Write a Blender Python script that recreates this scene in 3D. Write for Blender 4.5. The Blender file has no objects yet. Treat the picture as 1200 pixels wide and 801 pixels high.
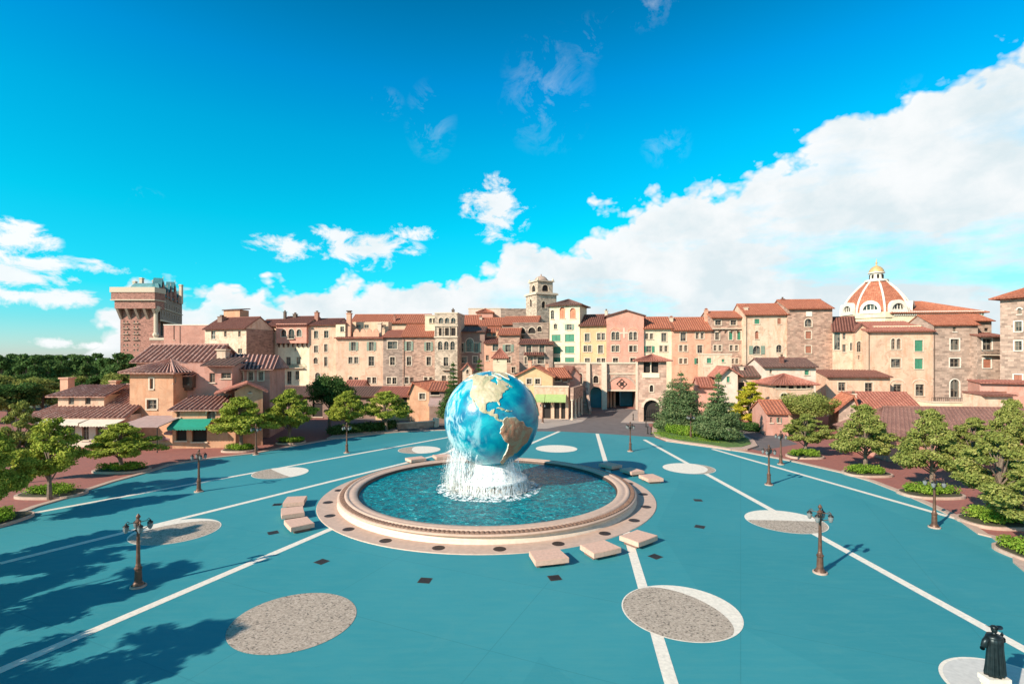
import bpy, math, random
from math import sin, cos, pi, radians, atan2, sqrt
from mathutils import Vector, noise
from mathutils.geometry import delaunay_2d_cdt
random.seed(7)
SC = bpy.context.scene
COL = SC.collection
F, CX, HY, CH = 600.0, 600.0, 419.0, 11.5      # focal length and horizon of the photograph in its own pixels, eye height

# ------------------------------------------------------------------ materials
def ramp(nt, stops):
    r = nt.nodes.new('ShaderNodeValToRGB')
    e = r.color_ramp.elements
    while len(e) < len(stops): e.new(0.5)
    for q, (p, c) in zip(e, stops):
        q.position = p; q.color = (*c, 1) if len(c) == 3 else c
    return r
def newmat(name):
    m = bpy.data.materials.new(name); m.use_nodes = True
    nt = m.node_tree; b = nt.nodes['Principled BSDF']
    return m, nt, b
def mixc(nt, fac, a, b, mode='MIX'):
    m = nt.nodes.new('ShaderNodeMix'); m.data_type = 'RGBA'; m.blend_type = mode
    for s, v in ((m.inputs[0], fac), (m.inputs[6], a), (m.inputs[7], b)):
        if hasattr(v, 'links') or hasattr(v, 'is_linked'): nt.links.new(v, s)
        elif isinstance(v, (int, float)): s.default_value = v
        else: s.default_value = (*v, 1)
    return m.outputs[2]
def math_(nt, op, a, b=None, c=None, clamp=False):
    m = nt.nodes.new('ShaderNodeMath'); m.operation = op; m.use_clamp = clamp
    for i, v in enumerate((a, b, c)):
        if v is None: continue
        if hasattr(v, 'is_linked'): nt.links.new(v, m.inputs[i])
        else: m.inputs[i].default_value = v
    return m.outputs[0]
def noi(nt, vec, scale, detail=4, rough=0.6, dist=0.0):
    n = nt.nodes.new('ShaderNodeTexNoise'); n.inputs['Scale'].default_value = scale
    n.inputs['Detail'].default_value = detail; n.inputs['Roughness'].default_value = rough
    n.inputs['Distortion'].default_value = dist
    if vec is not None: nt.links.new(vec, n.inputs['Vector'])
    return n.outputs['Fac']
def objco(nt, sc=None):
    g = nt.nodes.new('ShaderNodeNewGeometry').outputs['Position']
    if sc:
        mp = nt.nodes.new('ShaderNodeMapping'); mp.inputs['Scale'].default_value = sc
        nt.links.new(g, mp.inputs[0]); return mp.outputs[0]
    return g
def bump(nt, b, h, strength=0.3, dist=0.05):
    bp = nt.nodes.new('ShaderNodeBump'); bp.inputs['Strength'].default_value = strength
    bp.inputs['Distance'].default_value = dist
    nt.links.new(h, bp.inputs['Height']); nt.links.new(bp.outputs[0], b.inputs['Normal'])
def sc_(c, k): return tuple(min(1, x*k) for x in c)
def plain(name, col, rough=0.7, var=0.25, scale=2.0, metal=0.0, bmp=0.0):
    m, nt, b = newmat(name)
    v = objco(nt); n = noi(nt, v, scale)
    r = ramp(nt, [(0.3, sc_(col, 1-var)), (0.7, sc_(col, 1+var*0.6))])
    nt.links.new(n, r.inputs[0]); nt.links.new(r.outputs[0], b.inputs['Base Color'])
    b.inputs['Roughness'].default_value = rough; b.inputs['Metallic'].default_value = metal
    if bmp: bump(nt, b, n, bmp)
    return m
def stucco(name, col, stain=(0.45, 0.30, 0.22), amt=0.35, bare=0.5):
    """plaster with rain streaks, mottling and patches worn back to the masonry"""
    m, nt, b = newmat(name)
    v = objco(nt)
    n1 = noi(nt, v, 0.35, 6, 0.65, 0.4); n2 = noi(nt, objco(nt, (1, 1, 0.22)), 1.1, 7, 0.72); n3 = noi(nt, v, 3.2, 5, 0.7); n4 = noi(nt, objco(nt, (1, 1, 1.2)), 0.55, 8, 0.74, 0.7)
    base = mixc(nt, math_(nt, 'MULTIPLY', math_(nt, 'SUBTRACT', n1, 0.42, clamp=True), 3.5, clamp=True), sc_(col, 1.06), sc_(col, 0.76))
    st = math_(nt, 'MULTIPLY', math_(nt, 'MULTIPLY', math_(nt, 'SUBTRACT', n2, 0.5, clamp=True), 6.0, clamp=True), amt)
    c2 = mixc(nt, st, base, tuple(a*x*1.75 for a, x in zip(col, stain)))
    uv = nt.nodes.new('ShaderNodeUVMap').outputs[0]
    br = nt.nodes.new('ShaderNodeTexBrick'); nt.links.new(uv, br.inputs['Vector']); br.inputs['Scale'].default_value = 1.0
    br.inputs['Brick Width'].default_value = 0.62; br.inputs['Row Height'].default_value = 0.32; br.inputs['Mortar Size'].default_value = 0.03
    br.inputs['Color1'].default_value = (*tuple(x*y for x, y in zip(col, (.62, .50, .46))), 1); br.inputs['Color2'].default_value = (*tuple(x*y for x, y in zip(col, (.88, .78, .74))), 1); br.inputs['Mortar'].default_value = (*sc_(col, .72), 1)
    pt = math_(nt, 'MULTIPLY', math_(nt, 'MULTIPLY', math_(nt, 'SUBTRACT', n4, 0.535, clamp=True), 22.0, clamp=True), bare)
    c2 = mixc(nt, pt, c2, br.outputs[0])
    c3 = mixc(nt, math_(nt, 'MULTIPLY_ADD', n3, 1.1, -.28, clamp=True), c2, mixc(nt, 0.5, c2, sc_(col, 0.55)))
    nt.links.new(c3, b.inputs['Base Color']); b.inputs['Roughness'].default_value = 0.9
    bump(nt, b, n3, 0.3, 0.03)
    return m
def stone(name, col, mortar=None, bw=0.75, bh=0.36, patch=None):
    m, nt, b = newmat(name)
    uv = nt.nodes.new('ShaderNodeUVMap').outputs[0]
    mp = nt.nodes.new('ShaderNodeMix'); mp.data_type = 'RGBA'
    nz = nt.nodes.new('ShaderNodeTexNoise'); nz.inputs['Scale'].default_value = 1.2; nt.links.new(uv, nz.inputs['Vector'])
    vv = nt.nodes.new('ShaderNodeVectorMath'); vv.operation = 'MULTIPLY_ADD'
    nt.links.new(nz.outputs['Color'], vv.inputs[0]); vv.inputs[1].default_value = (0.35, 0.25, 0); nt.links.new(uv, vv.inputs[2])
    br = nt.nodes.new('ShaderNodeTexBrick'); nt.links.new(vv.outputs[0], br.inputs['Vector'])
    br.inputs['Scale'].default_value = 1.0; br.inputs['Brick Width'].default_value = bw; br.inputs['Row Height'].default_value = bh
    br.inputs['Mortar Size'].default_value = 0.035; br.inputs['Mortar Smooth'].default_value = 0.6
    br.inputs['Color1'].default_value = (*sc_(col, 0.56), 1); br.inputs['Color2'].default_value = (*sc_(col, 1.38), 1)
    br.inputs['Mortar'].default_value = (*(mortar or sc_(col, 0.72)), 1)
    br.inputs['Bias'].default_value = -0.1
    n1 = noi(nt, objco(nt), 0.5, 6, 0.7, 0.5)
    c = mixc(nt, math_(nt, 'MULTIPLY', math_(nt, 'SUBTRACT', n1, 0.45, clamp=True), 4.5, clamp=True), br.outputs[0],
             mixc(nt, 0.55, br.outputs[0], patch or sc_(col, 1.35)))
    n2 = noi(nt, objco(nt), 2.2, 4)
    c = mixc(nt, math_(nt, 'MULTIPLY', n2, 0.45), c, sc_(col, 0.55))
    nt.links.new(c, b.inputs['Base Color']); b.inputs['Roughness'].default_value = 0.92
    bump(nt, b, br.outputs['Fac'], -0.5, 0.04)
    return m
def tiles(name, c1, c2):
    m, nt, b = newmat(name)
    uv = nt.nodes.new('ShaderNodeUVMap').outputs[0]
    br = nt.nodes.new('ShaderNodeTexBrick'); nt.links.new(uv, br.inputs['Vector'])
    br.offset = 0.0
    br.inputs['Scale'].default_value = 1.0; br.inputs['Brick Width'].default_value = 0.42; br.inputs['Row Height'].default_value = 0.42
    br.inputs['Mortar Size'].default_value = 0.02; br.inputs['Color1'].default_value = (*c1, 1); br.inputs['Color2'].default_value = (*c2, 1)
    br.inputs['Mortar'].default_value = (*sc_(c1, 0.4), 1)
    n = noi(nt, objco(nt), 0.9, 5, 0.7)
    c = mixc(nt, math_(nt, 'MULTIPLY', math_(nt, 'SUBTRACT', n, 0.45, clamp=True), 3.0, clamp=True), br.outputs[0], sc_(c1, 0.62))
    nt.links.new(c, b.inputs['Base Color']); b.inputs['Roughness'].default_value = 0.85
    return m
M = {}
M['cream'] = stucco('cream stucco', (0.74, 0.52, 0.35))
M['palecream'] = stucco('pale cream stucco', (0.82, 0.67, 0.46), amt=0.3, bare=.25)
M['stained'] = stucco('weathered cream plaster', (0.74, 0.53, 0.38), amt=0.8, bare=.8)
M['peach'] = stucco('peach stucco', (0.72, 0.38, 0.25))
M['pinkcream'] = stucco('pink cream stucco', (0.71, 0.46, 0.32), amt=0.6, bare=.75)
M['pink'] = stucco('pink stucco', (0.58, 0.28, 0.21))
M['salmon'] = stucco('salmon stucco', (0.70, 0.33, 0.24), amt=0.3, bare=.35)
M['yellow'] = stucco('yellow stucco', (0.70, 0.45, 0.24), amt=0.4, bare=.3)
M['brown'] = stucco('brown stucco', (0.30, 0.19, 0.15))
M['ochre'] = stucco('ochre stucco', (0.64, 0.34, 0.20), amt=0.6, bare=.5)
M['rose'] = stucco('rose plaster', (0.60, 0.30, 0.23), amt=0.6, bare=.6)
M['white'] = stucco('white plaster', (0.76, 0.58, 0.46), amt=0.4, bare=.3)
M['stone'] = stone('brown rubble stone', (0.38, 0.23, 0.17))
M['stonegrey'] = stone('grey brown stone', (0.36, 0.25, 0.195))
M['stonepink'] = stone('pink stone', (0.49, 0.29, 0.21), patch=(0.62, 0.42, 0.31))
M['stonewarm'] = stone('warm block stone', (0.47, 0.32, 0.245), bw=0.9, bh=0.42)
M['gatestone'] = stone('salmon gate stone', (0.58, 0.34, 0.25), bw=0.9, bh=0.45, patch=(0.70, 0.52, 0.39))
M['towerstone'] = stone('pale tower stone', (0.56, 0.42, 0.31), bw=0.6, bh=0.4)
M['brick'] = stone('red tower brick', (0.44, 0.20, 0.15), bw=0.9, bh=0.5)
M['trim'] = plain('pale stone trim', (0.66, 0.51, 0.38), 0.85, 0.15)
M['trimwhite'] = plain('white painted trim', (0.76, 0.66, 0.55), 0.8, 0.1)
M['tile'] = tiles('terracotta tiles', (0.42, 0.12, 0.06), (0.56, 0.20, 0.11))
M['tilepink'] = tiles('rosy tiles', (0.40, 0.125, 0.085), (0.50, 0.20, 0.14))
M['tilenear'] = tiles('faded ribbed tiles', (0.50, 0.22, 0.16), (0.70, 0.42, 0.33))
M['tiledark'] = tiles('dark brown tiles', (0.17, 0.075, 0.06), (0.27, 0.13, 0.10))
M['tilebrown'] = tiles('red brown tiles', (0.24, 0.085, 0.06), (0.32, 0.13, 0.09))
M['tileflat'] = tiles('weathered brown tiles', (0.27, 0.12, 0.09), (0.33, 0.16, 0.12))
M['tilepan'] = plain('old pan tiles with painted shade', (0.085, 0.024, 0.016), 0.9, 0.3)  # aged pans, deepened further so the trough shade sits in the colour
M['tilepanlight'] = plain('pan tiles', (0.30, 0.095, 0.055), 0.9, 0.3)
M['wood'] = plain('dark timber', (0.12, 0.07, 0.045), 0.7)
M['green'] = plain('green shutter paint', (0.06, 0.24, 0.14), 0.6, 0.2)
M['greygreen'] = plain('grey green shutter paint', (0.22, 0.27, 0.20), 0.6, 0.2)
M['brownshut'] = plain('brown shutter paint', (0.40, 0.15, 0.09), 0.6, 0.2)
M['orange'] = plain('orange infill', (0.66, 0.24, 0.13), 0.8, 0.2)
M['frame'] = plain('window frame paint', (0.30, 0.22, 0.16), 0.6, 0.2)
M['iron'] = plain('black iron', (0.03, 0.028, 0.026), 0.5, 0.2, metal=0.4)
M['bronze'] = plain('brown bronze', (0.17, 0.085, 0.055), 0.45, 0.45, 4.0, metal=0.35)
M['bench'] = plain('peach granite', (0.70, 0.42, 0.31), 0.75, 0.14, 6.0, bmp=0.1)
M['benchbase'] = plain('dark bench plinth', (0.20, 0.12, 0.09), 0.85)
M['granite'] = plain('pink fountain granite', (0.60, 0.40, 0.30), 0.6, 0.14, 3.0, bmp=0.1)
M['granitepale'] = plain('pale fountain granite', (0.72, 0.56, 0.43), 0.5, 0.12, 3.0)
M['carved'] = plain('carved brown border', (0.26, 0.14, 0.09), 0.7, 0.5, 9.0, bmp=0.5)
M['kerb'] = plain('pinkish kerb stone', (0.52, 0.35, 0.27), 0.85, 0.15, 4.0)
M['linewhite'] = plain('white line paint', (0.82, 0.71, 0.59), 0.75, 0.16, 5.0)
M['palegranite'] = plain('pale grey paving', (0.60, 0.55, 0.50), 0.8, 0.12, 5.0)
M['grate'] = plain('dark cast grate', (0.10, 0.06, 0.045), 0.6, 0.4, 12.0, metal=0.3)
M['asphalt'] = plain('grey asphalt', (0.15, 0.12, 0.115), 0.9, 0.2, 0.6)
M['pale_paving'] = plain('pale paving', (0.42, 0.33, 0.28), 0.85, 0.15, 0.6)
M['bark'] = plain('grey brown bark', (0.20, 0.14, 0.10), 0.9, 0.35, 6.0, bmp=0.4)
M['soil'] = plain('planting soil', (0.07, 0.06, 0.03), 0.95, 0.3)
M['grass'] = plain('grass', (0.10, 0.17, 0.035), 0.95, 0.4, 2.5)
M['field'] = plain('far ground', (0.12, 0.14, 0.07), 0.95, 0.4, 0.05)
M['awnwhite'] = plain('cream awning cloth', (0.70, 0.60, 0.48), 0.9, 0.1)
M['awnpink'] = plain('dusty pink awning cloth', (0.42, 0.27, 0.24), 0.9, 0.15)
M['awngreen'] = plain('green awning cloth', (0.01, 0.26, 0.17), 0.8, 0.1)
M['awnlime'] = plain('olive awning cloth', (0.36, 0.44, 0.16), 0.85, 0.12)
M['statue'] = plain('black patinated bronze', (0.018, 0.028, 0.030), 0.38, 0.5, 6.0, metal=0.5)
M['copper'] = plain('verdigris roof', (0.06, 0.22, 0.24), 0.7, 0.4, 0.3)
M['bluegate'] = plain('blue gate panel', (0.03, 0.22, 0.30), 0.5, 0.3, 0.5)
M['gold'] = plain('gold cupola', (0.66, 0.42, 0.18), 0.5, 0.2, metal=0.2)
M['parasol'] = plain('mauve parasol cloth', (0.36, 0.20, 0.20), 0.9, 0.2)

m, nt, b = newmat('window glass'); b.inputs['Base Color'].default_value = (0.05, 0.055, 0.055, 1); b.inputs['Roughness'].default_value = 0.12
c = mixc(nt, math_(nt, 'GREATER_THAN', noi(nt, objco(nt), 0.6, 1), 0.52), (0.03, 0.028, 0.026), (0.13, 0.12, 0.10)); nt.links.new(c, b.inputs['Base Color']); M['glass'] = m
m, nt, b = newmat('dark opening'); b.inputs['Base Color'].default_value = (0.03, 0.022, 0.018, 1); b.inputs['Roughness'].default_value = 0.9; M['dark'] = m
m, nt, b = newmat('lantern glass'); b.inputs['Base Color'].default_value = (0.30, 0.31, 0.30, 1); b.inputs['Roughness'].default_value = 0.08
b.inputs['Transmission Weight'].default_value = 0.35; M['lantern'] = m

def plaza_mat():
    m, nt, b = newmat('teal plaza paint')
    v = objco(nt)
    n1 = noi(nt, v, 0.06, 5, 0.6, 0.6); n2 = noi(nt, objco(nt, (0.4, 2.5, 1)), 1.3, 5, 0.7); n3 = noi(nt, v, 30, 2)
    c = mixc(nt, math_(nt, 'MULTIPLY_ADD', n1, 2.4, -0.7, clamp=True), (0.020, 0.238, 0.272), (0.048, 0.292, 0.326))
    c = mixc(nt, math_(nt, 'MULTIPLY', math_(nt, 'SUBTRACT', n2, 0.42, clamp=True), 2.0, clamp=True), c, (0.065, 0.29, 0.30))
    c = mixc(nt, math_(nt, 'MULTIPLY', n3, 0.16), c, (0.008, 0.11, 0.13))
    # laying bands: wide strips of slightly different tone
    w = nt.nodes.new('ShaderNodeTexVoronoi'); w.inputs['Scale'].default_value = 0.11; nt.links.new(objco(nt, (1, .35, 1)), w.inputs['Vector'])
    sp = nt.nodes.new('ShaderNodeSeparateColor'); nt.links.new(w.outputs['Color'], sp.inputs[0])
    c = mixc(nt, math_(nt, 'MULTIPLY', math_(nt, 'GREATER_THAN', sp.outputs[0], 0.7), 0.13), c, (0.0, 0.15, 0.19))
    # coating seams, dried puddle edges and grime
    sm = nt.nodes.new('ShaderNodeTexBrick'); mp = nt.nodes.new('ShaderNodeMapping'); mp.inputs['Rotation'].default_value = (0, 0, 0.42); nt.links.new(v, mp.inputs[0]); nt.links.new(mp.outputs[0], sm.inputs['Vector'])
    sm.inputs['Scale'].default_value = 1; sm.inputs['Brick Width'].default_value = 9; sm.inputs['Row Height'].default_value = 6; sm.inputs['Mortar Size'].default_value = 0.022; sm.offset = 0
    sm.inputs['Color1'].default_value = (0, 0, 0, 1); sm.inputs['Color2'].default_value = (.16, .16, .16, 1); sm.inputs['Mortar'].default_value = (1, 1, 1, 1)
    sp2 = nt.nodes.new('ShaderNodeSeparateColor'); nt.links.new(sm.outputs[0], sp2.inputs[0])
    c = mixc(nt, math_(nt, 'MULTIPLY', sp2.outputs[0], 0.34), c, (0.012, 0.13, 0.16))
    g1 = noi(nt, v, 0.45, 8, 0.75, 1.5)
    c = mixc(nt, math_(nt, 'MULTIPLY', math_(nt, 'MULTIPLY_ADD', g1, 9.0, -5.0, clamp=True), 0.16), c, (0.10, 0.30, 0.30))
    g2 = noi(nt, v, 1.7, 8, 0.8, .8)
    c = mixc(nt, math_(nt, 'MULTIPLY', math_(nt, 'MULTIPLY_ADD', g2, 9.0, -5.4, clamp=True), 0.22), c, (0.015, 0.12, 0.14))
    nt.links.new(c, b.inputs['Base Color']); b.inputs['Roughness'].default_value = 0.72
    bump(nt, b, n3, 0.15, 0.01)
    return m
M['plaza'] = plaza_mat()
def brickpave():
    m, nt, b = newmat('red brick paving')
    v = objco(nt); br = nt.nodes.new('ShaderNodeTexBrick'); nt.links.new(v, br.inputs['Vector'])
    br.inputs['Scale'].default_value = 1; br.inputs['Brick Width'].default_value = 0.4; br.inputs['Row Height'].default_value = 0.2; br.inputs['Mortar Size'].default_value = 0.012
    br.inputs['Color1'].default_value = (0.42, 0.135, 0.095, 1); br.inputs['Color2'].default_value = (0.33, 0.105, 0.08, 1); br.inputs['Mortar'].default_value = (0.22, 0.09, 0.075, 1)
    c = mixc(nt, math_(nt, 'MULTIPLY', noi(nt, v, 0.4, 5), 0.5), br.outputs[0], (0.27, 0.11, 0.09))
    nt.links.new(c, b.inputs['Base Color']); b.inputs['Roughness'].default_value = 0.9
    return m
M['brickpave'] = brickpave()
def pebble():
    m, nt, b = newmat('pebble aggregate')
    v = objco(nt); w = nt.nodes.new('ShaderNodeTexVoronoi'); w.inputs['Scale'].default_value = 15; nt.links.new(v, w.inputs['Vector'])
    sp = nt.nodes.new('ShaderNodeSeparateColor'); nt.links.new(w.outputs['Color'], sp.inputs[0])
    r = ramp(nt, [(0.0, (0.10, 0.08, 0.06)), (0.12, (0.34, 0.26, 0.20)), (0.6, (0.44, 0.34, 0.26)), (1, (0.54, 0.42, 0.33))])
    nt.links.new(sp.outputs[0], r.inputs[0]); nt.links.new(r.outputs[0], b.inputs['Base Color']); b.inputs['Roughness'].default_value = 0.8
    return m
M['pebble'] = pebble()
def water_mat():
    m, nt, b = newmat('pool water')
    v = objco(nt)
    n1 = noi(nt, v, 1.6, 5, 0.65, 1.0); n2 = noi(nt, v, 4.5, 4, 0.6, 0.8)
    r = ramp(nt, [(0.40, (0.0, 0.055, 0.085)), (0.48, (0.0, 0.145, 0.18)), (0.56, (0.0, 0.25, 0.275)), (0.62, (0.03, 0.46, 0.47)), (0.67, (0.45, 0.84, 0.82))])  # palest stops paint sun sparkle on the ripples into the colour
    h = math_(nt, 'MULTIPLY_ADD', n2, 0.55, math_(nt, 'MULTIPLY', n1, 0.45))
    nt.links.new(h, r.inputs[0]); nt.links.new(r.outputs[0], b.inputs['Base Color'])
    b.inputs['Roughness'].default_value = 0.12; b.inputs['IOR'].default_value = 1.33; b.inputs['Specular IOR Level'].default_value = 0.12
    bump(nt, b, h, 0.55, 0.16)
    return m
M['water'] = water_mat()
def foam_mat(name, thr, sc):
    m, nt, b = newmat(name)
    b.inputs['Base Color'].default_value = (0.92, 0.95, 0.95, 1); b.inputs['Roughness'].default_value = 0.5
    v = objco(nt, sc)
    n = noi(nt, v, 3.0, 6, 0.75)
    a = math_(nt, 'MULTIPLY', math_(nt, 'SUBTRACT', n, thr), 9.0, clamp=True)
    nt.links.new(a, b.inputs['Alpha'])
    return m
M['foam'] = foam_mat('foam', 0.46, (1, 1, 1))
M['fall'] = foam_mat('falling water', 0.45, (4, 4, 0.9))
def ped_mat():
    m, nt, b = newmat('wet white pedestal')
    n = noi(nt, objco(nt, (3.5, 3.5, 0.5)), 2.0, 6, 0.7)
    r = ramp(nt, [(0.36, (0.35, 0.36, 0.33)), (0.46, (0.78, 0.78, 0.74)), (0.6, (0.94, 0.94, 0.91))])
    nt.links.new(n, r.inputs[0]); nt.links.new(r.outputs[0], b.inputs['Base Color']); b.inputs['Roughness'].default_value = 0.3
    bump(nt, b, n, 0.5, 0.08)
    return m
M['pedestal'] = ped_mat()
def ocean_mat():
    m, nt, b = newmat('painted ocean')
    v = objco(nt)
    n1 = noi(nt, v, 0.42, 6, 0.62, 0.9); n2 = noi(nt, objco(nt, (1, 1, 0.55)), 0.9, 6, 0.7, 0.6)
    r = ramp(nt, [(0.34, (0.0, 0.12, 0.24)), (0.5, (0.0, 0.27, 0.37)), (0.66, (0.01, 0.46, 0.50))])
    nt.links.new(n1, r.inputs[0])
    # pale current bands painted over the Pacific side
    sx = nt.nodes.new('ShaderNodeSeparateXYZ'); nt.links.new(v, sx.inputs[0])
    side = math_(nt, 'MULTIPLY_ADD', sx.outputs[0], -0.30, -0.38, clamp=True)
    wv = math_(nt, 'MULTIPLY', math_(nt, 'MULTIPLY_ADD', n2, 7.0, -3.2, clamp=True), side)
    c = mixc(nt, wv, r.outputs[0], (0.50, 0.72, 0.74))
    nt.links.new(c, b.inputs['Base Color']); b.inputs['Roughness'].default_value = 0.28
    b.inputs['Coat Weight'].default_value = 0.15; b.inputs['Coat Roughness'].default_value = 0.12
    bump(nt, b, noi(nt, v, 2.0, 5), 0.25, 0.08)
    return m
M['ocean'] = ocean_mat()
def land_mat(name, stops, s=0.6):
    m, nt, b = newmat(name)
    n = noi(nt, objco(nt), s, 6, 0.7, 0.6); r = ramp(nt, stops)
    nt.links.new(n, r.inputs[0]); nt.links.new(r.outputs[0], b.inputs['Base Color']); b.inputs['Roughness'].default_value = 0.6
    bump(nt, b, noi(nt, objco(nt), 2.5, 6, 0.7), 0.6, 0.12)
    return m
M['land_n'] = land_mat('sandy land', [(0.3, (0.24, 0.30, 0.18)), (0.44, (0.48, 0.39, 0.23)), (0.58, (0.60, 0.48, 0.32)), (0.7, (0.76, 0.72, 0.62))])
M['land_s'] = land_mat('brown land', [(0.30, (0.22, 0.26, 0.16)), (0.45, (0.38, 0.26, 0.16)), (0.56, (0.40, 0.15, 0.08)), (0.72, (0.58, 0.42, 0.27))])
M['coast'] = plain('pale coast rim', (0.80, 0.74, 0.58), 0.6, 0.1)
def leaf(name, c1, c2, c3):
    m = bpy.data.materials.new(name); m.use_nodes = True; nt = m.node_tree; nt.nodes.clear()
    out = nt.nodes.new('ShaderNodeOutputMaterial')
    g = nt.nodes.new('ShaderNodeNewGeometry')
    r = ramp(nt, [(0.0, c1), (0.55, c2), (1.0, c3)])
    n = noi(nt, objco(nt), 0.8, 3)
    nt.links.new(math_(nt, 'MULTIPLY_ADD', g.outputs['Random Per Island'], 0.5, math_(nt, 'MULTIPLY_ADD', n, 1.3, -0.4), clamp=True), r.inputs[0])
    d = nt.nodes.new('ShaderNodeBsdfDiffuse'); t = nt.nodes.new('ShaderNodeBsdfTranslucent'); mx = nt.nodes.new('ShaderNodeMixShader'); mx.inputs[0].default_value = 0.28
    nt.links.new(r.outputs[0], d.inputs[0]); nt.links.new(r.outputs[0], t.inputs[0])
    nt.links.new(d.outputs[0], mx.inputs[1]); nt.links.new(t.outputs[0], mx.inputs[2]); nt.links.new(mx.outputs[0], out.inputs[0])
    return m
M['leafy'] = leaf('yellow green leaves', (0.14, 0.19, 0.03), (0.34, 0.39, 0.06), (0.62, 0.58, 0.12))
M['leafo'] = leaf('olive leaves', (0.12, 0.15, 0.035), (0.29, 0.31, 0.075), (0.52, 0.46, 0.16))
M['leafd'] = leaf('dark green leaves', (0.03, 0.08, 0.02), (0.08, 0.15, 0.04), (0.17, 0.22, 0.07))
M['leafc'] = leaf('conifer needles', (0.06, 0.11, 0.045), (0.16, 0.22, 0.09), (0.33, 0.35, 0.16))
M['leafg'] = leaf('golden leaves', (0.22, 0.24, 0.02), (0.50, 0.44, 0.04), (0.70, 0.52, 0.07))
M['leafh'] = leaf('hedge leaves', (0.08, 0.17, 0.02), (0.22, 0.34, 0.04), (0.40, 0.46, 0.08))
M['leafp'] = leaf('pine needles', (0.04, 0.085, 0.03), (0.10, 0.17, 0.05), (0.20, 0.27, 0.09))

# ------------------------------------------------------------------ mesh builder
def G(px, py, z=0.0):
    """ground (height z) position of a photograph pixel"""
    D = F*(CH-z)/(py-HY)
    return ((px-CX)/F*D, D)
class MB:
    def __init__(s): s.v = []; s.f = []; s.m = []; s.mi = 0
    def add(s, vs, fs, mi=None):
        o = len(s.v); s.v += [tuple(x) for x in vs]
        for f in fs: s.f.append(tuple(o+i for i in f)); s.m.append(s.mi if mi is None else mi)
    def hexa(s, p):   # p: 8 points, bottom 0-3 ccw, top 4-7
        s.add(p, [(3,2,1,0),(4,5,6,7),(0,1,5,4),(1,2,6,5),(2,3,7,6),(3,0,4,7)])
    def box(s, x0, x1, y0, y1, z0, z1):
        s.hexa([(x0,y0,z0),(x1,y0,z0),(x1,y1,z0),(x0,y1,z0),(x0,y0,z1),(x1,y0,z1),(x1,y1,z1),(x0,y1,z1)])
    def fbox(s, fc, u0, u1, n0, n1, z0, z1):    # n0 < n1 outward
        P = fc.P
        s.hexa([P(u0,n1,z0),P(u1,n1,z0),P(u1,n0,z0),P(u0,n0,z0),P(u0,n1,z1),P(u1,n1,z1),P(u1,n0,z1),P(u0,n0,z1)])
    def poly(s, pts): s.add(pts, [tuple(range(len(pts)))])
    def prism(s, pts, z0, z1):
        n = len(pts)
        s.add([(x,y,z0) for x,y in pts]+[(x,y,z1) for x,y in pts], [tuple(range(n-1,-1,-1)), tuple(range(n,2*n))]+[(i,(i+1)%n,n+(i+1)%n,n+i) for i in range(n)])
    def tube(s, pts, rad, seg=8, cap=True):
        rings = []
        for i, p in enumerate(pts):
            a = Vector(pts[max(i-1,0)]); b = Vector(pts[min(i+1,len(pts)-1)]); d = (b-a)
            if d.length < 1e-6: d = Vector((0,0,1))
            d.normalize()
            x = d.orthogonal().normalized() if abs(d.z) < .99 else Vector((1,0,0)); x = (x - d*x.dot(d)).normalized(); y = d.cross(x)
            r = rad[i] if hasattr(rad, '__len__') else rad
            rings.append([tuple(Vector(p)+x*r*cos(2*pi*k/seg)+y*r*sin(2*pi*k/seg)) for k in range(seg)])
        vs = [q for r in rings for q in r]; fs = []
        for i in range(len(pts)-1):
            for k in range(seg): fs.append((i*seg+k, i*seg+(k+1)%seg, (i+1)*seg+(k+1)%seg, (i+1)*seg+k))
        if cap: fs += [tuple(range(seg-1,-1,-1)), tuple(range((len(pts)-1)*seg, len(pts)*seg))]
        s.add(vs, fs)
    def lathe(s, cx, cy, prof, seg=24, a0=0, a1=2*pi, closed=True):
        n = len(prof); full = abs(a1-a0-2*pi) < 1e-6; k = seg if full else seg+1
        vs = [(cx+r*cos(a0+(a1-a0)*i/seg), cy+r*sin(a0+(a1-a0)*i/seg), z) for i in range(k) for r, z in prof]
        fs = []
        for i in range(seg):
            j = (i+1) % k
            for q in range(n-1): fs.append((i*n+q, j*n+q, j*n+q+1, i*n+q+1))
        s.add(vs, fs)
    def build(s, name, mat, parent=None, smooth=False, loc=None):
        me = bpy.data.meshes.new(name)
        o = worldloc(parent) if parent else (Vector(loc) if loc else Vector((0,0,0)))
        me.from_pydata([(x-o.x, y-o.y, z-o.z) for x,y,z in s.v], [], s.f)
        mats = mat if isinstance(mat, (list, tuple)) else [mat]
        for q in mats: me.materials.append(q)
        if len(mats) > 1: me.polygons.foreach_set('material_index', s.m)
        # uv in metres: u along the face's horizontal tangent, v up the slope
        uvl = me.uv_layers.new(name='UVMap').data
        vs = s.v
        if len(me.polygons) < 60000:
            for p in me.polygons:
                n = p.normal
                if abs(n.z) > 0.97: t = Vector((1,0,0)); w = Vector((0,1,0))
                else:
                    t = Vector((-n.y, n.x, 0)).normalized(); w = n.cross(t)
                    if w.z < 0: w = -w
                for li in p.loop_indices:
                    v = Vector(vs[me.loops[li].vertex_index]); uvl[li].uv = (v.dot(t), v.dot(w))
        if smooth: me.polygons.foreach_set('use_smooth', [True]*len(me.polygons))
        ob = bpy.data.objects.new(name, me); COL.objects.link(ob)
        if parent: ob.parent = parent
        elif loc: ob.location = o
        me.update()
        return ob
def worldloc(o):
    v = Vector(o.location)
    while o.parent: o = o.parent; v += o.location
    return v
def tag(o, label=None, cat=None, group=None, kind=None):
    if label: o['label'] = label
    if cat: o['category'] = cat
    if group: o['group'] = group
    if kind: o['kind'] = kind
    return o
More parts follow.
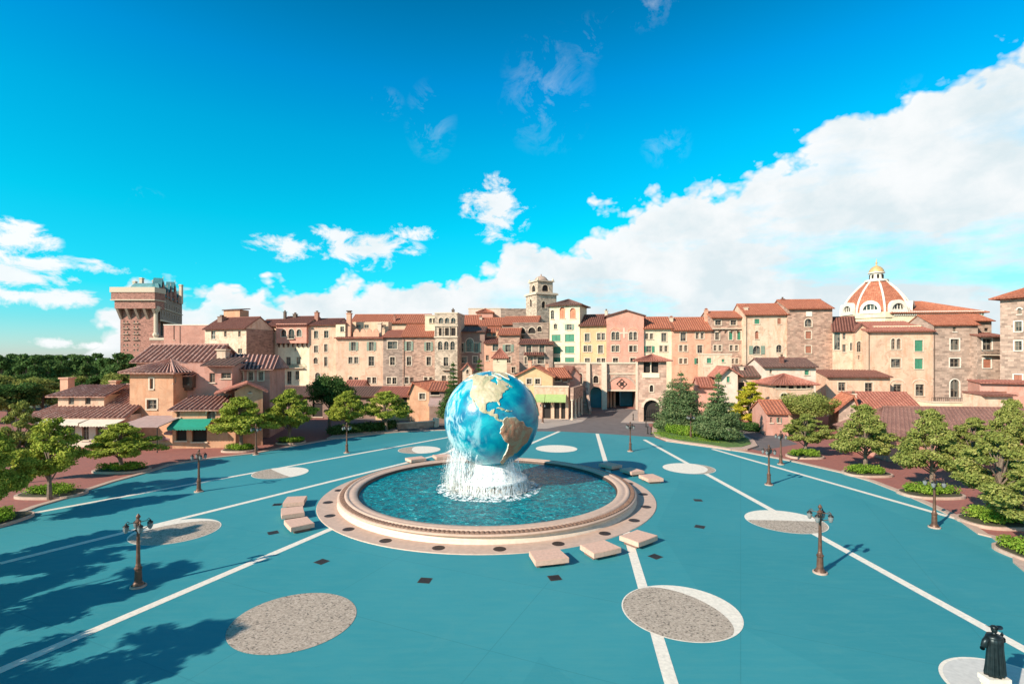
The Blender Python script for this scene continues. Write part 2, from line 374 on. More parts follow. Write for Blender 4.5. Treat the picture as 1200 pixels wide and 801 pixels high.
def thing(name, label, cat, loc=(0,0,0), group=None, rz=0):
    o = bpy.data.objects.new(name, None); o.empty_display_size = 0.3; COL.objects.link(o); o.location = loc; o.rotation_euler.z = rz
    return tag(o, label, cat, group)
def struct(name, mb, mat, smooth=False):
    return tag(mb.build(name, mat, None, smooth), kind='structure')
def dup(root, loc, rz=0, s=None, label=None, group=None, cat=None):
    r = root.copy(); COL.objects.link(r); r.location = loc; r.rotation_euler.z = rz
    if s is not None: r.scale = (s, s, s) if not hasattr(s, '__len__') else s
    if label: r['label'] = label
    if cat: r['category'] = cat
    if group: r['group'] = group
    for c in root.children:
        d = c.copy(); COL.objects.link(d); d.parent = r
        for g in c.children:
            e = g.copy(); COL.objects.link(e); e.parent = d
    return r
# ------------------------------------------------------------------ facades and roofs
class Fac:
    """a vertical wall plane seen in the photograph between columns xl and xr, standing yl and yr metres away"""
    def __init__(s, xl, yl, xr, yr):
        s.A = Vector(((xl-CX)/F*yl, yl)); B = Vector(((xr-CX)/F*yr, yr)); s.L = (B-s.A).length
        s.d = (B-s.A).normalized(); s.n = Vector((s.d.y, -s.d.x))
    def off(s, n):
        q = Fac.__new__(Fac); q.A = s.A+s.n*n; q.L = s.L; q.d = s.d; q.n = s.n; return q
    def P(s, u, n, z):
        p = s.A+s.d*u+s.n*n; return (p.x, p.y, z)
    def at(s, px, py):
        a = (px-CX)/F; d = s.d
        # t*(a,1) = A + u d
        u = (s.A.x - a*s.A.y)/(a*d.y - d.x); t = s.A.y+u*d.y
        return u, CH+(HY-py)/F*t
    def z(s, px, py): return s.at(px, py)[1]
def slope(mb, A, B, Cc, D, rib=0.5, amp=0.09, th=0.16):
    """corrugated tile slope: A,B eave left/right, D,Cc ridge above A,B; plus a slab below it"""
    A, B, Cc, D = map(Vector, (A, B, Cc, D))
    nrm = (B-A).cross(D-A if (D-A).length > (Cc-B).length else Cc-B).normalized()
    if nrm.z < 0: nrm = -nrm
    n = max(2, int(round((B-A).length/rib))); k = 6; N = n*k
    vs = []
    for i in range(N+1):
        t = i/N; ph = (i % k)/k
        h = amp*max(0, sin(pi*min(1, ph/0.55))) if ph < .55 else 0.0
        e = A.lerp(B, t)+nrm*h; r = D.lerp(Cc, t)+nrm*h
        vs += [tuple(e), tuple(r)]
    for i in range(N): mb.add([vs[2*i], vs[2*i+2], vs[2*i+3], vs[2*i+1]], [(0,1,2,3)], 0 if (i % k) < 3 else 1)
    top = [A-nrm*.01, B-nrm*.01, Cc-nrm*.01, D-nrm*.01]; bot = [p-nrm*th for p in (A, B, Cc, D)]
    p = [tuple(x) for x in bot+top]
    if (Cc-D).length < 1e-3:
        mb.add([p[0],p[1],p[2],p[4],p[5],p[6]], [(2,1,0),(3,4,5),(0,1,4,3),(1,2,5,4),(2,0,3,5)])
    else: mb.hexa(p)
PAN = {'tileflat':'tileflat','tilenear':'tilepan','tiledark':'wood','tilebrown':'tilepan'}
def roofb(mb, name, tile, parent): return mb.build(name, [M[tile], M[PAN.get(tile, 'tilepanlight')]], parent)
def ridgecap(mb, p, q, r=0.14): mb.tube([p, q], r, 6)
def parsew(s, mp):
    out = []
    for t in s.replace('\n', ';').split(';'):
        t = t.split()
        if len(t) < 5: continue
        x, y, w, h = map(float, t[1:5]); ox, oy, sc = mp
        out.append((t[0], ox+(x-w/2)/sc, oy+(y-h/2)/sc, ox+(x+w/2)/sc, oy+(y+h/2)/sc))
    return out
R3, R4, R5, R6 = (290,340,5.006), (380,340,5.006), (500,310,4.219), (600,310,4.219)
R7, R8, R9, R10 = (700,340,5.006), (800,340,5.006), (900,300,4.006), (1000,300,4.005)
R1, R2, RP = (0,310,4.214), (140,330,4.005), (0,0,1.0)
REV = 0.28
def arcpts(u0, u1, zs, zt, n=8):
    um = (u0+u1)/2; r = (u1-u0)/2
    return [(um-r*cos(pi*i/n), zs+(zt-zs)*sin(pi*i/n)) for i in range(n+1)]
def wall_mesh(mb, fc, u0, u1, z0, z1, holes, n=0.0):
    """front sheet with real openings and their reveals. holes: (a,b,c,d,arch) = u0,u1,z0,z1"""
    us = sorted({round(x, 4) for x in [u0, u1]+[h[0] for h in holes]+[h[1] for h in holes] if u0-1e-6 <= x <= u1+1e-6})
    zs = sorted({round(x, 4) for x in [z0, z1]+[h[2] for h in holes]+[h[3] for h in holes] if z0-1e-6 <= x <= z1+1e-6})
    for i in range(len(us)-1):
        for j in range(len(zs)-1):
            um, zm = (us[i]+us[i+1])/2, (zs[j]+zs[j+1])/2
            if any(h[0] < um < h[1] and h[2] < zm < h[3] for h in holes): continue
            mb.poly([fc.P(us[i],n,zs[j]), fc.P(us[i+1],n,zs[j]), fc.P(us[i+1],n,zs[j+1]), fc.P(us[i],n,zs[j+1])])
    for a, b_, c, d, ar in holes:
        P = fc.P; sp = d
        if ar:
            sp = max(c, d-(b_-a)/2); ap = arcpts(a, b_, sp, d)
            for q in range(8):
                cor = (a, d) if q < 4 else (b_, d)
                mb.poly([P(cor[0],n,cor[1]), P(ap[q][0],n,ap[q][1]), P(ap[q+1][0],n,ap[q+1][1])])
                mb.poly([P(ap[q][0],n,ap[q][1]), P(ap[q][0],n-REV,ap[q][1]), P(ap[q+1][0],n-REV,ap[q+1][1]), P(ap[q+1][0],n,ap[q+1][1])])
        else: mb.poly([P(a,n,d), P(a,n-REV,d), P(b_,n-REV,d), P(b_,n,d)])
        mb.poly([P(a,n,c), P(a,n-REV,c), P(a,n-REV,sp), P(a,n,sp)])
        mb.poly([P(b_,n,c), P(b_,n,sp), P(b_,n-REV,sp), P(b_,n-REV,c)])
        mb.poly([P(a,n,c), P(b_,n,c), P(b_,n-REV,c), P(a,n-REV,c)])
def window(root, fc, k, a, b_, c, d, n=0.0, trimmat='trim'):
    """one window: frame mesh > pane, shutters"""
    ar = k[0] == 'a'; sp = max(c, d-(b_-a)/2) if ar else d; P = fc.P; w = b_-a
    mb = MB(); e = 0.09
    nf, nb = n-REV+0.10, n-REV+0.02
    if 'D' not in k:
        mb.fbox(fc, a, a+e, nb, nf, c, sp); mb.fbox(fc, b_-e, b_, nb, nf, c, sp); mb.fbox(fc, a+e, b_-e, nb, nf, c, c+e)
        if not ar: mb.fbox(fc, a+e, b_-e, nb, nf, d-e, d)
        if not any(q in k for q in 'GBO'):
            um = (a+b_)/2; mb.fbox(fc, um-.045, um+.045, nb, nf-.02, c+e, d-e)
            zz = c+(sp-c)*.5; mb.fbox(fc, a+e, um-.045, nb, nf-.03, zz-.035, zz+.035); mb.fbox(fc, um+.045, b_-e, nb, nf-.03, zz-.035, zz+.035)
    # sill and surround
    t = 0.20; mb.mi = 1
    mb.fbox(fc, a-.14, b_+.14, n-.02, n+.14, c-.16, c-.004)
    if 't' in k or ar:
        if 't' in k:
            mb.fbox(fc, a-t, a-.004, n-.02, n+.05, c, sp); mb.fbox(fc, b_+.004, b_+t, n-.02, n+.05, c, sp)
        if ar:
            p1 = arcpts(a-.004, b_+.004, sp, d+.004); p2 = arcpts(a-t, b_+t, sp, d+t)
            for q in range(8):
                mb.hexa([P(p1[q][0],n+.055,p1[q][1]), P(p1[q+1][0],n+.055,p1[q+1][1]), P(p1[q+1][0],n-.02,p1[q+1][1]), P(p1[q][0],n-.02,p1[q][1]),
                         P(p2[q][0],n+.055,p2[q][1]), P(p2[q+1][0],n+.055,p2[q+1][1]), P(p2[q+1][0],n-.02,p2[q+1][1]), P(p2[q][0],n-.02,p2[q][1])])
        else: mb.fbox(fc, a-t, b_+t, n-.02, n+.05, d+.004, d+t)
    nm = 'opening' if 'D' in k else 'window'
    win = mb.build(nm, [M['frame'] if 'p' not in k else M['trimwhite'], M[trimmat]], root)
    # pane
    pb = MB(); nn = n-REV+.012
    pts = [P(a,nn,c), P(b_,nn,c)]
    if ar: pts += [P(x,nn,z) for x, z in reversed(arcpts(a, b_, sp, d))]
    else: pts += [P(b_,nn,d), P(a,nn,d)]
    if any(q in k for q in 'GBO'):
        mt = M['green'] if 'G' in k else M['brownshut'] if 'B' in k else M['orange']
        um = (a+b_)/2
        for s0, s1 in ((a+.02, um-.02), (um+.02, b_-.02)):
            sb = MB(); sb.fbox(fc, s0, s1, nb+.03, nf+.05, c+.02, sp-.02)
            nz = max(3, int((sp-c)/.22))
            for q in range(nz):
                z = c+.06+(sp-c-.12)*q/nz; sb.fbox(fc, s0+.06, s1-.06, nf+.045, nf+.085, z, z+.07)
            sb.build('shutter', mt, win)
        pb.poly(pts); pb.build('pane', mt if ar else M['dark'], win)
    else:
        pb.poly(pts); pb.build('pane', M['dark'] if 'D' in k else M['glass'], win)
    if 's' in k or 'g' in k:
        for s0, s1 in ((a-w*.55, a-.05), (b_+.05, b_+w*.55)):
            sb = MB(); sb.fbox(fc, s0, s1, n+.02, n+.08, c, d)
            for q in range(5):
                z = c+.05+(d-c-.1)*q/5; sb.fbox(fc, s0+.05, s1-.05, n+.08, n+.11, z, z+.08)
            sb.build('shutter', M['green'] if 's' in k else M['greygreen'], win)
    return win
def balcony(root, fc, u0, u1, z, n=0.0, dep=0.9):
    mb = MB(); mb.fbox(fc, u0, u1, n-.02, n+dep, z-.18, z); mb.mi = 1
    for q in range(int((u1-u0)/.22)+1):
        u = u0+.06+q*.22
        if u > u1-.04: break
        mb.fbox(fc, u-.02, u+.02, n+dep-.1, n+dep-.06, z, z+.85)
    mb.fbox(fc, u0+.02, u1-.02, n+dep-.12, n+dep-.04, z+.85, z+.92)
    mb.fbox(fc, u0+.02, u0+.08, n, n+dep-.12, z+.85, z+.92); mb.fbox(fc, u1-.08, u1-.02, n, n+dep-.12, z+.85, z+.92)
    return mb.build('balcony', [M['trim'], M['iron']], root)
def body(mb, fc, u0, u1, z0, z1, dep, holes, n=0.0, gable=None, top=True):
    wall_mesh(mb, fc, u0, u1, z0, z1, holes, n); P = fc.P
    mb.poly([P(u0,n,z0), P(u0,n,z1), P(u0,n-dep,z1), P(u0,n-dep,z0)])
    mb.poly([P(u1,n,z0), P(u1,n-dep,z0), P(u1,n-dep,z1), P(u1,n,z1)])
    mb.poly([P(u0,n-dep,z0), P(u0,n-dep,z1), P(u1,n-dep,z1), P(u1,n-dep,z0)])
    if top: mb.poly([P(u0,n,z1), P(u1,n,z1), P(u1,n-dep,z1), P(u0,n-dep,z1)])
def chimney(roof, fc, px, pytop, wpx, back, zb, kind='m', mat='peach'):
    f2 = fc.off(-back); u, zt = f2.at(px, pytop); u0 = f2.at(px-wpx/2, pytop)[0]; w = max(.3, (u-u0)); 
    mb = MB(); mb.fbox(f2, u-w, u+w, -w, w, zb, zt-.55)
    mb.fbox(f2, u-w-.1, u+w+.1, -w-.1, w+.1, zt-.55, zt-.4); mb.mi = 1
    if kind == 'm':
        mb.fbox(f2, u-w*.7, u+w*.7, -w*.7, w*.7, zt-.4, zt-.15); 
        p = [f2.P(u-w, w, zt-.15), f2.P(u+w, w, zt-.15), f2.P(u+w, -w, zt-.15), f2.P(u-w, -w, zt-.15), f2.P(u, 0, zt+.05)]
        mb.add(p, [(3,2,1,0),(0,1,4),(1,2,4),(2,3,4),(3,0,4)])
    else: mb.fbox(f2, u-w*.5, u+w*.5, -w*.5, w*.5, zt-.4, zt)
    return mb.build('chimney', [M[mat], M['tile'] if kind == 'm' else M['wood']], roof)
def house(name, label, cat, fc, eave, mat, wins='', mp=RP, dep=8, z0=0.0, roof='gable', ridge=None, run=None, tile='tile', over=0.8,
          rib=0.5, chim=(), trim='trim', extra=None, group='hotel blocks around the plaza', xr=None, apexx=None, cornice=True, pipes=()):
    """eave / ridge are photograph rows measured at the wall's left edge unless given as metres (negative)"""
    u0, u1 = 0.0, fc.L; mid = fc.P(fc.L/2, 0, 0)
    root = thing(name, label, cat, (mid[0], mid[1], z0), group)
    xm = CX+F*mid[0]/mid[1]
    ze = fc.z(xm, eave)
    wl = []; holes = []
    for k, x0, y0, x1, y1 in parsew(wins, mp):
        a, zt = fc.at(x0, y0); b_, _ = fc.at(x1, y0); zb = fc.z((x0+x1)/2, y1); zt = fc.z((x0+x1)/2, y0)
        a = max(a, .12); b_ = min(b_, fc.L-.12); zt = min(zt, ze-.15)
        if b_-a < .25 or zt-zb < .3: continue
        zb = max(zb, z0+.05)
        wl.append((k, a, b_, zb, zt)); holes.append((a, b_, zb, zt, k[0] == 'a'))
    mb = MB(); rb = MB(); P = fc.P
    if run is None: run = dep/2
    if roof == 'gable':
        zr = fc.off(-run).z(xm, ridge)
        body(mb, fc, u0, u1, z0, ze, dep, holes)
        zt_ = ze+(zr-ze)*0.98
        mb.poly([P(u0,0,ze), P(u0,-run,zt_), P(u0,-dep,ze)]); mb.poly([P(u1,0,ze), P(u1,-dep,ze), P(u1,-run,zt_)])
        dz = (zr-ze)/run*over; s = .18; lift = .17
        slope(rb, P(u0-s,over,ze-dz+lift), P(u1+s,over,ze-dz+lift), P(u1+s,-run,zr+lift), P(u0-s,-run,zr+lift), rib)
        db = dep-run; dzb = (zr-ze)/db*over
        slope(rb, P(u1+s,-dep-over,ze-dzb+lift), P(u0-s,-dep-over,ze-dzb+lift), P(u0-s,-run-.01,zr+lift), P(u1+s,-run-.01,zr+lift), rib)
        ridgecap(rb, P(u0-s,-run,zr+lift), P(u1+s,-run,zr+lift))
        if cornice: rb.fbox(fc, u0, u1, -.02, .16, ze-.24-dz*0, ze-.06)
    elif roof == 'hip':
        rn = min(dep/2, run); f2 = fc.off(-rn); zr = f2.z(xm, ridge); o = over; lift = .12
        body(mb, fc, u0, u1, z0, ze, dep, holes)
        L = fc.L; ins = min(L/2, rn)
        dz = (zr-ze)/rn*o; q = ze-dz+lift; zr += lift
        a, b_, c, d = P(-o,o,q), P(L+o,o,q), P(L+o,-dep-o,q), P(-o,-dep-o,q); e, g = P(ins,-dep/2,zr), P(L-ins,-dep/2,zr)
        slope(rb, a, b_, g, e, rib); slope(rb, c, d, e, g, rib); slope(rb, b_, c, g, g, rib); slope(rb, d, a, e, e, rib)
        for x, y in ((a, e), (b_, g), (c, g), (d, e)): ridgecap(rb, x, y)
        if L-2*ins > .1: ridgecap(rb, e, g)
    elif roof == 'front':       # gable end towards the plaza; ridge = row of the apex
        ax = apexx or xm; ua, za = fc.at(ax, ridge); o = over; lift = .14
        body(mb, fc, u0, u1, z0, ze, dep, holes, top=False)
        mb.poly([P(u0,0,ze), P(u1,0,ze), P(ua,0,za)]); mb.poly([P(u0,-dep,ze), P(ua,-dep,za), P(u1,-dep,ze)])
        for uu, sg in ((u0, -1), (u1, 1)):
            m_ = (za-ze)/abs(ua-uu); ue = uu+sg*o; zz = ze-m_*o+lift
            if sg < 0: slope(rb, P(ue,-dep-.2,zz), P(ue,o,zz), P(ua,o,za+lift), P(ua,-dep-.2,za+lift), rib)
            else: slope(rb, P(ue,o,zz), P(ue,-dep-.2,zz), P(ua,-dep-.2,za+lift), P(ua,o,za+lift), rib)
        ridgecap(rb, P(ua,o,za+lift), P(ua,-dep,za+lift))
        zr = za
    elif roof == 'shed':
        f2 = fc.off(-dep); zr = f2.z(xm, ridge); body(mb, fc, u0, u1, z0, ze, dep, holes)
        zt_ = ze+(zr-ze)*.98
        mb.poly([P(u0,0,ze), P(u0,-dep,zt_), P(u0,-dep,ze)]); mb.poly([P(u1,0,ze), P(u1,-dep,ze), P(u1,-dep,zt_)]); mb.poly([P(u0,-dep,ze), P(u0,-dep,zt_), P(u1,-dep,zt_), P(u1,-dep,ze)])
        dz = (zr-ze)/dep*over
        slope(rb, P(u0-.18,over,ze-dz+.15), P(u1+.18,over,ze-dz+.15), P(u1+.18,-dep,zr+.15), P(u0-.18,-dep,zr+.15), rib)
    else:                       # flat with parapet coping
        body(mb, fc, u0, u1, z0, ze, dep, holes); zr = ze
        rb.fbox(fc, u0-.08, u1+.08, -.35, .1, ze+.003, ze+.28); rb.fbox(fc, u0-.08, u0+.3, -dep-.08, -.353, ze+.003, ze+.27); rb.fbox(fc, u1-.3, u1+.08, -dep-.08, -.353, ze+.003, ze+.27)
    mb.build('wall', M[mat], root)
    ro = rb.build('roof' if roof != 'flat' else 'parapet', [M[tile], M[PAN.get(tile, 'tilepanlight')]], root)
    for k, a, b_, c, d in wl: window(root, fc, k, a, b_, c, d, 0, trim)
    for ch in chim:
        chimney(ro, fc, ch[0], ch[1], ch[2], ch[3] if len(ch) > 3 else run*.6, ze-.2, *(ch[4:]))
    for x in pipes:
        u = fc.at(x, 419)[0]; pb = MB(); pb.tube([P(u,.12,z0), P(u,.12,ze-.2)], .06, 6); pb.build('drainpipe', M['wood'], root)
    if extra: extra(root, fc, ze, zr)
    return root
def pbox(root, fc, nm, px0, px1, py0, py1, n0, n1, mat):
    a = fc.at(px0, py0)[0]; b_ = fc.at(px1, py0)[0]; xm = (px0+px1)/2
    mb = MB(); mb.fbox(fc, a, b_, n0, n1, fc.z(xm, py1), fc.z(xm, py0)); return mb.build(nm, M[mat], root)
# ------------------------------------------------------------------ the hotel front, left to right
def h2x(root, fc, ze, zr):
    pass
def eff(pairs): return Fac(*pairs)
house('hotel_block', 'plain pink flat-roofed box block beside the tall brick tower', 'building', Fac(192,150,262,150), 381, 'pink', 'r 204 388 1.4 20', RP, 14, roof='flat', ridge=0, tile='trimwhite', pipes=(211,))
def turret1(root, fc, ze, zr):
    f = fc.off(-5); a, t = f.at(262, 362); b_, _ = f.at(281, 362); mb = MB(); mb.fbox(f, a, b_, -3, 0, ze-.5, t-.3); mb.build('turret', M['ochre'], root)
    mb = MB(); slope(mb, f.P(a-.3,.3,t-.3), f.P(b_+.3,.3,t-.3), f.P(b_+.3,-3.3,t+.25), f.P(a-.3,-3.3,t+.25)); roofb(mb, 'turret_roof', 'tiledark', root)
    mb = MB(); mb.fbox(fc, fc.L+.003, fc.L+.1, -9, 0, 0, ze-.3); mb.build('stone_side_wall', M['stone'], root)
house('hotel_block', 'cream stone corner block with roof turret and shaded right side, leftmost of the hotel front', 'building', Fac(240,131,288.5,127), 384, 'stained',
      'r 497 245 12 26;r 563 245 12 26;r 445 308 20 24;r 497 316 12 24;r 566 325 20 22;p 440 250 20 40;r 500 370 16 24;r 566 372 16 24', R2, 9, ridge=373, tile='tilebrown', chim=((260,369,5,3,'b','brown'),), extra=turret1)
house('hotel_block', 'narrow cream block between the stone corner block and the pink bracketed upper storey', 'building', Fac(299,138,326.5,136), 381.5, 'cream',
      'r 95 255 14 30;r 148 248 10 22;r 145 333 12 30;r 95 335 16 30;rB 157 412 20 34;r 96 402 14 24;r 150 480 14 30', R3, 9, ridge=375, tile='tilebrown')
def jetty(root, fc, ze, zr):
    a = fc.at(326,400)[0]; b_ = fc.at(361.5,400)[0]; zb = fc.z(344,402); mb = MB(); hs = []
    w = []
    for k, x0, y0, x1, y1 in parsew('at 213 250 30 42;at 258 255 34 58;at 303 250 30 42', R3):
        f2 = fc.off(.9); u0, _ = f2.at(x0,y0); u1, _ = f2.at(x1,y0); hs.append((u0,u1,f2.z(344,y1),f2.z(344,y0),True)); w.append((k,u0,u1,f2.z(344,y1),f2.z(344,y0)))
    body(mb, fc, a, b_, zb, ze-.05, .9, hs, n=.9); mb.poly([fc.P(a,0,zb), fc.P(b_,0,zb), fc.P(b_,.9,zb), fc.P(a,.9,zb)])
    mb.build('jettied_storey', M['salmon'], root)
    for q in w: window(root, fc, *q, n=.9)
    balcony(root, fc, hs[1][0]-.1, hs[1][1]+.1, hs[1][2]+.05, .9, .5)
    for i in range(7):
        u = a+.25+(b_-a-.8)*i/6; mb = MB(); mb.fbox(fc, u, u+.3, 0, .85, zb-.45, zb-.01); mb.fbox(fc, u+.02, u+.28, 0, .45, zb-1.0, zb-.45); mb.build('corbel', M['wood'], root)
    f = fc.at(331,429)[0]; g = fc.at(357,429)[0]; balcony(root, fc, f, g, fc.z(344,430.5))
house('hotel_block', 'cream block whose pink top storey with three arched windows juts out on dark corbels', 'building', Fac(325.8,136,362.5,134.5), 379, 'palecream',
      'r 240 415 26 48;r 300 412 24 42;r 245 512 26 75;r 292 498 22 50;r 280 345 8 16', R3, 9, ridge=371.5, tile='tilebrown', over=1.5,
      chim=((334,363.5,2.4,3,'b','wood'),(346,366,3.5,4,'b','wood')), extra=jetty)
house('hotel_block', 'tall peach block with four storeys of narrow windows right of the corbelled pink storey', 'building', Fac(362.5,134.5,394,133.5), 380, 'pinkcream',
      'rt 402 260 24 44;rt 462 258 26 42;rt 402 345 24 40;rt 460 338 20 45;a 400 412 24 36;rt 460 418 20 55;at 412 510 30 55', R3, 9, ridge=374, tile='tilebrown', chim=((371.5,364,4,3,'b','brownshut'),))
def attic(root, fc, ze, zr):
    # set-back attic with scalloped parapet, square corner turret and tall chimney tower
    f = fc.off(-4.5); a = f.at(413,390)[0]; b_ = f.at(455,390)[0]; hs = []; w = []
    for k, x0, y0, x1, y1 in parsew('r 200 212 26 20;r 248 212 26 20;r 350 212 24 18', R4):
        u0, _ = f.at(x0,y0); u1, _ = f.at(x1,y0); q = (u0,u1,f.z(430,y1),f.z(430,y0)); hs.append((*q,False)); w.append((k,*q))
    mb = MB(); body(mb, f, a, b_, ze-.3, f.z(430,377), 3, hs); mb.build('attic_storey', M['cream'], root)
    for q in w: window(root, f, *q)
    fp = fc.off(-1.2); mb = MB(); a = fp.at(414,391)[0]; b_ = fp.at(444,391)[0]; zt = fp.z(430,389)
    mb.fbox(fp, a, b_, -.3, 0, ze+.1, zt)
    for i in range(4):
        u = a+(b_-a)*(i+.5)/4; r = (b_-a)/8*.8; mb.add([fp.P(u-r,0,zt),fp.P(u+r,0,zt),fp.P(u+r*.7,0,zt+.6),fp.P(u,0,zt+.9),fp.P(u-r*.7,0,zt+.6),fp.P(u-r,-.3,zt),fp.P(u+r,-.3,zt),fp.P(u+r*.7,-.3,zt+.6),fp.P(u,-.3,zt+.9),fp.P(u-r*.7,-.3,zt+.6)],
              [(0,1,2,3,4),(9,8,7,6,5),(1,6,7,2),(2,7,8,3),(3,8,9,4),(4,9,5,0)])
    mb.build('scalloped_parapet', M['peach'], root)
    f3 = fc.off(-1.5); a = f3.at(393.5,380)[0]; b_ = f3.at(404.5,380)[0]; zt = f3.z(399,379); q = (f3.at(398.7,0)[0], f3.at(403.2,0)[0], f3.z(400,388.5), f3.z(400,382.5))
    mb = MB(); body(mb, f3, a, b_, ze-.3, zt, 3.2, [(*q,False)]); mb.build('corner_turret', M['palecream'], root); window(root, f3, 'r', *q)
    mb = MB(); slope(mb, f3.P(a-.3,.3,zt+.1), f3.P(b_+.3,.3,zt+.1), f3.P(b_+.3,-3.4,zt+.8), f3.P(a-.3,-3.4,zt+.8)); roofb(mb, 'turret_roof', 'tilebrown', root)
    f4 = fc.off(-2); a, zt = f4.at(406,367.5); b_, _ = f4.at(410.8,367.5); mb = MB(); mb.fbox(f4, a, b_, -1, 0, ze-.3, zt); mb.fbox(f4, a-.15, b_+.15, -1.15, .15, zt, zt+.2); mb.mi = 1
    mb.fbox(f4, a+.15, b_-.15, -.85, -.15, zt+.2, zt+.6); mb.fbox(f4, a-.05, b_+.05, -1.05, .05, zt+.6, zt+.85); mb.build('chimney_tower', [M['peach'], M['wood']], root)
    f5 = fc.off(-2.5); a, zt = f5.at(442.5,379); b_, _ = f5.at(446.5,379); mb = MB(); mb.fbox(f5, a, b_, -.8, 0, ze-.3, zt); mb.fbox(f5, a-.15, b_+.15, -.95, .15, zt, zt+.25); mb.build('chimney', M['trim'], root)
house('hotel_block', 'broad peach block with scalloped roof parapet and a tall thin chimney tower', 'building', Fac(393.5,131,449,130), 396, 'pinkcream',
      'rtg 172 328 26 52;rtg 277 328 26 52;rt 154 410 24 38;rt 188 410 24 38;rt 276 415 32 55;a 155 525 24 40;r 188 528 22 36;rt 262 528 22 36;rt 293 528 22 36', R4, 10, roof='shed', ridge=391, tile='tilepink', extra=attic)
house('hotel_block', 'long rear block with a low terracotta roof behind the peach and pink hotel blocks', 'building', Fac(411,142,502,141), 377.5, 'cream', 'r 350 213 24 14', R4, 8, ridge=369, tile='tile', rib=.6,
      chim=((462.5,368.5,2.6,.5,'b','brownshut'),))
house('hotel_block', 'slim grey brown stone block between the peach block and the pink stone block', 'building', Fac(449,130,471.5,129.5), 394, 'stonegrey',
      'rt 400 322 56 44;rt 400 415 28 48;rt 380 530 24 38;rt 412 530 24 38', R4, 9, ridge=387.5, tile='tilepink')
house('hotel_block', 'pink stone block with deep plain tile roof and mottled wall left of the loggia tower', 'building', Fac(471.5,129.5,512,129), 393, 'stonepink',
      'rtg 497 328 24 55;rtg 612 330 24 52;rt 497 415 26 50;rt 613 415 26 50;rt 484 528 22 38;r 514 528 20 34;rt 596 528 20 38;rt 626 528 20 38', R4, 10, ridge=381, tile='tile', pipes=(473.5,))
def loggia(root, fc, ze, zr):
    for py, nm in ((381.5,'string_course'),(395,'string_course')):
        mb = MB(); z = fc.z(524,py); mb.fbox(fc, -.15, fc.L+.15, 0, .3, z-.12, z+.18); mb.build(nm, M['trim'], root)
    f = fc.at(517.5,0)[0]; g = fc.at(528.5,0)[0]; balcony(root, fc, f, g, fc.z(523,432.5))
    for i in range(4):
        u = .12+(fc.L-.24)*i/3; mb = MB(); mb.tube([fc.P(u,.14,fc.z(524,394)), fc.P(u,.14,fc.z(524,383))], .13, 8); mb.build('column', M['trim'], root)
    # vase on the parapet
house('loggia_tower', 'square cream tower with three tiers of triple arches and columns', 'tower', Fac(509.5,126,536,125.3), 367.3, 'towerstone',
      'a 685 178 26 34;a 721 178 26 34;a 757 178 26 34;rD 685 243 25 46;rD 721 243 25 46;rD 757 243 25 46;a 680 325 26 52;a 716 325 26 52;a 753 325 26 52;rt 714 418 28 52;r 702 520 24 40', R4, 8, roof='flat', ridge=0, tile='trim', chim=((531,361,2.2,4,'b','wood'),), extra=loggia)
house('hotel_block', 'side bay of pale cream plaster tucked behind the left of the loggia tower', 'building', Fac(498,131,511,131), 370, 'palecream', 'a 624 178 16 28;a 645 178 14 28', R4, 5, roof='flat', ridge=0, tile='trim')
house('hotel_block', 'dark brown block with a large pale-rimmed arched window right of the loggia tower', 'building', Fac(535.5,130,568,129.5), 388, 'brown',
      'rtg 172 410 20 46;at 213 398 36 66;rtg 245 410 22 46;rt 180 470 36 30;rt 240 470 22 34', R5, 8, ridge=383.5, tile='tiledark')
house('hotel_block', 'upper rear block with long terracotta roof above the dark brown block', 'building', Fac(534,140,563,140), 379, 'brown', '', RP, 8, ridge=370, tile='tile')
house('hotel_block', 'upper rear block with stepped terracotta roof and two small windows', 'building', Fac(562,139,602,138.5), 380.5, 'brown', 'r 303 303 20 22;r 345 303 20 22', R5, 8, ridge=373, tile='tile', chim=((563.5,370,3,3,'b','trim'),))
house('hotel_block', 'pale flat-roofed block rising behind the middle roofs', 'building', Fac(549,152,592,152), 362, 'white', '', RP, 8, roof='flat', ridge=0, tile='trim')
house('hotel_block', 'red roof pavilion with brown sides on the pale flat block', 'building', Fac(559,148,577.5,148), 366, 'salmon', '', RP, 8, roof='hip', ridge=362, tile='tile', over=.4)
house('hotel_block', 'brown stone block rising directly left of the bell tower', 'building', Fac(587,148,620,148), 362.5, 'stonegrey', '', RP, 8, roof='flat', ridge=0, tile='stonegrey')
house('hotel_block', 'rear block with slanting orange roof sloping down right to the bell tower', 'building', Fac(588,137,630,135), 379, 'brown', '', RP, 9, ridge=371.5, tile='tile')
house('hotel_block', 'orange peach block with a flat dark tile top in the middle of the front', 'building', Fac(567.5,128,588,127.5), 401.5, 'peach', 'rt 340 408 28 34;r 300 460 14 26;rt 342 500 22 30', R5, 8, ridge=397, tile='tilebrown')
house('hotel_block', 'brown stone block with green grey window and a red tiled top beside the peach block', 'building', Fac(584,126.5,609,126), 391.5, 'stonepink', 'rtg 403 413 26 36;rt 405 470 22 30;rt 430 520 20 30', R5, 9, ridge=385.5, tile='tile', chim=((583.5,386,4,3,'b','ochre'),))
house('hotel_block', 'raised brown block with small dark windows above the orange peach block', 'building', Fac(566,133,586,133), 388.5, 'ochre', 'r 305 342 26 18;r 335 342 18 18', R5, 6, ridge=384, tile='tile')
house('watch_turret', 'small cream turret with a pyramid tile roof above the globe', 'turret', Fac(578,117,594,117), 418, 'palecream', 'r 350 470 6 12;r 352 440 8 8', R5, 4.2, roof='hip', ridge=408, tile='tilepink', over=.45)
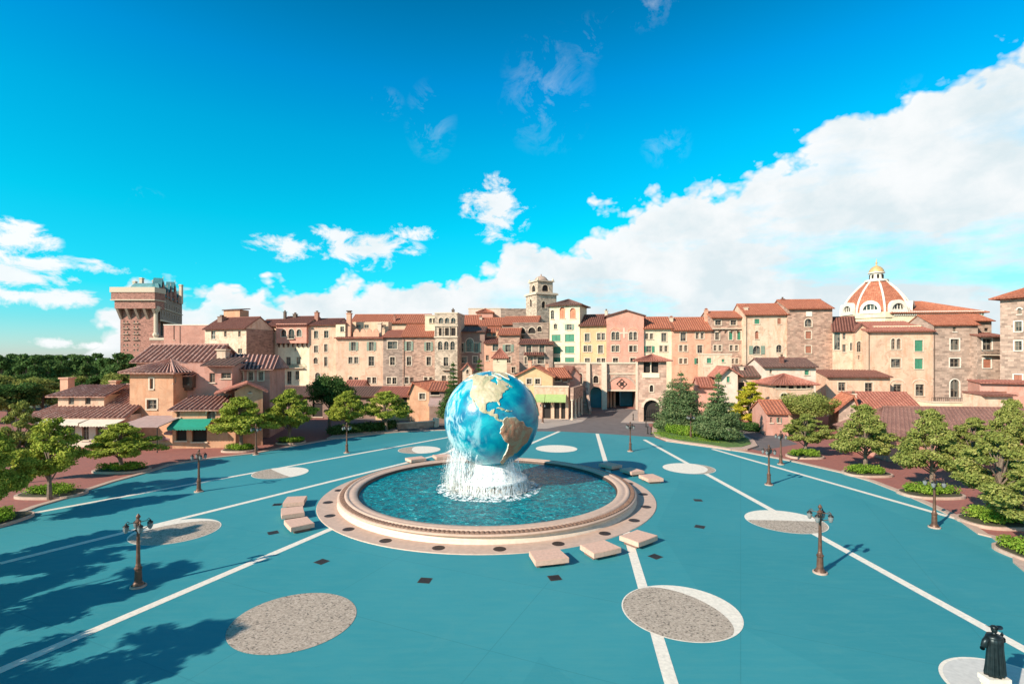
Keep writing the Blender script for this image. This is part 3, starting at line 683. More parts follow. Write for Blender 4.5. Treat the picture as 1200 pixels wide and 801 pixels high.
house('watch_turret', 'tiny brown house with steep red roof between the two conifers behind the globe', 'turret', Fac(542,112,553,112), 432, 'stained', 'a 202 528 12 22', R5, 3.5, roof='front', ridge=426, apexx=547.5, tile='tilepink', over=.4)
house('hotel_block', 'dark stone block with double rows of small roofs below the bell tower', 'building', Fac(608.5,122,648,121), 402.5, 'stonegrey', 'rt 505 415 26 40;rt 570 415 26 40;rt 512 472 26 34;rt 565 472 34 34;rt 490 472 12 34', R5, 9, ridge=398.5, tile='tilebrown', over=.8,
      extra=lambda root, fc, ze, zr: (lambda mb: (slope(mb, fc.P(1.2,1.3,fc.z(628,415.5)), fc.P(fc.L-2,1.3,fc.z(628,415.5)), fc.P(fc.L-2,0.02,fc.z(628,412.5)), fc.P(1.2,0.02,fc.z(628,412.5))), roofb(mb, 'pent_roof', 'tilebrown', root)))(MB()))
house('hotel_block', 'rough dark stone block with blind arches at the foot of the bell tower', 'building', Fac(601,131,643,130), 379, 'stonegrey', 'aD 470 325 34 30;aD 520 325 34 30;aD 558 318 20 26;r 470 358 20 18', R5, 8, roof='flat', ridge=0, tile='stonegrey')

# bell tower, its corner turned towards the plaza
def bell_tower():
    Y0 = 140.0; s = 6.3; th = 0.46; X0 = (629-CX)/F*Y0
    fr = Fac.__new__(Fac); fr.A = Vector((X0, Y0)); fr.d = Vector((cos(th), sin(th))); fr.n = Vector((fr.d.y, -fr.d.x)); fr.L = s
    root = thing('bell_tower', 'tall square stone bell tower with open arched belfry and shallow dome', 'tower', (X0, Y0, 0))
    lf = Fac.__new__(Fac); lf.d = Vector((sin(th), -cos(th))); lf.A = Vector((X0, Y0))-lf.d*s; lf.n = Vector((lf.d.y, -lf.d.x)); lf.L = s
    z1 = fr.z(629, 344.5)
    def hol(f, t): return [(f.at(x-w/2,0)[0], f.at(x+w/2,0)[0], f.z(x,y+h/2), f.z(x,y-h/2), True) for x, y, w, h in t]
    mb = MB(); h1 = hol(fr, [(637,357,4,8),(637.5,380.5,3.6,8)]); h2 = hol(lf, [(622,355,2.2,9)])
    wall_mesh(mb, fr, 0, s, 0, z1, h1); wall_mesh(mb, lf, 0, s, 0, z1, h2)
    P = fr.P; mb.poly([P(s,0,0),P(s,-s,0),P(s,-s,z1),P(s,0,z1)]); mb.poly([P(0,-s,0),P(s,-s,0),P(s,-s,z1),P(0,-s,z1)]); mb.poly([P(0,0,z1),P(s,0,z1),P(s,-s,z1),P(0,-s,z1)])
    mb.build('shaft', M['towerstone'], root)
    for f, hs in ((fr, h1), (lf, h2)):
        for q in hs: window(root, f, 'aD', *q[:4])
    mb = MB(); mb.fbox(fr, -.4, s+.4, -s-.4, .4, z1+.003, z1+.4); mb.fbox(fr, -.2, s+.2, -s-.2, .2, z1+.4, z1+.6); mb.build('cornice', M['trim'], root)
    i = .75; z2 = fr.z(629, 328.5); f2 = fr.off(-i); f3 = lf.off(-i)
    hb = [(s/2-1.0, s/2+1.0, z1+1.0, z2-.9, True)]; mb = MB()
    wall_mesh(mb, f2, i, s-i, z1+.6, z2, hb); wall_mesh(mb, f3, i, s-i, z1+.6, z2, hb)
    P = fr.P; mb.poly([P(s-i,-i,z1+.6),P(s-i,-s+i,z1+.6),P(s-i,-s+i,z2),P(s-i,-i,z2)]); mb.poly([P(i,-s+i,z1+.6),P(s-i,-s+i,z1+.6),P(s-i,-s+i,z2),P(i,-s+i,z2)])
    mb.poly([P(i,-i,z2),P(s-i,-i,z2),P(s-i,-s+i,z2),P(i,-s+i,z2)])
    mb.build('belfry', M['towerstone'], root); window(root, f2, 'aD', *hb[0][:4]); window(root, f3, 'aD', *hb[0][:4])
    mb = MB(); mb.fbox(fr, i-.35, s-i+.35, -s+i-.35, -i+.35, z2+.003, z2+.3); mb.build('cornice', M['trim'], root)
    c = fr.P(s/2, -s/2, z2); mb = MB(); mb.lathe(c[0], c[1], [(s*.33,z2+.3),(s*.33,z2+.65),(s*.29,z2+.8),(s*.24,z2+1.3),(s*.15,z2+1.7),(.25,z2+1.85),(.2,z2+2.2),(.02,z2+2.5)], 16); mb.build('dome', M['stonewarm'], root, True)
    for a in (i, s-i):
        for b_ in (-i, -s+i):
            q = fr.P(a, b_, z2); mb = MB(); mb.lathe(q[0], q[1], [(.25,z2+.3),(.3,z2+.5),(.12,z2+.9),(.02,z2+1.15)], 8); mb.build('finial', M['trim'], root)
bell_tower()
house('hotel_block', 'tall pale yellow block with green shutters and orange arched top windows beside the bell tower', 'building', Fac(644,123.5,679.5,120.8), 356.5, 'palecream',
      'a 200 247 16 44;aO 249 238 26 56;aO 301 240 28 52;a 215 305 16 26;rg 284 308 22 28;rG 218 362 44 32;rG 285 362 46 36;rG 218 422 44 34;rG 285 420 46 34;rG 218 472 44 26;rG 285 472 46 26', R6, 7.2, roof='hip', ridge=351.5, tile='tiledark', over=.8)
house('hotel_block', 'yellow block with a red roof between the pale tower block and the pink gabled block', 'building', Fac(679,121,711.5,119), 380, 'yellow',
      'rt 372 360 24 38;rt 430 355 18 34;rt 451 355 18 34;rt 363 415 18 30;rt 384 415 18 30;rt 438 418 24 40;rt 373 476 24 28;rt 429 476 18 28;rt 452 476 18 28', R6, 9, ridge=369.5, tile='tilebrown', chim=((710.5,362,3.2,3,'b','trim'),), z0=5.0)
def arcs_pink(root, fc, ze, zr):
    for x in (721, 741.7):      # big blind arches over the paired windows, cross ornament between them
        a, b_ = fc.at(x-6.5,0)[0], fc.at(x+6.5,0)[0]; zs = fc.z(x, 390.5); zt = fc.z(x, 384.5); mb = MB()
        p1 = arcpts(a, b_, zs, zt); p2 = arcpts(a-.25, b_+.25, zs, zt+.25)
        for q in range(8): mb.hexa([fc.P(p1[q][0],.05,p1[q][1]),fc.P(p1[q+1][0],.05,p1[q+1][1]),fc.P(p1[q+1][0],0,p1[q+1][1]),fc.P(p1[q][0],0,p1[q][1]),fc.P(p2[q][0],.05,p2[q][1]),fc.P(p2[q+1][0],.05,p2[q+1][1]),fc.P(p2[q+1][0],0,p2[q+1][1]),fc.P(p2[q][0],0,p2[q][1])])
        mb.build('blind_arch', M['peach'], root)
    u = fc.at(731.2,0)[0]; z = fc.z(731, 390); mb = MB(); mb.fbox(fc, u-.2, u+.2, 0, .06, z-1.2, z+1.2); mb.fbox(fc, u-.9, u-.203, 0, .06, z-.2, z+.2); mb.fbox(fc, u+.203, u+.9, 0, .06, z-.2, z+.2); mb.build('cross_ornament', M['trim'], root)
house('hotel_block', 'pink gabled block directly above the vehicle gateway arch', 'building', Fac(711,118,754.5,117), 370, 'salmon',
      'at 501 352 18 40;at 522 352 18 40;at 588 352 18 40;at 609 352 18 40;rt 501 415 17 30;rt 522 415 17 30;rtD 588 415 17 30;rt 609 415 17 30;rt 512 476 26 30;rt 598 476 26 30', R6, 10, roof='front', ridge=363.7, apexx=733.5, tile='tiledark', over=.5, extra=arcs_pink, z0=5.0)
house('hotel_block', 'pale cream block with one green shuttered window right of the pink gable', 'building', Fac(754,117.5,787.3,117), 383.5, 'palecream',
      'rt 290 270 18 34;rt 318 270 18 34;rt 391 275 30 50;rts 303 345 30 36;rt 374 342 18 34;rt 403 342 18 34;rt 300 415 18 28;rt 374 415 18 28', R7, 9, ridge=372.3, tile='tile', chim=((786.5,370,4,3,'m','trim'),))
house('hotel_block', 'orange plaster block with two long rows of small paired windows', 'building', Fac(787,117,833.5,116.5), 385.2, 'peach',
      'rt 504 273 32 50;rt 586 266 18 34;rt 615 266 18 34;rt 490 340 18 36;rt 519 340 18 36;rt 602 345 30 46;rt 490 415 18 30;rt 518 415 18 30;rts 594 415 24 34', R7, 9, ridge=372.7, tile='tile', chim=((827.5,361,3.6,3,'m','peach'),))
def brackets(root, fc, ze, zr):
    z = fc.z(852,384.5); mb = MB(); mb.fbox(fc, .1, fc.L-.1, 0, .5, z-.2, z); mb.build('jetty_beam', M['trim'], root)
    for i in range(6):
        u = .3+(fc.L-.8)*i/5; mb = MB(); mb.hexa([fc.P(u,.05,z-1.1),fc.P(u+.22,.05,z-1.1),fc.P(u+.22,0,z-1.1),fc.P(u,0,z-1.1),fc.P(u,.5,z-.21),fc.P(u+.22,.5,z-.21),fc.P(u+.22,0,z-.21),fc.P(u,0,z-.21)]); mb.build('bracket', M['wood'], root)
house('hotel_block', 'narrow pink stone block with bracketed top floor and green shuttered doors', 'building', Fac(833.3,116.5,873,116), 371.5, 'stonepink',
      'rt 208 190 34 28;rt 298 190 34 28;rt 203 268 24 44;rtG 282 266 20 48;rtG 330 266 20 48;rt 190 338 17 32;rt 219 338 17 32;rt 285 338 17 32;rt 316 338 17 32;rt 293 415 17 28;rt 318 415 17 28', R8, 9, ridge=365.5, tile='tile', over=.8, extra=brackets)
house('hotel_block', 'weathered cream block with brown arched doors stacked in its middle', 'building', Fac(872.6,114,923.3,113), 367.5, 'stained',
      'rtG 436 182 30 28;rB 566 182 20 34;aB 435 262 20 48;ag 435 350 44 50;aB 435 413 58 40;at 565 342 32 44', R8, 10, ridge=356.7, tile='tile', chim=((874,358,4,2,'m','trim'),(917,348,2.4,5,'b','tilebrown')), pipes=(874.6,))
house('hotel_block', 'tall red brown rubble block with three brown shuttered windows one above the other', 'building', Fac(923,112.5,975.5,111.5), 360.8, 'stonepink',
      'at 189 312 32 36;rtB 189 370 26 34;rtB 189 438 26 34', R9, 11, ridge=351.8, tile='tile',
      extra=lambda root, fc, ze, zr: pbox(root, fc, 'plaque', 944.5, 951.5, 364.8, 370.5, .003, .12, 'trimwhite'))
house('hotel_block', 'cream wing with a lean-to roof and pale niche below the left of the dome', 'building', Fac(975.5,110,1003,108), 386, 'pinkcream',
      'at 325 395 28 90;r 357 375 14 30;r 357 432 16 36;rt 391 425 12 36', R9, 8, ridge=372, tile='tilebrown')
house('hotel_block', 'narrow cream gabled bay with twin arched windows below the dome', 'building', Fac(1002.5,107,1019,106.5), 387, 'pinkcream',
      'a 427 425 20 50;a 453 425 20 50;r 427 475 8 20;r 453 475 8 20', R9, 6, roof='front', ridge=380, apexx=1009, tile='tilebrown', over=.35)
def mould(root, fc, ze, zr):
    for x in (1017.5, 1051.7, 1078):
        a, b_ = fc.at(x-8,0)[0], fc.at(x+8,0)[0]; zs = fc.z(x, 449); zt = fc.z(x, 445); mb = MB(); p1 = arcpts(a, b_, zs, zt); p2 = arcpts(a-.15, b_+.15, zs, zt+.25)
        for q in range(8): mb.hexa([fc.P(p1[q][0],.1,p1[q][1]),fc.P(p1[q+1][0],.1,p1[q+1][1]),fc.P(p1[q+1][0],0,p1[q+1][1]),fc.P(p1[q][0],0,p1[q][1]),fc.P(p2[q][0],.1,p2[q][1]),fc.P(p2[q+1][0],.1,p2[q+1][1]),fc.P(p2[q+1][0],0,p2[q+1][1]),fc.P(p2[q][0],0,p2[q][1])])
        mb.build('arch_moulding', M['trim'], root)
    f = fc.off(-3.5); z0 = f.z(1060, 381.5); mb = MB(); mb.fbox(f, f.at(1024,0)[0], f.at(1082,0)[0], -3, 0, ze, z0); mb.build('roof_terrace', M['palecream'], root)
house('hotel_block', 'cream pink block with two green shuttered windows near the middle of the right wing', 'building', Fac(1015,105,1093.5,103), 387.5, 'pinkcream',
      'at 187 412 18 50;at 213 412 18 50;rtG 307 420 38 52;rt 200 502 46 40;rtG 307 505 38 48;rt 70 624 38 52;rt 207 624 38 48;rt 312 628 40 54', R10, 10, roof='shed', ridge=377, tile='tilepink', over=.9, pipes=(1018,), extra=mould)
house('annexe', 'long low cream wing with three arched bays and brown lean-to roof', 'building', Fac(968,101,1043,99), 441, 'pinkcream',
      'rt 347 612 34 40;rt 473 620 36 52;rt 610 618 34 44', R9, 6, roof='shed', ridge=434, tile='tilebrown', over=.9)
house('hotel_block', 'brown block of large stones with tall arched window left of the balcony bay', 'building', Fac(1093.3,103,1146,102), 379.8, 'stonewarm',
      'r 475 343 16 22;rt 476 415 40 52;rt 476 500 46 40;at 476 620 42 84', R10, 9, ridge=369.5, tile='tile', over=.7, pipes=(1094.5,), trim='trimwhite')
def dentils(root, fc, ze, zr):
    z = fc.z(1100, 368.5); mb = MB(); mb.fbox(fc, .1, fc.L-.1, .0, .25, ze-.1, ze+.25)
    n = 40
    for i in range(n):
        u = .2+(fc.L-.6)*i/n; mb.fbox(fc, u, u+.26, 0.003, .3, ze-.75, ze-.11)
    mb.build('dentil_frieze', M['trimwhite'], root)
house('great_hall', 'long hall behind the right wing with red hipped roof over a white dentil frieze', 'building', Fac(1046,118,1153,116), 365.5, 'palecream', '', RP, 16, roof='hip', ridge=353.6, tile='tile', over=.7, extra=dentils)
def bay(root, fc, ze, zr): balcony(root, fc, fc.at(1149.5,0)[0], fc.at(1169,0)[0], fc.z(1160,415.3), 0, 1.0)
house('hotel_block', 'brown stone bay with an iron balcony under a small projecting roof', 'building', Fac(1145,100.5,1176,100), 393.5, 'stonewarm',
      'rt 628 413 42 54;rtB 627 503 36 42', R10, 7, roof='shed', ridge=388, tile='tilebrown', over=1.2, extra=bay, trim='trimwhite', pipes=(1174.7,))
house('hotel_block', 'small upper stone block with flat red roof tucked left of the corner tower', 'building', Fac(1140,104,1162,104), 375, 'stonewarm', 'rD 568 325 16 26;rD 625 345 20 16', R10, 6, ridge=369, tile='tile', over=.8)
house('corner_tower', 'massive square stone tower with shallow red roof at the right edge', 'tower', Fac(1172,96,1228,90), 345.5, 'stonewarm',
      'rt 774 330 34 46;rt 774 420 34 44;rtB 773 576 38 40;a 780 258 20 28;rt 850 330 34 46;rt 850 420 34 44', R10, 10.5, roof='hip', ridge=335, tile='tile', over=1.2, trim='trimwhite')

# ------------------------------------------------------------------ dome
def dome():
    Y = 125.0; cx = (1027-CX)/F*Y; s = Y/F
    zf = lambda py: CH+(HY-py)*s
    root = thing('domed_hall', 'octagonal dome with terracotta panels, white ribs and gold lantern', 'dome', (cx, Y, 0))
    R = 35*s; zb = zf(368); zt = zf(330); H = zt-zb
    mb = MB(); mb.lathe(cx, Y, [(R+.1,0),(R+.1,zb-1.4),(R+.4,zb-1.3),(R+.4,zb-.4),(R+.2,zb-.4),(R+.2,zb)], 8, pi/8, 2*pi+pi/8-1e-7+1e-7); mb.build('drum', M['palecream'], root)
    prof = [(R*.98*(1-.70*(i/9)**1.8), zb+H*i/9) for i in range(10)]
    for k in range(8):
        mb = MB(); a0, a1 = pi/8+k*pi/4, pi/8+(k+1)*pi/4
        vs = []; fs = []
        for r, z in prof: vs += [(cx+r*cos(a0), Y+r*sin(a0), z), (cx+r*cos(a1), Y+r*sin(a1), z)]
        fs = [(2*i, 2*i+1, 2*i+3, 2*i+2) for i in range(9)]; mb.add(vs, fs); mb.build('tiled_panel', M['tile'], root)
        mb = MB(); mb.tube([(cx+(r+.05)*cos(a0), Y+(r+.05)*sin(a0), z) for r, z in prof], .24, 6); mb.build('rib', M['trimwhite'], root)
        # arched dormer with a lunette window
        am = (a0+a1)/2; d = Vector((-sin(am), cos(am))); f = Fac.__new__(Fac); f.n = Vector((cos(am), sin(am))); f.d = Vector((-sin(am), cos(am)))
        f.d = -f.d if (f.d.y*f.n.x - f.d.x*f.n.y) > 0 and False else f.d
        f.A = Vector((cx, Y))+f.n*(R*.96); f.L = 1; dm = thing_part('dormer', root)
        r0, r1 = R*.20, R*.285
        mb = MB(); p1 = arcpts(-r0, r0, zb+.5, zb+.5+r0*1.0, 10); p2 = arcpts(-r1, r1, zb+.5, zb+.5+r1*1.1, 10)
        for q in range(10): mb.hexa([f.P(p1[q][0],.25,p1[q][1]),f.P(p1[q+1][0],.25,p1[q+1][1]),f.P(p1[q+1][0],-2.8,p1[q+1][1]),f.P(p1[q][0],-2.8,p1[q][1]),f.P(p2[q][0],.25,p2[q][1]),f.P(p2[q+1][0],.25,p2[q+1][1]),f.P(p2[q+1][0],-2.8,p2[q+1][1]),f.P(p2[q][0],-2.8,p2[q][1])])
        mb.fbox(f, -r1, r1, -.6, .3, zb-.3, zb+.49)
        o = mb.build('dormer', M['trimwhite'], root)
        mb = MB(); mb.poly([f.P(-r0,-.3,zb+.5), f.P(r0,-.3,zb+.5)]+[f.P(x,-.3,z) for x, z in reversed(p1[1:-1])]); mb.build('lunette_pane', M['glass'], o)
        mb = MB()
        mb.fbox(f, -r0, r0, -.285, -.145, zb+.45, zb+.6)
        for t in (-.5, 0, .5): mb.fbox(f, t*r0-.07, t*r0+.07, -.28, -.15, zb+.5, zb+.5+r0*.82)
        mb.build('lunette_bars', M['trimwhite'], o)
    # lantern
    zr = prof[-1][1]-.1; r = prof[-1][0]
    mb = MB(); mb.lathe(cx, Y, [(r+.35,zr),(r+.35,zr+.45),(1.45,zr+.5),(1.3,zr+2.0),(1.75,zr+2.1),(1.75,zr+2.35)], 16); mb.build('lantern', M['trimwhite'], root)
    for k in range(8):
        a = k*pi/4+pi/8; q = Fac.__new__(Fac); q.n = Vector((cos(a), sin(a))); q.d = Vector((-sin(a), cos(a))); q.A = Vector((cx, Y))+q.n*1.3; q.L = 1
        mb = MB(); mb.fbox(q, -.22, .22, 0, .16, zr+.75, zr+1.75); mb.build('lantern_opening', M['dark'], root)
    z = zr+2.35; mb = MB(); mb.lathe(cx, Y, [(1.6,z),(1.5,z+.5),(1.2,z+1.0),(.75,z+1.4),(.2,z+1.65),(.12,z+2.1),(.3,z+2.3),(.12,z+2.5),(.03,z+3.3)], 16); mb.build('cupola', M['gold'], root, True)
def thing_part(n, r): return r
dome()

# ------------------------------------------------------------------ far brick tower hotel
def brick_hotel():
    Yb = 340.0; f = Fac(141,Yb,183,Yb)
    root = thing('brick_tower', 'distant tall red brick tower hotel with overhanging top and green roofs', 'building', ((160-CX)/F*Yb, Yb, 0))
    z1 = f.z(160, 372); hs = []; 
    def hb(f, t, ar): return [(f.at(x-w/2,0)[0], f.at(x+w/2,0)[0], f.z(x,y+h/2), f.z(x,y-h/2), ar) for x, y, w, h in t]
    t = [(x, y, 1.6, 2.2) for y in (377,383,389.5,396,404,410) for x in (145.5,149.5,157.5,161.5)]
    hs = hb(f, t, False); mb = MB(); D = 40.0
    # right face runs away from the camera
    r = Fac.__new__(Fac); r.A = Vector(f.P(f.L,0,0)[:2]); e = Vector(((209.5-CX)/F*400, 400.0)); r.L = (e-r.A).length; r.d = (e-r.A).normalized(); r.n = Vector((r.d.y, -r.d.x))
    wall_mesh(mb, f, 0, f.L, 0, z1, hs)
    ht = hb(r, [(189.5,385,3.2,17),(202,387,3.0,14)], True)
    wall_mesh(mb, r, 0, r.L, 0, z1, ht); b0 = f.P(0,0,0); p = [b0[:2], f.P(f.L,0,0)[:2], (e.x, e.y), (e.x-24, e.y+4)]
    mb.poly([(*p[0],0),(*p[0],z1),(*p[3],z1),(*p[3],0)]); mb.poly([(*p[3],0),(*p[3],z1),(*p[2],z1),(*p[2],0)])
    mb.build('shaft', M['brick'], root)
    for q in hs: window(root, f, 'r', *q[:4])
    for q in ht: window(root, r, 'atD', *q[:4])
    for y in (379.3,385.5,392,398.5):
        for x in (147.5, 159.5):
            a = f.at(x-3.6,0)[0]; b_ = f.at(x+3.6,0)[0]; mb = MB(); z = f.z(x,y); mb.fbox(f, a, b_, 0, .9, z, z+.5); mb.build('ledge', M['stonepink'], root)
    # overhanging head, wider than the shaft, on sloping corbels
    z2 = f.z(156, 343.5); zl = f.z(156, 362); fo = f.off(4); a, b_ = fo.at(131.5,0)[0], fo.at(182.5,0)[0]
    mb = MB(); mb.fbox(f, a+1.5, b_-.3, -5, 4, zl, z2-5); mb.fbox(f, a, b_, -5, 5, z2-5, z2); mb.fbox(f, .2, f.L-.1, -5, -.02, z1-.5, zl+.2); mb.build('overhanging_head', M['brick'], root)
    mb = MB(); mb.fbox(f, a-.6, b_+.3, -5.5, 5.5, z2+.01, z2+3.4); mb.fbox(f, a-.4, b_+.2, -5.5, 5.3, z2-5.3, z2-4.6); mb.build('stone_band', M['trim'], root)
    for i in range(5):
        u0 = a+2+(b_-a-5)*i/4; mb = MB(); mb.hexa([f.P(u0,.2,z1-1),f.P(u0+1.6,.2,z1-1),f.P(u0+1.6,0,z1-1),f.P(u0,0,z1-1),f.P(u0,3.9,zl),f.P(u0+1.6,3.9,zl),f.P(u0+1.6,0,zl),f.P(u0,0,zl)]); mb.build('corbel', M['stonegrey'], root)
    # receding upper storeys with gables
    zt = r.z(195, 350); L = r.L; hs = []
    hs = [(L*(i+.5)/9-1.0, L*(i+.5)/9+1.0, z1+1.5+j*6.2, z1+5.0+j*6.2, False) for i in range(9) for j in range(2)]
    hs = [q for q in hs if q[3] < zt-.5]
    mb = MB(); wall_mesh(mb, r, 0, L, z1-2, zt, hs, 2.2); q_ = [r.P(1.5,1.7,0), r.P(L,1.7,0)]; q_ += [(q_[1][0]-24, q_[1][1], 0), (q_[0][0]-22, q_[0][1], 0)]; mb.hexa([(x_, y_, z1-2) for x_, y_, _ in q_]+[(x_, y_, zt) for x_, y_, _ in q_]); mb.build('upper_storeys', M['stonegrey'], root)
    for q in hs: window(root, r, 'rt', *q[:4], n=2.2)
    mb = MB(); mb.fbox(r, 0, L, 2.2, 3.6, z1-2.2, z1-1.2); mb.fbox(r, 0, L, 2.2, 2.9, z1+6.4, z1+6.9); mb.build('stone_band', M['trim'], root)
    q_ = [r.P(-.5,2.8,0), r.P(L+.5,2.8,0)]; mb = MB(); mb.hexa([(*q_[0][:2],zt),(*q_[1][:2],zt),(q_[1][0]-26,q_[1][1],zt),(q_[0][0]-26,q_[0][1],zt),(q_[0][0]-4,q_[0][1]+3,zt+8),(q_[1][0]-4,q_[1][1]-3,zt+8),(q_[1][0]-20,q_[1][1]-3,zt+8),(q_[0][0]-20,q_[0][1]+3,zt+8)]); ro = mb.build('roof', M['copper'], root)
    for u, w, h in ((L*.10,6,11.5),(L*.27,3,7),(L*.42,5,9.5),(L*.62,6.5,13.5),(L*.78,3,7),(L*.90,5,9)):
        mb = MB(); mb.add([r.P(u-w/2,2.9,zt-1),r.P(u+w/2,2.9,zt-1),r.P(u+w/2,2.9,zt+h*.45),r.P(u,2.9,zt+h),r.P(u-w/2,2.9,zt+h*.45),
                           r.P(u-w/2,-3,zt-1),r.P(u+w/2,-3,zt-1),r.P(u+w/2,-3,zt+h*.45),r.P(u,-3,zt+h),r.P(u-w/2,-3,zt+h*.45)], [(0,1,2,3,4),(9,8,7,6,5),(1,6,7,2),(0,4,9,5)]); g = mb.build('gable', M['brick'], root)
        mb = MB(); mb.add([r.P(u-w/2-.3,2.3,zt+h*.45),r.P(u,2.3,zt+h+.4),r.P(u,-3,zt+h+.4),r.P(u-w/2-.3,-3,zt+h*.45),r.P(u+w/2+.3,2.3,zt+h*.45),r.P(u+w/2+.3,-3,zt+h*.45)], [(0,1,2,3),(4,5,2,1)]); mb.build('gable_roof', M['copper'], g)
        mb = MB(); q = r.P(u,2.5,zt+h); mb.tube([q, (q[0],q[1],q[2]+2.5)], [.25,.03], 6); mb.build('finial', M['trim'], g)
    for dx, dy, h in ((-20,4,10),(-14,2,12),(-8,6,11),(-16,30,11),(-8,34,12)):
        q = f.P(f.L,0,0); mb = MB(); mb.box(q[0]+dx-.9, q[0]+dx+.9, q[1]+dy+3, q[1]+dy+5, zt-2, zt+h); mb.box(q[0]+dx-1.2, q[0]+dx+1.2, q[1]+dy+2.7, q[1]+dy+5.3, zt+h-.8, zt+h-.3); mb.build('chimney', M['trim'], root)
    # flanking buttress column with cap
    q = f.P(f.L+.5, 1, 0); mb = MB(); mb.lathe(q[0], q[1], [(1.3,0),(1.3,z1-13),(1.9,z1-12),(1.9,z1-11),(1.2,z1-10),(1.2,z1+3),(2.4,z1+5),(2.6,z1+7),(.1,z1+9)], 8); mb.build('buttress_column', M['trim'], root)
    g = Fac(183,338,197,338); mb = MB(); zz = g.z(190,396); mb.fbox(g, 0, g.L+12, -2, 6, 0, zz-1.5); mb.mi = 1; mb.fbox(g, 0, g.L+12, -2, 6.4, zz-1.497, zz); mb.build('podium', [M['brick'], M['trim']], root)
brick_hotel()

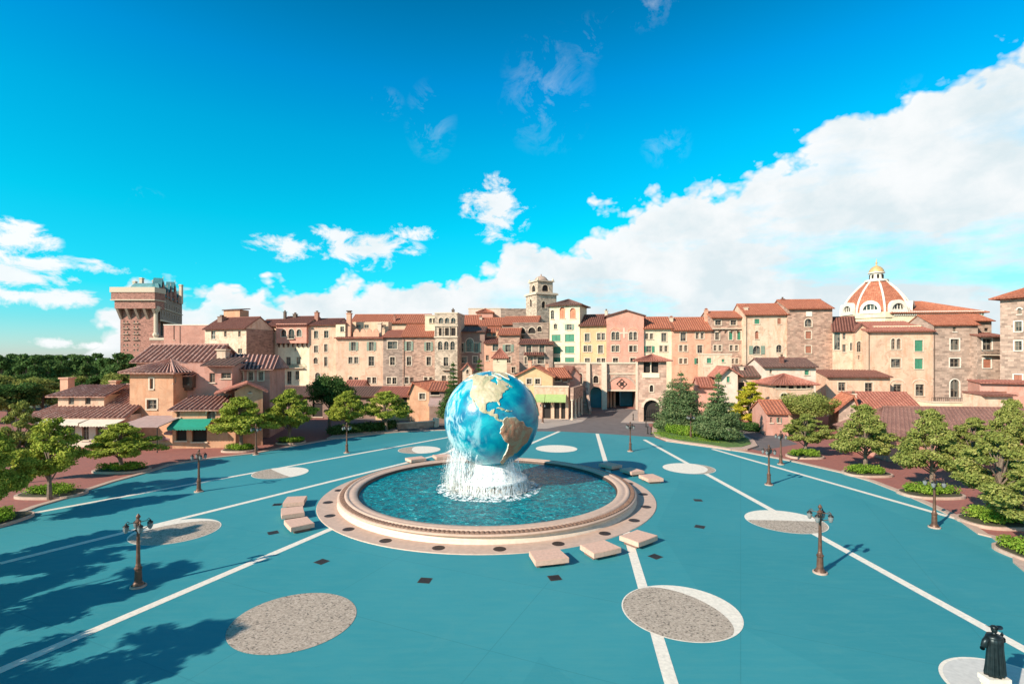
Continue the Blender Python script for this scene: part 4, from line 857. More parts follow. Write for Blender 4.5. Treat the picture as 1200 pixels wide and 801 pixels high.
# ------------------------------------------------------------------ gate wall and gate tower
def gate():
    f = Fac(650,117,756,114.5); mid = f.P(f.L/2,0,0)
    root = thing('gate_wall', 'long salmon stone wall with a wide arched vehicle gateway and side arch', 'wall', (mid[0], mid[1], 0))
    def h(x0,x1,yb,yt,ar): return (f.at(x0,0)[0], f.at(x1,0)[0], max(.02, f.z((x0+x1)/2,yb)), f.z((x0+x1)/2,yt), ar)
    hg = h(711.5,744.5,480,457,False); ha = h(692,705.5,479,453,True); hw = h(695.3,701.2,448.5,440,True); h3 = h(676.5,682.5,450,437,True); h4 = h(752,755,440,432,True)
    zt = f.z(700, 426.2); mb = MB(); wall_mesh(mb, f, 0, f.L, 0, zt, [hg, ha, hw, h3]); P = f.P; L = f.L
    mb.poly([P(0,0,0),P(0,0,zt),P(0,-1.5,zt),P(0,-1.5,0)]); mb.poly([P(L,0,0),P(L,-1.5,0),P(L,-1.5,zt),P(L,0,zt)]); mb.poly([P(0,0,zt),P(L,0,zt),P(L,-1.5,zt),P(0,-1.5,zt)])
    mb.build('wall', M['gatestone'], root)
    mb = MB(); mb.fbox(f, -.1, L+.1, -1.6, .25, zt+.003, zt+.4); mb.fbox(f, f.at(711,0)[0], f.at(745,0)[0], 0, .18, f.z(728,437.5)-.15, f.z(728,437.5)+.15); mb.build('coping', M['trim'], root)
    for q in (hw, h3): window(root, f, 'atD', *q[:4])
    # salmon tympanum with an iron rosette over the gateway lintel
    a, b_ = hg[0], hg[1]; zs = hg[3]+.1; zt2 = f.z(728, 441.5); ap = arcpts(a, b_, zs, zt2, 14)
    mb = MB(); mb.poly([P(a,.1,zs)]+[P(b_,.1,zs)]+[P(x,.1,z) for x, z in reversed(ap[1:-1])]); o = mb.build('tympanum', M['salmon'], root)
    mb = MB(); p2 = arcpts(a-.45, b_+.45, zs, zt2+.5, 14)
    for q in range(14): mb.hexa([P(ap[q][0],.22,ap[q][1]),P(ap[q+1][0],.22,ap[q+1][1]),P(ap[q+1][0],0,ap[q+1][1]),P(ap[q][0],0,ap[q][1]),P(p2[q][0],.22,p2[q][1]),P(p2[q+1][0],.22,p2[q+1][1]),P(p2[q+1][0],0,p2[q+1][1]),P(p2[q][0],0,p2[q][1])])
    mb.build('arch_ring', M['stonewarm'], root)
    u = (a+b_)/2+.1; z = (zs+zt2)/2-.1; mb = MB(); R = 1.0
    for s in range(4):
        t = s*pi/2; mb.tube([P(u+.55*cos(t)+.42*cos(t+2*pi*i/10),.2,z+.55*sin(t)+.42*sin(t+2*pi*i/10)) for i in range(11)], .06, 5, False)
    mb.tube([P(u+.35*cos(2*pi*i/10),.2,z+.35*sin(2*pi*i/10)) for i in range(11)], .07, 5, False)
    mb.tube([P(u-1.15,.2,z),P(u,.2,z+1.15),P(u+1.15,.2,z),P(u,.2,z-1.15),P(u-1.15,.2,z)], .05, 5, False); mb.build('iron_rosette', M['iron'], o)
    mb = MB(); mb.fbox(f, a-.3, b_+.3, -.1, .3, hg[3]-.2, hg[3]+.12); mb.build('lintel', M['trim'], root)
    # passage behind: dark left side, blue panel on the right
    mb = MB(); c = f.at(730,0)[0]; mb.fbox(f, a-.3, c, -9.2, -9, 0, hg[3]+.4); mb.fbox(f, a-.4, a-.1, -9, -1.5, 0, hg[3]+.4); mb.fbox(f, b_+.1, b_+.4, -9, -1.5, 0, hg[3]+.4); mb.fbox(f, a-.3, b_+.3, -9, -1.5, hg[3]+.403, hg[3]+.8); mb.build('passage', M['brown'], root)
    mb = MB(); mb.fbox(f, c+.003, b_+.3, -7.2, -7.0, 0.02, hg[3]+.3); 
    for i in range(5): mb.fbox(f, c+.4+i*.85, c+.5+i*.85, -7.0, -6.93, .02, hg[3]+.2)
    mb.build('blue_gate', M['bluegate'], root)
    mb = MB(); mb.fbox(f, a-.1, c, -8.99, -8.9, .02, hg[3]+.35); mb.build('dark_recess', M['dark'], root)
    for x in (714,717.5,721.5): 
        uu = f.at(x,0)[0]; mb = MB(); mb.fbox(f, uu-.22, uu+.22, -4, -3.5, 0, hg[3]+.3); mb.build('pier', M['peach'], root)
    mb = MB(); mb.fbox(f, ha[0]-.1, ha[1]+.1, -3, -2.8, 0, ha[3]); mb.build('blue_gate', M['bluegate'], root)
    for x0, x1, n in ((704.8,710.8,1.3),(687,691.4,.8),(744.8,749,1.0)):
        a, b_ = f.at(x0,0)[0], f.at(x1,0)[0]; mb = MB(); zt3 = zt+.2
        mb.hexa([P(a,n+.5,0),P(b_,n+.5,0),P(b_,0,0),P(a,0,0),P(a,n*.5,zt3),P(b_,n*.5,zt3),P(b_,0,zt3),P(a,0,zt3)]); mb.build('buttress', M['trim'], root)
gate()
def gate_tower():
    f = Fac(748.5,92.5,781,91.5); mid = f.P(f.L/2,0,0)
    root = thing('gate_tower', 'square salmon stone gate tower with open lookout and arched doorway under a hip roof', 'tower', (mid[0], mid[1], 0))
    L = f.L; P = f.P; z0 = 0; zt = f.z(764, 422.5)
    def h(x0,x1,yb,yt,ar): return (f.at(x0,0)[0], f.at(x1,0)[0], max(.02, f.z((x0+x1)/2,yb)), f.z((x0+x1)/2,yt), ar)
    ho = h(754.2,771.5,436.5,424,False); hd = h(754.3,773,495,468.5,True); hs = h(761.5,765.5,458.7,451,True)
    mb = MB(); body(mb, f, 0, L, 0, zt, 5.2, [ho, hd, hs]); mb.build('wall', M['gatestone'], root)
    mb = MB(); mb.fbox(f, ho[0], ho[1], -5, -.35, ho[2]-.2, ho[2]+.02); mb.poly([P(ho[0],-.5,ho[2]),P(ho[1],-.5,ho[2]),P(ho[1],-.5,ho[3]),P(ho[0],-.5,ho[3])]); mb.build('lookout_opening', M['dark'], root)
    um = (ho[0]+ho[1])/2; mb = MB(); mb.lathe(P(um,-.15,0)[0], P(um,-.15,0)[1], [(.2,ho[2]),(.2,ho[2]+.15),(.13,ho[2]+.2),(.13,ho[3]-.25),(.22,ho[3]-.1),(.22,ho[3])], 10); mb.build('column', M['trim'], root)
    mb = MB(); mb.fbox(f, ho[0]-.2, ho[1]+.2, 0, .12, ho[2]-.9, ho[2]-.05); mb.build('parapet_panel', M['palecream'], root)
    window(root, f, 'atD', *hs[:4])
    mb = MB(); mb.poly([P(hd[0],-.6,0),P(hd[1],-.6,0),P(hd[1],-.6,hd[3]),P(hd[0],-.6,hd[3])]); mb.build('doorway', M['dark'], root)
    g = MB()
    for i in range(9):
        u = hd[0]+.2+(hd[1]-hd[0]-.4)*i/8; g.fbox(f, u-.03, u+.03, -.3, -.24, .05, 1.9+.5*sin(pi*i/8))
    g.fbox(f, hd[0], hd[1], -.32, -.22, 1.0, 1.08); g.build('iron_gate', M['iron'], root)
    sp = hd[3]-(hd[1]-hd[0])/2; p1 = arcpts(hd[0], hd[1], sp, hd[3], 12); p2 = arcpts(hd[0]-.4, hd[1]+.4, sp, hd[3]+.4, 12); mb = MB()
    for q in range(12): mb.hexa([P(p1[q][0],.1,p1[q][1]),P(p1[q+1][0],.1,p1[q+1][1]),P(p1[q+1][0],-.02,p1[q+1][1]),P(p1[q][0],-.02,p1[q][1]),P(p2[q][0],.1,p2[q][1]),P(p2[q+1][0],.1,p2[q+1][1]),P(p2[q+1][0],-.02,p2[q+1][1]),P(p2[q][0],-.02,p2[q][1])])
    mb.build('arch_ring', M['trim'], root)
    rb = MB(); o = .9; q = zt+.02; zr = f.off(-2.6).z(764,415)
    a, b_, c, d = P(-o,o,q), P(L+o,o,q), P(L+o,-5.2-o,q), P(-o,-5.2-o,q); e = P(L/2,-2.6,zr)
    for x, y in ((a,b_),(b_,c),(c,d),(d,a)): slope(rb, x, y, e, e, .45); ridgecap(rb, x, e)
    roofb(rb, 'roof', 'tilepink', root)
gate_tower()
def stairs():
    f = Fac(676,104,690,104); root = thing('stone_steps', 'brown stone stairway against the gate wall beside the yellow shop', 'steps', f.P(f.L/2,0,0))
    n = 14; mb = MB()
    for i in range(n): mb.fbox(f, 0, f.L, -i*.38-.38, -i*.38, 0, .32*(i+1))
    mb.build('treads', M['stonegrey'], root)
    mb = MB(); mb.hexa([f.P(f.L,.2,0),f.P(f.L+.5,.2,0),f.P(f.L+.5,-6,0),f.P(f.L,-6,0),f.P(f.L,.2,1.0),f.P(f.L+.5,.2,1.0),f.P(f.L+.5,-6,6.0),f.P(f.L,-6,6.0)]); mb.build('side_wall', M['stonewarm'], root)
stairs()
# ------------------------------------------------------------------ low houses in front
VG = 'low village buildings around the plaza'
def awning(root, fc, nm, px0, px1, ytop, ybot, dep, mat, strip=0):
    a, zt = fc.at(px0, ytop); b_, _ = fc.at(px1, ytop); f2 = fc.off(dep); zb = f2.z((px0+px1)/2, ybot); P = fc.P
    mb = MB(); mb.hexa([P(a,dep,zb),P(b_,dep,zb),P(b_,.05,zt-.06),P(a,.05,zt-.06),P(a,dep,zb+.06),P(b_,dep,zb+.06),P(b_,.05,zt),P(a,.05,zt)])
    n = int((b_-a)/.35)
    for i in range(n):
        u = a+(b_-a)*i/n; w = (b_-a)/n; mb.add([P(u,dep+.01,zb+.03),P(u+w,dep+.01,zb+.03),P(u+w,dep+.01,zb-.22),P(u+w/2,dep+.01,zb-.32),P(u,dep+.01,zb-.22)], [(0,1,2,3,4)])
    return mb.build(nm, M[mat], root)
def yellow_shop():
    def ex(root, fc, ze, zr):
        f = Fac(626,97,666,96); u0, u1 = 0, f.L; z1 = f.z(646,453.5); hs = []
        hd = [(f.at(x-w/2,0)[0], f.at(x+w/2,0)[0], .05, f.z(x,470), False) for x, w in ((641,9),(652.5,6),(660,5))]
        mb = MB(); body(mb, f, u0, u1, 0, z1, 5, hd); mb.build('shop_front', M['pinkcream'], root)
        for q in hd: window(root, f, 'rD', *q[:4])
        mb = MB(); mb.fbox(f, -.1, u1+.1, -.3, .12, z1+.003, z1+.3); mb.build('coping', M['trim'], root)
        awning(root, f, 'awning', 627.5, 638.8, 461.5, 469.5, 1.6, 'awnlime'); awning(root, f, 'awning', 639.3, 663.5, 461.5, 469.5, 1.6, 'awnlime')
        g = Fac(664,95,676,104)
        for i in range(4):
            u = .2+i*(g.L-.4)/3; q = g.P(u,1.0,0); z = g.z(668,463); mb = MB(); mb.lathe(q[0], q[1], [(.3,0),(.3,.3),(.2,.35),(.18,3.4),(.3,3.6),(.3,3.8)], 10); mb.build('column', M['trim'], root)
        mb = MB(); mb.fbox(g, 0, g.L, .7, 1.3, 3.803, 6.0); mb.build('arcade', M['stonepink'], root)
    house('yellow_shop', 'yellow gabled shop with olive awnings just right of the globe', 'building', Fac(604,99,647.5,98), 440.5, 'yellow',
          'rt 85 577 24 26;rt 127 577 24 26;rg 110 527 18 16', R6, 12, roof='front', ridge=429.5, apexx=626, tile='tile', over=.5, extra=ex, group=VG, chim=((621,420,4,8,'b','peach'),(641,424,4,8,'b','peach')))
yellow_shop()
house('brown_cottage', 'small brown cottage with red lean-to roof between the yellow shop and the stairway', 'building', Fac(648,103,668,104), 441, 'brown', 'rt 225 560 30 30;rB 262 560 16 34', R6, 6, ridge=432, tile='tile', group=VG)
house('brown_cottage', 'narrow gabled cottage with arched window against the gate wall', 'building', Fac(667,106,680,106.5), 440, 'rose', 'aD 340 562 16 34;rB 292 550 14 40', R6, 6, roof='front', ridge=430, apexx=672, tile='tilebrown', group=VG, over=.35)
house('shop', 'ochre gabled shop wall with small barred window left of the globe', 'building', Fac(480,92,503,91), 458, 'ochre', 'rt 575 622 34 34', R4, 9, roof='front', ridge=448.5, apexx=484, tile='tile', group=VG, over=.4)
house('shop', 'red roofed house with shaded front beside the conifer left of the globe', 'building', Fac(503,90,527,90), 457, 'brown', 'rD 650 600 50 26;rD 660 640 60 22', R4, 8, ridge=448, tile='tile', group=VG, over=.6,
      extra=lambda r, f, a, b: awning(r, f, 'awning', 504, 528, 466, 474, 2.0, 'awnpink'))
house('shop', 'long single storey shop with pink tile roof behind the yellow green trees', 'building', Fac(440,95,489,94), 463.2, 'yellow', 'rD 470 640 30 60', R4, 8, ridge=454, tile='tilepink', group=VG,
      extra=lambda r, f, a, b: awning(r, f, 'awning', 473, 488, 475, 483, 1.8, 'awngreen'))
house('shop', 'dark single storey building with tiled roof behind the left row of trees', 'building', Fac(313,98,440,97), 463, 'brown', 'rD 330 480 12 16;rD 350 480 12 16;rD 372 480 12 16;rD 395 480 12 16;rD 418 480 12 16', RP, 8, ridge=453.5, tile='tiledark', group=VG, over=.8)
house('shop', 'small pink roofed porch behind the dark evergreen tree', 'building', Fac(402,101,424,101), 455.5, 'peach', '', RP, 6, ridge=446.5, tile='tilepink', group=VG)

# left corner house: several volumes, one thing
def corner_house():
    f = Fac(152,68,203,67.5); G_ = lambda px, py: f.z(px, py)
    base = f.P(f.L/2,0,0); root = thing('corner_house', 'large ochre house of stacked volumes with ribbed tile roofs at the left of the plaza', 'building', (base[0], base[1], 0), VG)
    def vol(fc, ytop, dep, mat, wins, mp=R2, gab=None, nm='wall', z0=0):
        xm = CX+F*fc.P(fc.L/2,0,0)[0]/fc.P(fc.L/2,0,0)[1]; ze = fc.z(xm, ytop); hs = []; wl = []
        for k, x0, y0, x1, y1 in parsew(wins, mp):
            a = fc.at(x0,0)[0]; b_ = fc.at(x1,0)[0]; q = (max(.1,a), min(fc.L-.1,b_), fc.z((x0+x1)/2,y1), fc.z((x0+x1)/2,y0)); hs.append((*q, k[0]=='a')); wl.append((k,*q))
        mb = MB(); body(mb, fc, 0, fc.L, z0, ze, dep, hs)
        if gab: 
            for u in (0, fc.L): mb.poly([fc.P(u,0,ze), fc.P(u,-dep,ze), fc.P(u,-dep/2,gab)])
        mb.build(nm, M[mat], root)
        for q in wl: window(root, fc, *q)
        return ze
    # square stair tower, pyramid roof
    ze = vol(f, 435.5, 6.2, 'ochre', 'rt 151 478 16 48;rt 152 575 46 44;r 262 460 14 30')
    zr = f.off(-3).z(182,421); o = .9; q = ze-.1; rb = MB(); P = f.P; L = f.L
    a, b_, c, d = P(-o,o,q), P(L+o,o,q), P(L+o,-6.2-o,q), P(-o,-6.2-o,q); e, g = P(L*.45,-3.1,zr), P(L*.55,-3.1,zr)
    slope(rb,a,b_,g,e,.62,.13); slope(rb,c,d,e,g,.62,.13); slope(rb,b_,c,g,g,.62,.13); slope(rb,d,a,e,e,.62,.13)
    for x, y in ((a,e),(b_,g),(c,g),(d,e)): ridgecap(rb,x,y)
    roofb(rb, 'roof', 'tilenear', root)
    # upper block behind with the long gabled roof
    f2 = Fac(160,74,247,74); ze = vol(f2, 421.5, 8, 'rose', '', gab=f2.off(-4).z(200,405.3)); zr = f2.off(-4).z(200,405.3); rb = MB(); P = f2.P; L = f2.L
    slope(rb, P(-.6,.7,ze-.35), P(L+.6,.7,ze-.35), P(L+.3,-4,zr+.2), P(-.6,-4,zr+.2), .7, .14); slope(rb, P(L+.6,-8.7,ze-.35), P(-.6,-8.7,ze-.35), P(-.6,-4.01,zr+.2), P(L+.3,-4.01,zr+.2), .7, .14); ridgecap(rb, P(-.6,-4,zr+.2), P(L+.3,-4,zr+.2), .2)
    roofb(rb, 'roof', 'tilenear', root)
    # middle recessed wall with the timber oriel
    f3 = Fac(203,70,272,70.5); ze = vol(f3, 426, 6, 'rose', 'r 435 450 26 44;r 500 440 46 26')
    a, zt = f3.at(213,439.5); b_, zb = f3.at(229.5,453.5); mb = MB(); mb.fbox(f3, a, b_, 0, .9, zb, zt); mb.fbox(f3, a+.3, b_-.3, 0, .6, zb-.4, zb-.003); o_ = mb.build('oriel', M['wood'], root)
    mb = MB(); mb.fbox(f3, a+.35, b_-.35, .9, .93, zb+.35, zt-.2); mb.build('pane', M['glass'], o_)
    mb = MB(); slope(mb, f3.P(a-.1,1.1,zt), f3.P(b_+.1,1.1,zt), f3.P(b_+.1,0,zt+.35), f3.P(a-.1,0,zt+.35)); roofb(mb, 'roof', 'tilenear', o_)
    f3b = f3.off(.9); a, zt = f3b.at(235,427); b_, _ = f3b.at(276,427); mb = MB(); slope(mb, f3b.P(a,.2,zt-.1), f3b.P(b_,.2,zt-.1), f3b.P(b_,-4,zt+1.0), f3b.P(a,-4,zt+1.0), .62, .1); roofb(mb, 'roof', 'tiledark', root)
    # right wing
    f4 = Fac(270,73,316,74); ze = vol(f4, 431.5, 9, 'rose', 'rt 568 445 22 40;rt 616 443 22 40;rt 664 442 22 40'); rb = MB(); P = f4.P; L = f4.L; zr = f4.off(-7).z(280,414); zr2 = f4.off(-7).z(310,424)
    slope(rb, P(-1.5,.7,ze-.1), P(L+.6,.7,ze-.1), P(L-.5,-7,zr-.3), P(-3.5,-7,zr), .55, .12); slope(rb, P(L+.6,.7,ze-.1), P(L+.6,-9.5,ze-.1), P(L-.5,-7,zr-.3), P(L-.5,-7,zr-.3), .55, .12)
    roofb(rb, 'roof', 'tilenear', root)
    mb = MB(); P = f3.P; u, z = f3.off(-3).at(261.5, 409); mb = MB(); mb.fbox(f3.off(-3), u-.6, u+.6, -.6, .6, 7, z-.2); mb.fbox(f3.off(-3), u-.75, u+.75, -.75, .75, z-.2, z); mb.build('chimney', M['stained'], root)
    # lower shop range with dark pent roof, little gabled porch and awning
    f5 = Fac(202,65,276,65.5); ze = vol(f5, 478, 4.5, 'ochre', 'a 430 625 40 50;r 276 618 16 34;rD 290 700 50 90;rD 375 700 70 100'); rb = MB(); P = f5.P; zr = f5.off(-4).z(240,464)
    slope(rb, P(-.2,.8,ze-.15), P(f5.L+.6,.8,ze-.15), P(f5.L-.3,-4.4,zr), P(-.2,-4.4,zr), .62, .13); roofb(rb, 'roof', 'tilenear', root)
    awning(root, f5, 'awning', 205.5, 250, 490.5, 501, 1.8, 'awngreen')
    f6 = Fac(253,67,308,68.5); f6 = Fac(275,66,308,67.5); ze = vol(f6, 458, 5, 'ochre', 'r 613 510 12 20'); u, z = f6.at(290,449.5); rb = MB(); P = f6.P; L = f6.L
    mb = MB(); mb.poly([P(0,0,ze),P(L,0,ze),P(u,0,z)]); mb.build('gable', M['ochre'], root)
    slope(rb, P(-2.3,-5.5,ze-.25), P(-2.3,.6,ze-.25), P(u,.6,z+.15), P(u,-5.5,z+.15), .5, .1); slope(rb, P(L+.6,.6,ze-.1), P(L+.6,-5.5,ze-.1), P(u,-5.5,z+.15), P(u,.6,z+.15), .5, .1); roofb(rb, 'roof', 'tilepink', root)
corner_house()
def long_house():
    f = Fac(60,66,153,66); P = f.P; base = P(f.L/2,0,0); root = thing('long_house', 'low cream restaurant with ribbed red roof, twin-window dormer and cream awnings at far left', 'building', (base[0], base[1], 0), VG)
    ze = f.z(100, 486); zr = f.off(-7).z(110, 450); L = f.L; mb = MB(); hs = []
    for x in (70,84,100,116,132,146): hs.append((f.at(x-4,0)[0], f.at(x+4,0)[0], .9, 3.2, False))
    body(mb, f, 0, L, 0, ze, 12, hs); mb.build('wall', M['white'], root)
    for q in hs: window(root, f, 'r', *q[:4])
    rb = MB(); uL = f.at(42,486)[0]
    slope(rb, P(uL-1,.9,ze-.3), P(L-.02,.9,ze-.3), P(L-.02,-7,zr), P(f.at(78,450)[0],-7,zr), .62, .14); slope(rb, P(uL-1,-14,ze-.3), P(uL-1,.9,ze-.3), P(f.at(78,450)[0],-7,zr), P(f.at(78,450)[0],-7,zr), .62, .14); ridgecap(rb, P(f.at(78,450)[0],-7,zr), P(L,-7,zr)); ro = roofb(rb, 'roof', 'tilenear', root)
    d = f.off(-1.6); a, b_ = d.at(68,0)[0], d.at(122,0)[0]; zt = d.z(95,463); hs = [(d.at(x-3.3,0)[0], d.at(x+3.3,0)[0], d.z(x,473.8), d.z(x,465), False) for x in (83.5,103)]
    mb = MB(); body(mb, d, a, b_, ze, zt, 4.5, hs); dm = mb.build('dormer', M['pinkcream'], ro)
    for q in hs: window_flat(dm, d, q)
    q2 = d.off(-3).z(95,451); rb = MB(); slope(rb, d.P(a-1.2,.6,zt-.1), d.P(b_+.6,.6,zt-.1), d.P(b_+.6,-3.3,q2), d.P(a+.4,-3.3,q2), .62, .14); roofb(rb, 'dormer_roof', 'tilenear', ro)
    c = f.off(-6); u, z = c.at(79,442); mb = MB(); mb.fbox(c, u-.55, u+.55, -.55, .55, zr-2, z-.2); mb.fbox(c, u-.7, u+.7, -.7, .7, z-.2, z); mb.build('chimney', M['peach'], ro)
    c = f.off(-6.5); u, z = c.at(135,445.5); mb = MB(); mb.fbox(c, u-.4, u+.4, -.4, .4, zr-1, z-.2); mb.fbox(c, u-.55, u+.55, -.55, .55, z-.2, z); mb.build('chimney', M['peach'], ro)
    awning(root, f, 'awning', 60, 110, 488.5, 496, 2.4, 'awnwhite'); awning(root, f, 'awning', 111, 152, 488.5, 497, 2.4, 'awnwhite')
    g = Fac(155,64,205,64)
    a = g.P(0,0,0); mb = MB(); P = g.P; zt = g.z(180,488.5); mb.hexa([P(-.5,2.2,zt-1.0),P(g.L-.6,2.2,zt-1.0),P(g.L,-1.8,zt-.1),P(.6,-1.8,zt-.1),P(-.5,2.2,zt-.9),P(g.L-.6,2.2,zt-.9),P(g.L,-1.8,zt),P(.6,-1.8,zt)])
    r2 = thing('awning_canopy', 'dusty pink flat canopy on posts in front of the ochre corner house', 'awning', g.P(g.L/2,0,0), 'shop canopies'); mb.build('cloth', M['awnpink'], r2)
    for u in (.1, g.L-.9):
        mb = MB(); q = g.P(u,1.9,0); mb.tube([q, (q[0],q[1],zt-.98)], .06, 6); mb.build('post', M['iron'], r2)
def window_flat(parent, fc, q):
    a, b_, c, d = q[:4]; mb = MB(); e = .08; n = -.1
    mb.fbox(fc, a, a+e, n-.05, n+.03, c, d); mb.fbox(fc, b_-e, b_, n-.05, n+.03, c, d); mb.fbox(fc, a+e, b_-e, n-.05, n+.03, c, c+e); mb.fbox(fc, a+e, b_-e, n-.05, n+.03, d-e, d); mb.mi = 1
    mb.poly([fc.P(a,-.16,c), fc.P(b_,-.16,c), fc.P(b_,-.16,d), fc.P(a,-.16,d)]); mb.build('window', [M['frame'], M['glass']], parent)
long_house()

# right village
house('terrace_house', 'cream flat-topped house with two small green windows behind the conifers', 'building', Fac(824,108,857.5,107), 415.8, 'stained', 'rtG 155 412 26 30;rG 237 412 16 18;r 200 455 14 20', R8, 6, roof='flat', ridge=0, tile='trim', group=VG)
house('cottage', 'white gabled cottage with one green shuttered window above the conifer tip', 'building', Fac(845.5,93,864.5,92.5), 438, 'white', 'rtG 267 522 18 34', R8, 9, roof='front', ridge=430.5, apexx=853, tile='tilepink', group=VG)
house('cottage', 'low cream house with dark brown tiled roof right of the white gable', 'building', Fac(864,94,897,93), 439.5, 'pinkcream', 'rt 460 527 20 26;rD 345 560 36 40', R8, 7, ridge=430, tile='tiledark', group=VG, chim=((869,427,4,2,'b','trim'),))
house('cottage', 'pink porch roof house low between the two conifers', 'building', Fac(818,98,848,97), 452, 'rose', 'rD 600 560 40 16;rD 620 600 50 20', R8, 7, ridge=443, tile='tilepink', group=VG)
house('inn', 'white inn with dark brown roof and small chimney above the round dining pavilion', 'building', Fac(893.5,92,956,91), 429, 'white', 'r 517 475 14 26;rtG 728 482 26 28;r 555 468 8 8;r 655 468 8 8', R8, 8, ridge=420.7, tile='tiledark', over=.8, chim=((916,415,4,1.5,'b','tilebrown'),), group=VG)
def pavilion():
    f = Fac(906,86,953.5,85.5)
    house('dining_pavilion', 'glazed pavilion with pink hip roof and a row of dark openings', 'building', f, 449, 'pinkcream', 'rD 558 560 20 26;rD 592 560 32 28;rD 637 562 32 30;rD 680 562 24 28;rD 712 561 24 28;rD 740 560 16 26;a 595 615 40 24', R8, 7, roof='hip', ridge=438.5, tile='tilepink', over=.7, group=VG)
pavilion()
house('cottage', 'cream cottage with low red roof left of the round green tree', 'building', Fac(898,76,924,75.5), 483.5, 'rose', 'rg 565 760 14 30;r 520 760 14 30', R8, 7, ridge=470, tile='tile', group=VG, over=.6)
house('cottage', 'pinkish stone gabled cottage right of the round green tree', 'building', Fac(983,79,1006,78), 478, 'stonewarm', 'r 395 725 14 20', R9, 9, roof='front', ridge=464, apexx=1000, tile='tile', group=VG, chim=((1000,458,6,4,'b','trim'),))
house('cottage', 'wide cottage with long red roof below the cream arched wing', 'building', Fac(1005,82,1078,81), 477, 'pinkcream', 'rD 600 730 20 10', R9, 7, ridge=460.5, tile='tilepink', group=VG, over=.7)
house('terrace_wall', 'long pale terrace wall with low parapet in front of the brown stone block', 'wall', Fac(1092,92,1162,91), 472, 'palecream', '', RP, 4, roof='flat', ridge=0, tile='trim', group=VG)
def ironrail():
    f = Fac(1092,98,1146,97.5); mb = MB(); z = f.z(1120,472); zt = f.z(1120,465.5)
    mb.fbox(f,0,f.L,-.06,0,zt-.08,zt); 
    for i in range(int(f.L/.35)): mb.fbox(f, i*.35, i*.35+.05, -.05,-.01, z-.5, zt-.08)
    o = mb.build('iron_railing', M['iron'], None); tag(o, 'thin iron railing on the terrace before the brown stone block', 'railing')
ironrail()
house('shed_house', 'weathered pink house with sloping rail roof at the right foot of the corner tower', 'building', Fac(1148,88,1215,85), 449, 'rose', 'rB 690 640 60 10', R10, 5, roof='shed', ridge=446, tile='tilepink', group=VG)
house('shed_house', 'timber pergola-roofed lean-to under the stone bay', 'building', Fac(1150,84,1187,83.5), 463, 'stained', '', RP, 4, roof='shed', ridge=459.5, tile='tilebrown', group=VG)
def big_roof():
    f = Fac(1032,57,1275,55); base = f.P(f.L/2,0,0)
    root = thing('market_hall', 'low hall with broad dark red brown tile roof behind the right trees', 'building', (base[0], base[1], 0), VG)
    ze = 2.9; mb = MB(); body(mb, f, .8, f.L, 0, ze, 8, []); mb.build('wall', M['rose'], root)
    zr = 5.6; rb = MB(); P = f.P; rr = f.at(1100,0)[0]
    slope(rb, P(-.6,.8,ze), P(f.L,.8,ze), P(f.L,-5,zr), P(3.2,-5,zr), .5, .05); slope(rb, P(-.6,-9,ze), P(-.6,.8,ze), P(3.2,-5,zr), P(3.2,-5,zr), .5, .05); ridgecap(rb, P(3.2,-5,zr), P(f.L,-5,zr)); roofb(rb, 'roof', 'tileflat', root)
big_roof()

# parasols
def parasol(px, py, ytop, r, mat, label):
    x, y = G(px, py); D = y; z = CH+(HY-ytop)/F*D
    t = thing('parasol', label, 'parasol', (x, y, 0), 'parasols outside the shops'); mb = MB(); n = 8
    mb.v = []; vs = [(x, y, z)]+[(x+r*cos(2*pi*i/n), y+r*sin(2*pi*i/n), z-.75) for i in range(n)]+[(x+r*cos(2*pi*i/n), y+r*sin(2*pi*i/n), z-1.0) for i in range(n)]
    mb.add(vs, [(0, 1+i, 1+(i+1)%n) for i in range(n)]+[(1+i, 9+i, 9+(i+1)%n, 1+(i+1)%n) for i in range(n)]); mb.build('canopy', M[mat], t)
    mb = MB(); mb.tube([(x,y,.05),(x,y,z+.15)], .045, 6); mb.build('pole', M['wood'], t)
    mb = MB(); mb.lathe(x, y, [(.01,.0),(.4,.0),(.4,.1),(.1,.14)], 12); mb.build('base', M['iron'], t)
parasol(209, 522, 498.5, 1.6, 'parasol', 'mauve parasol standing open beside the green awning')
parasol(197, 520, 506, 1.1, 'parasol', 'smaller mauve parasol left of the larger one')
parasol(507, 492, 484, 1.6, 'orange', 'orange red parasol beside the conifer left of the globe')
parasol(521, 494, 489, 1.4, 'orange', 'orange red parasol nearest the globe')
# ------------------------------------------------------------------ ground
def sheet(name, pts, z, mat):
    mb = MB(); mb.add([(x, y, z) for x, y in pts], [tuple(range(len(pts)))]); return struct(name, mb, M[mat])
def gp(s): return [G(*map(float, t.split(','))) for t in s.split()]
Lb = '15,606 45,594 93,580 97,577 133,565 173,554 200,545 250,537 297,532 333,525 383,516 400,513 440,509 470,506.5 505,504.5 540,504'
Rb = '660,505.5 700,507.5 745,510.5 766,512 780,517 830,524 872,530 924,540 985,554 1019,564 1055,578 1087,592 1122,609 1146,626 1162,630 1186,649 1187,659 1200,670'
LB, RB = gp(Lb), gp(Rb)
near_l = [(-35.5, 33), (-32.5, 27), (-28, 19.5), (-22.5, 12), (-17, 4), (-12, -5)]; near_r = [(29, 22), (24, 10), (15, -4)]
plaza = list(reversed(LB))+near_l+[(0, -8)]+list(reversed(near_r))
plaza = plaza+list(reversed(RB))
C0 = (-1.96, 43.6)
def disc(r, n=64, c=C0): return [(c[0]+r*cos(2*pi*i/n), c[1]+r*sin(2*pi*i/n)) for i in range(n)]
sheet('ground', [(-4000,-300),(4000,-300),(4000,6000),(-4000,6000)], -0.004, 'field')
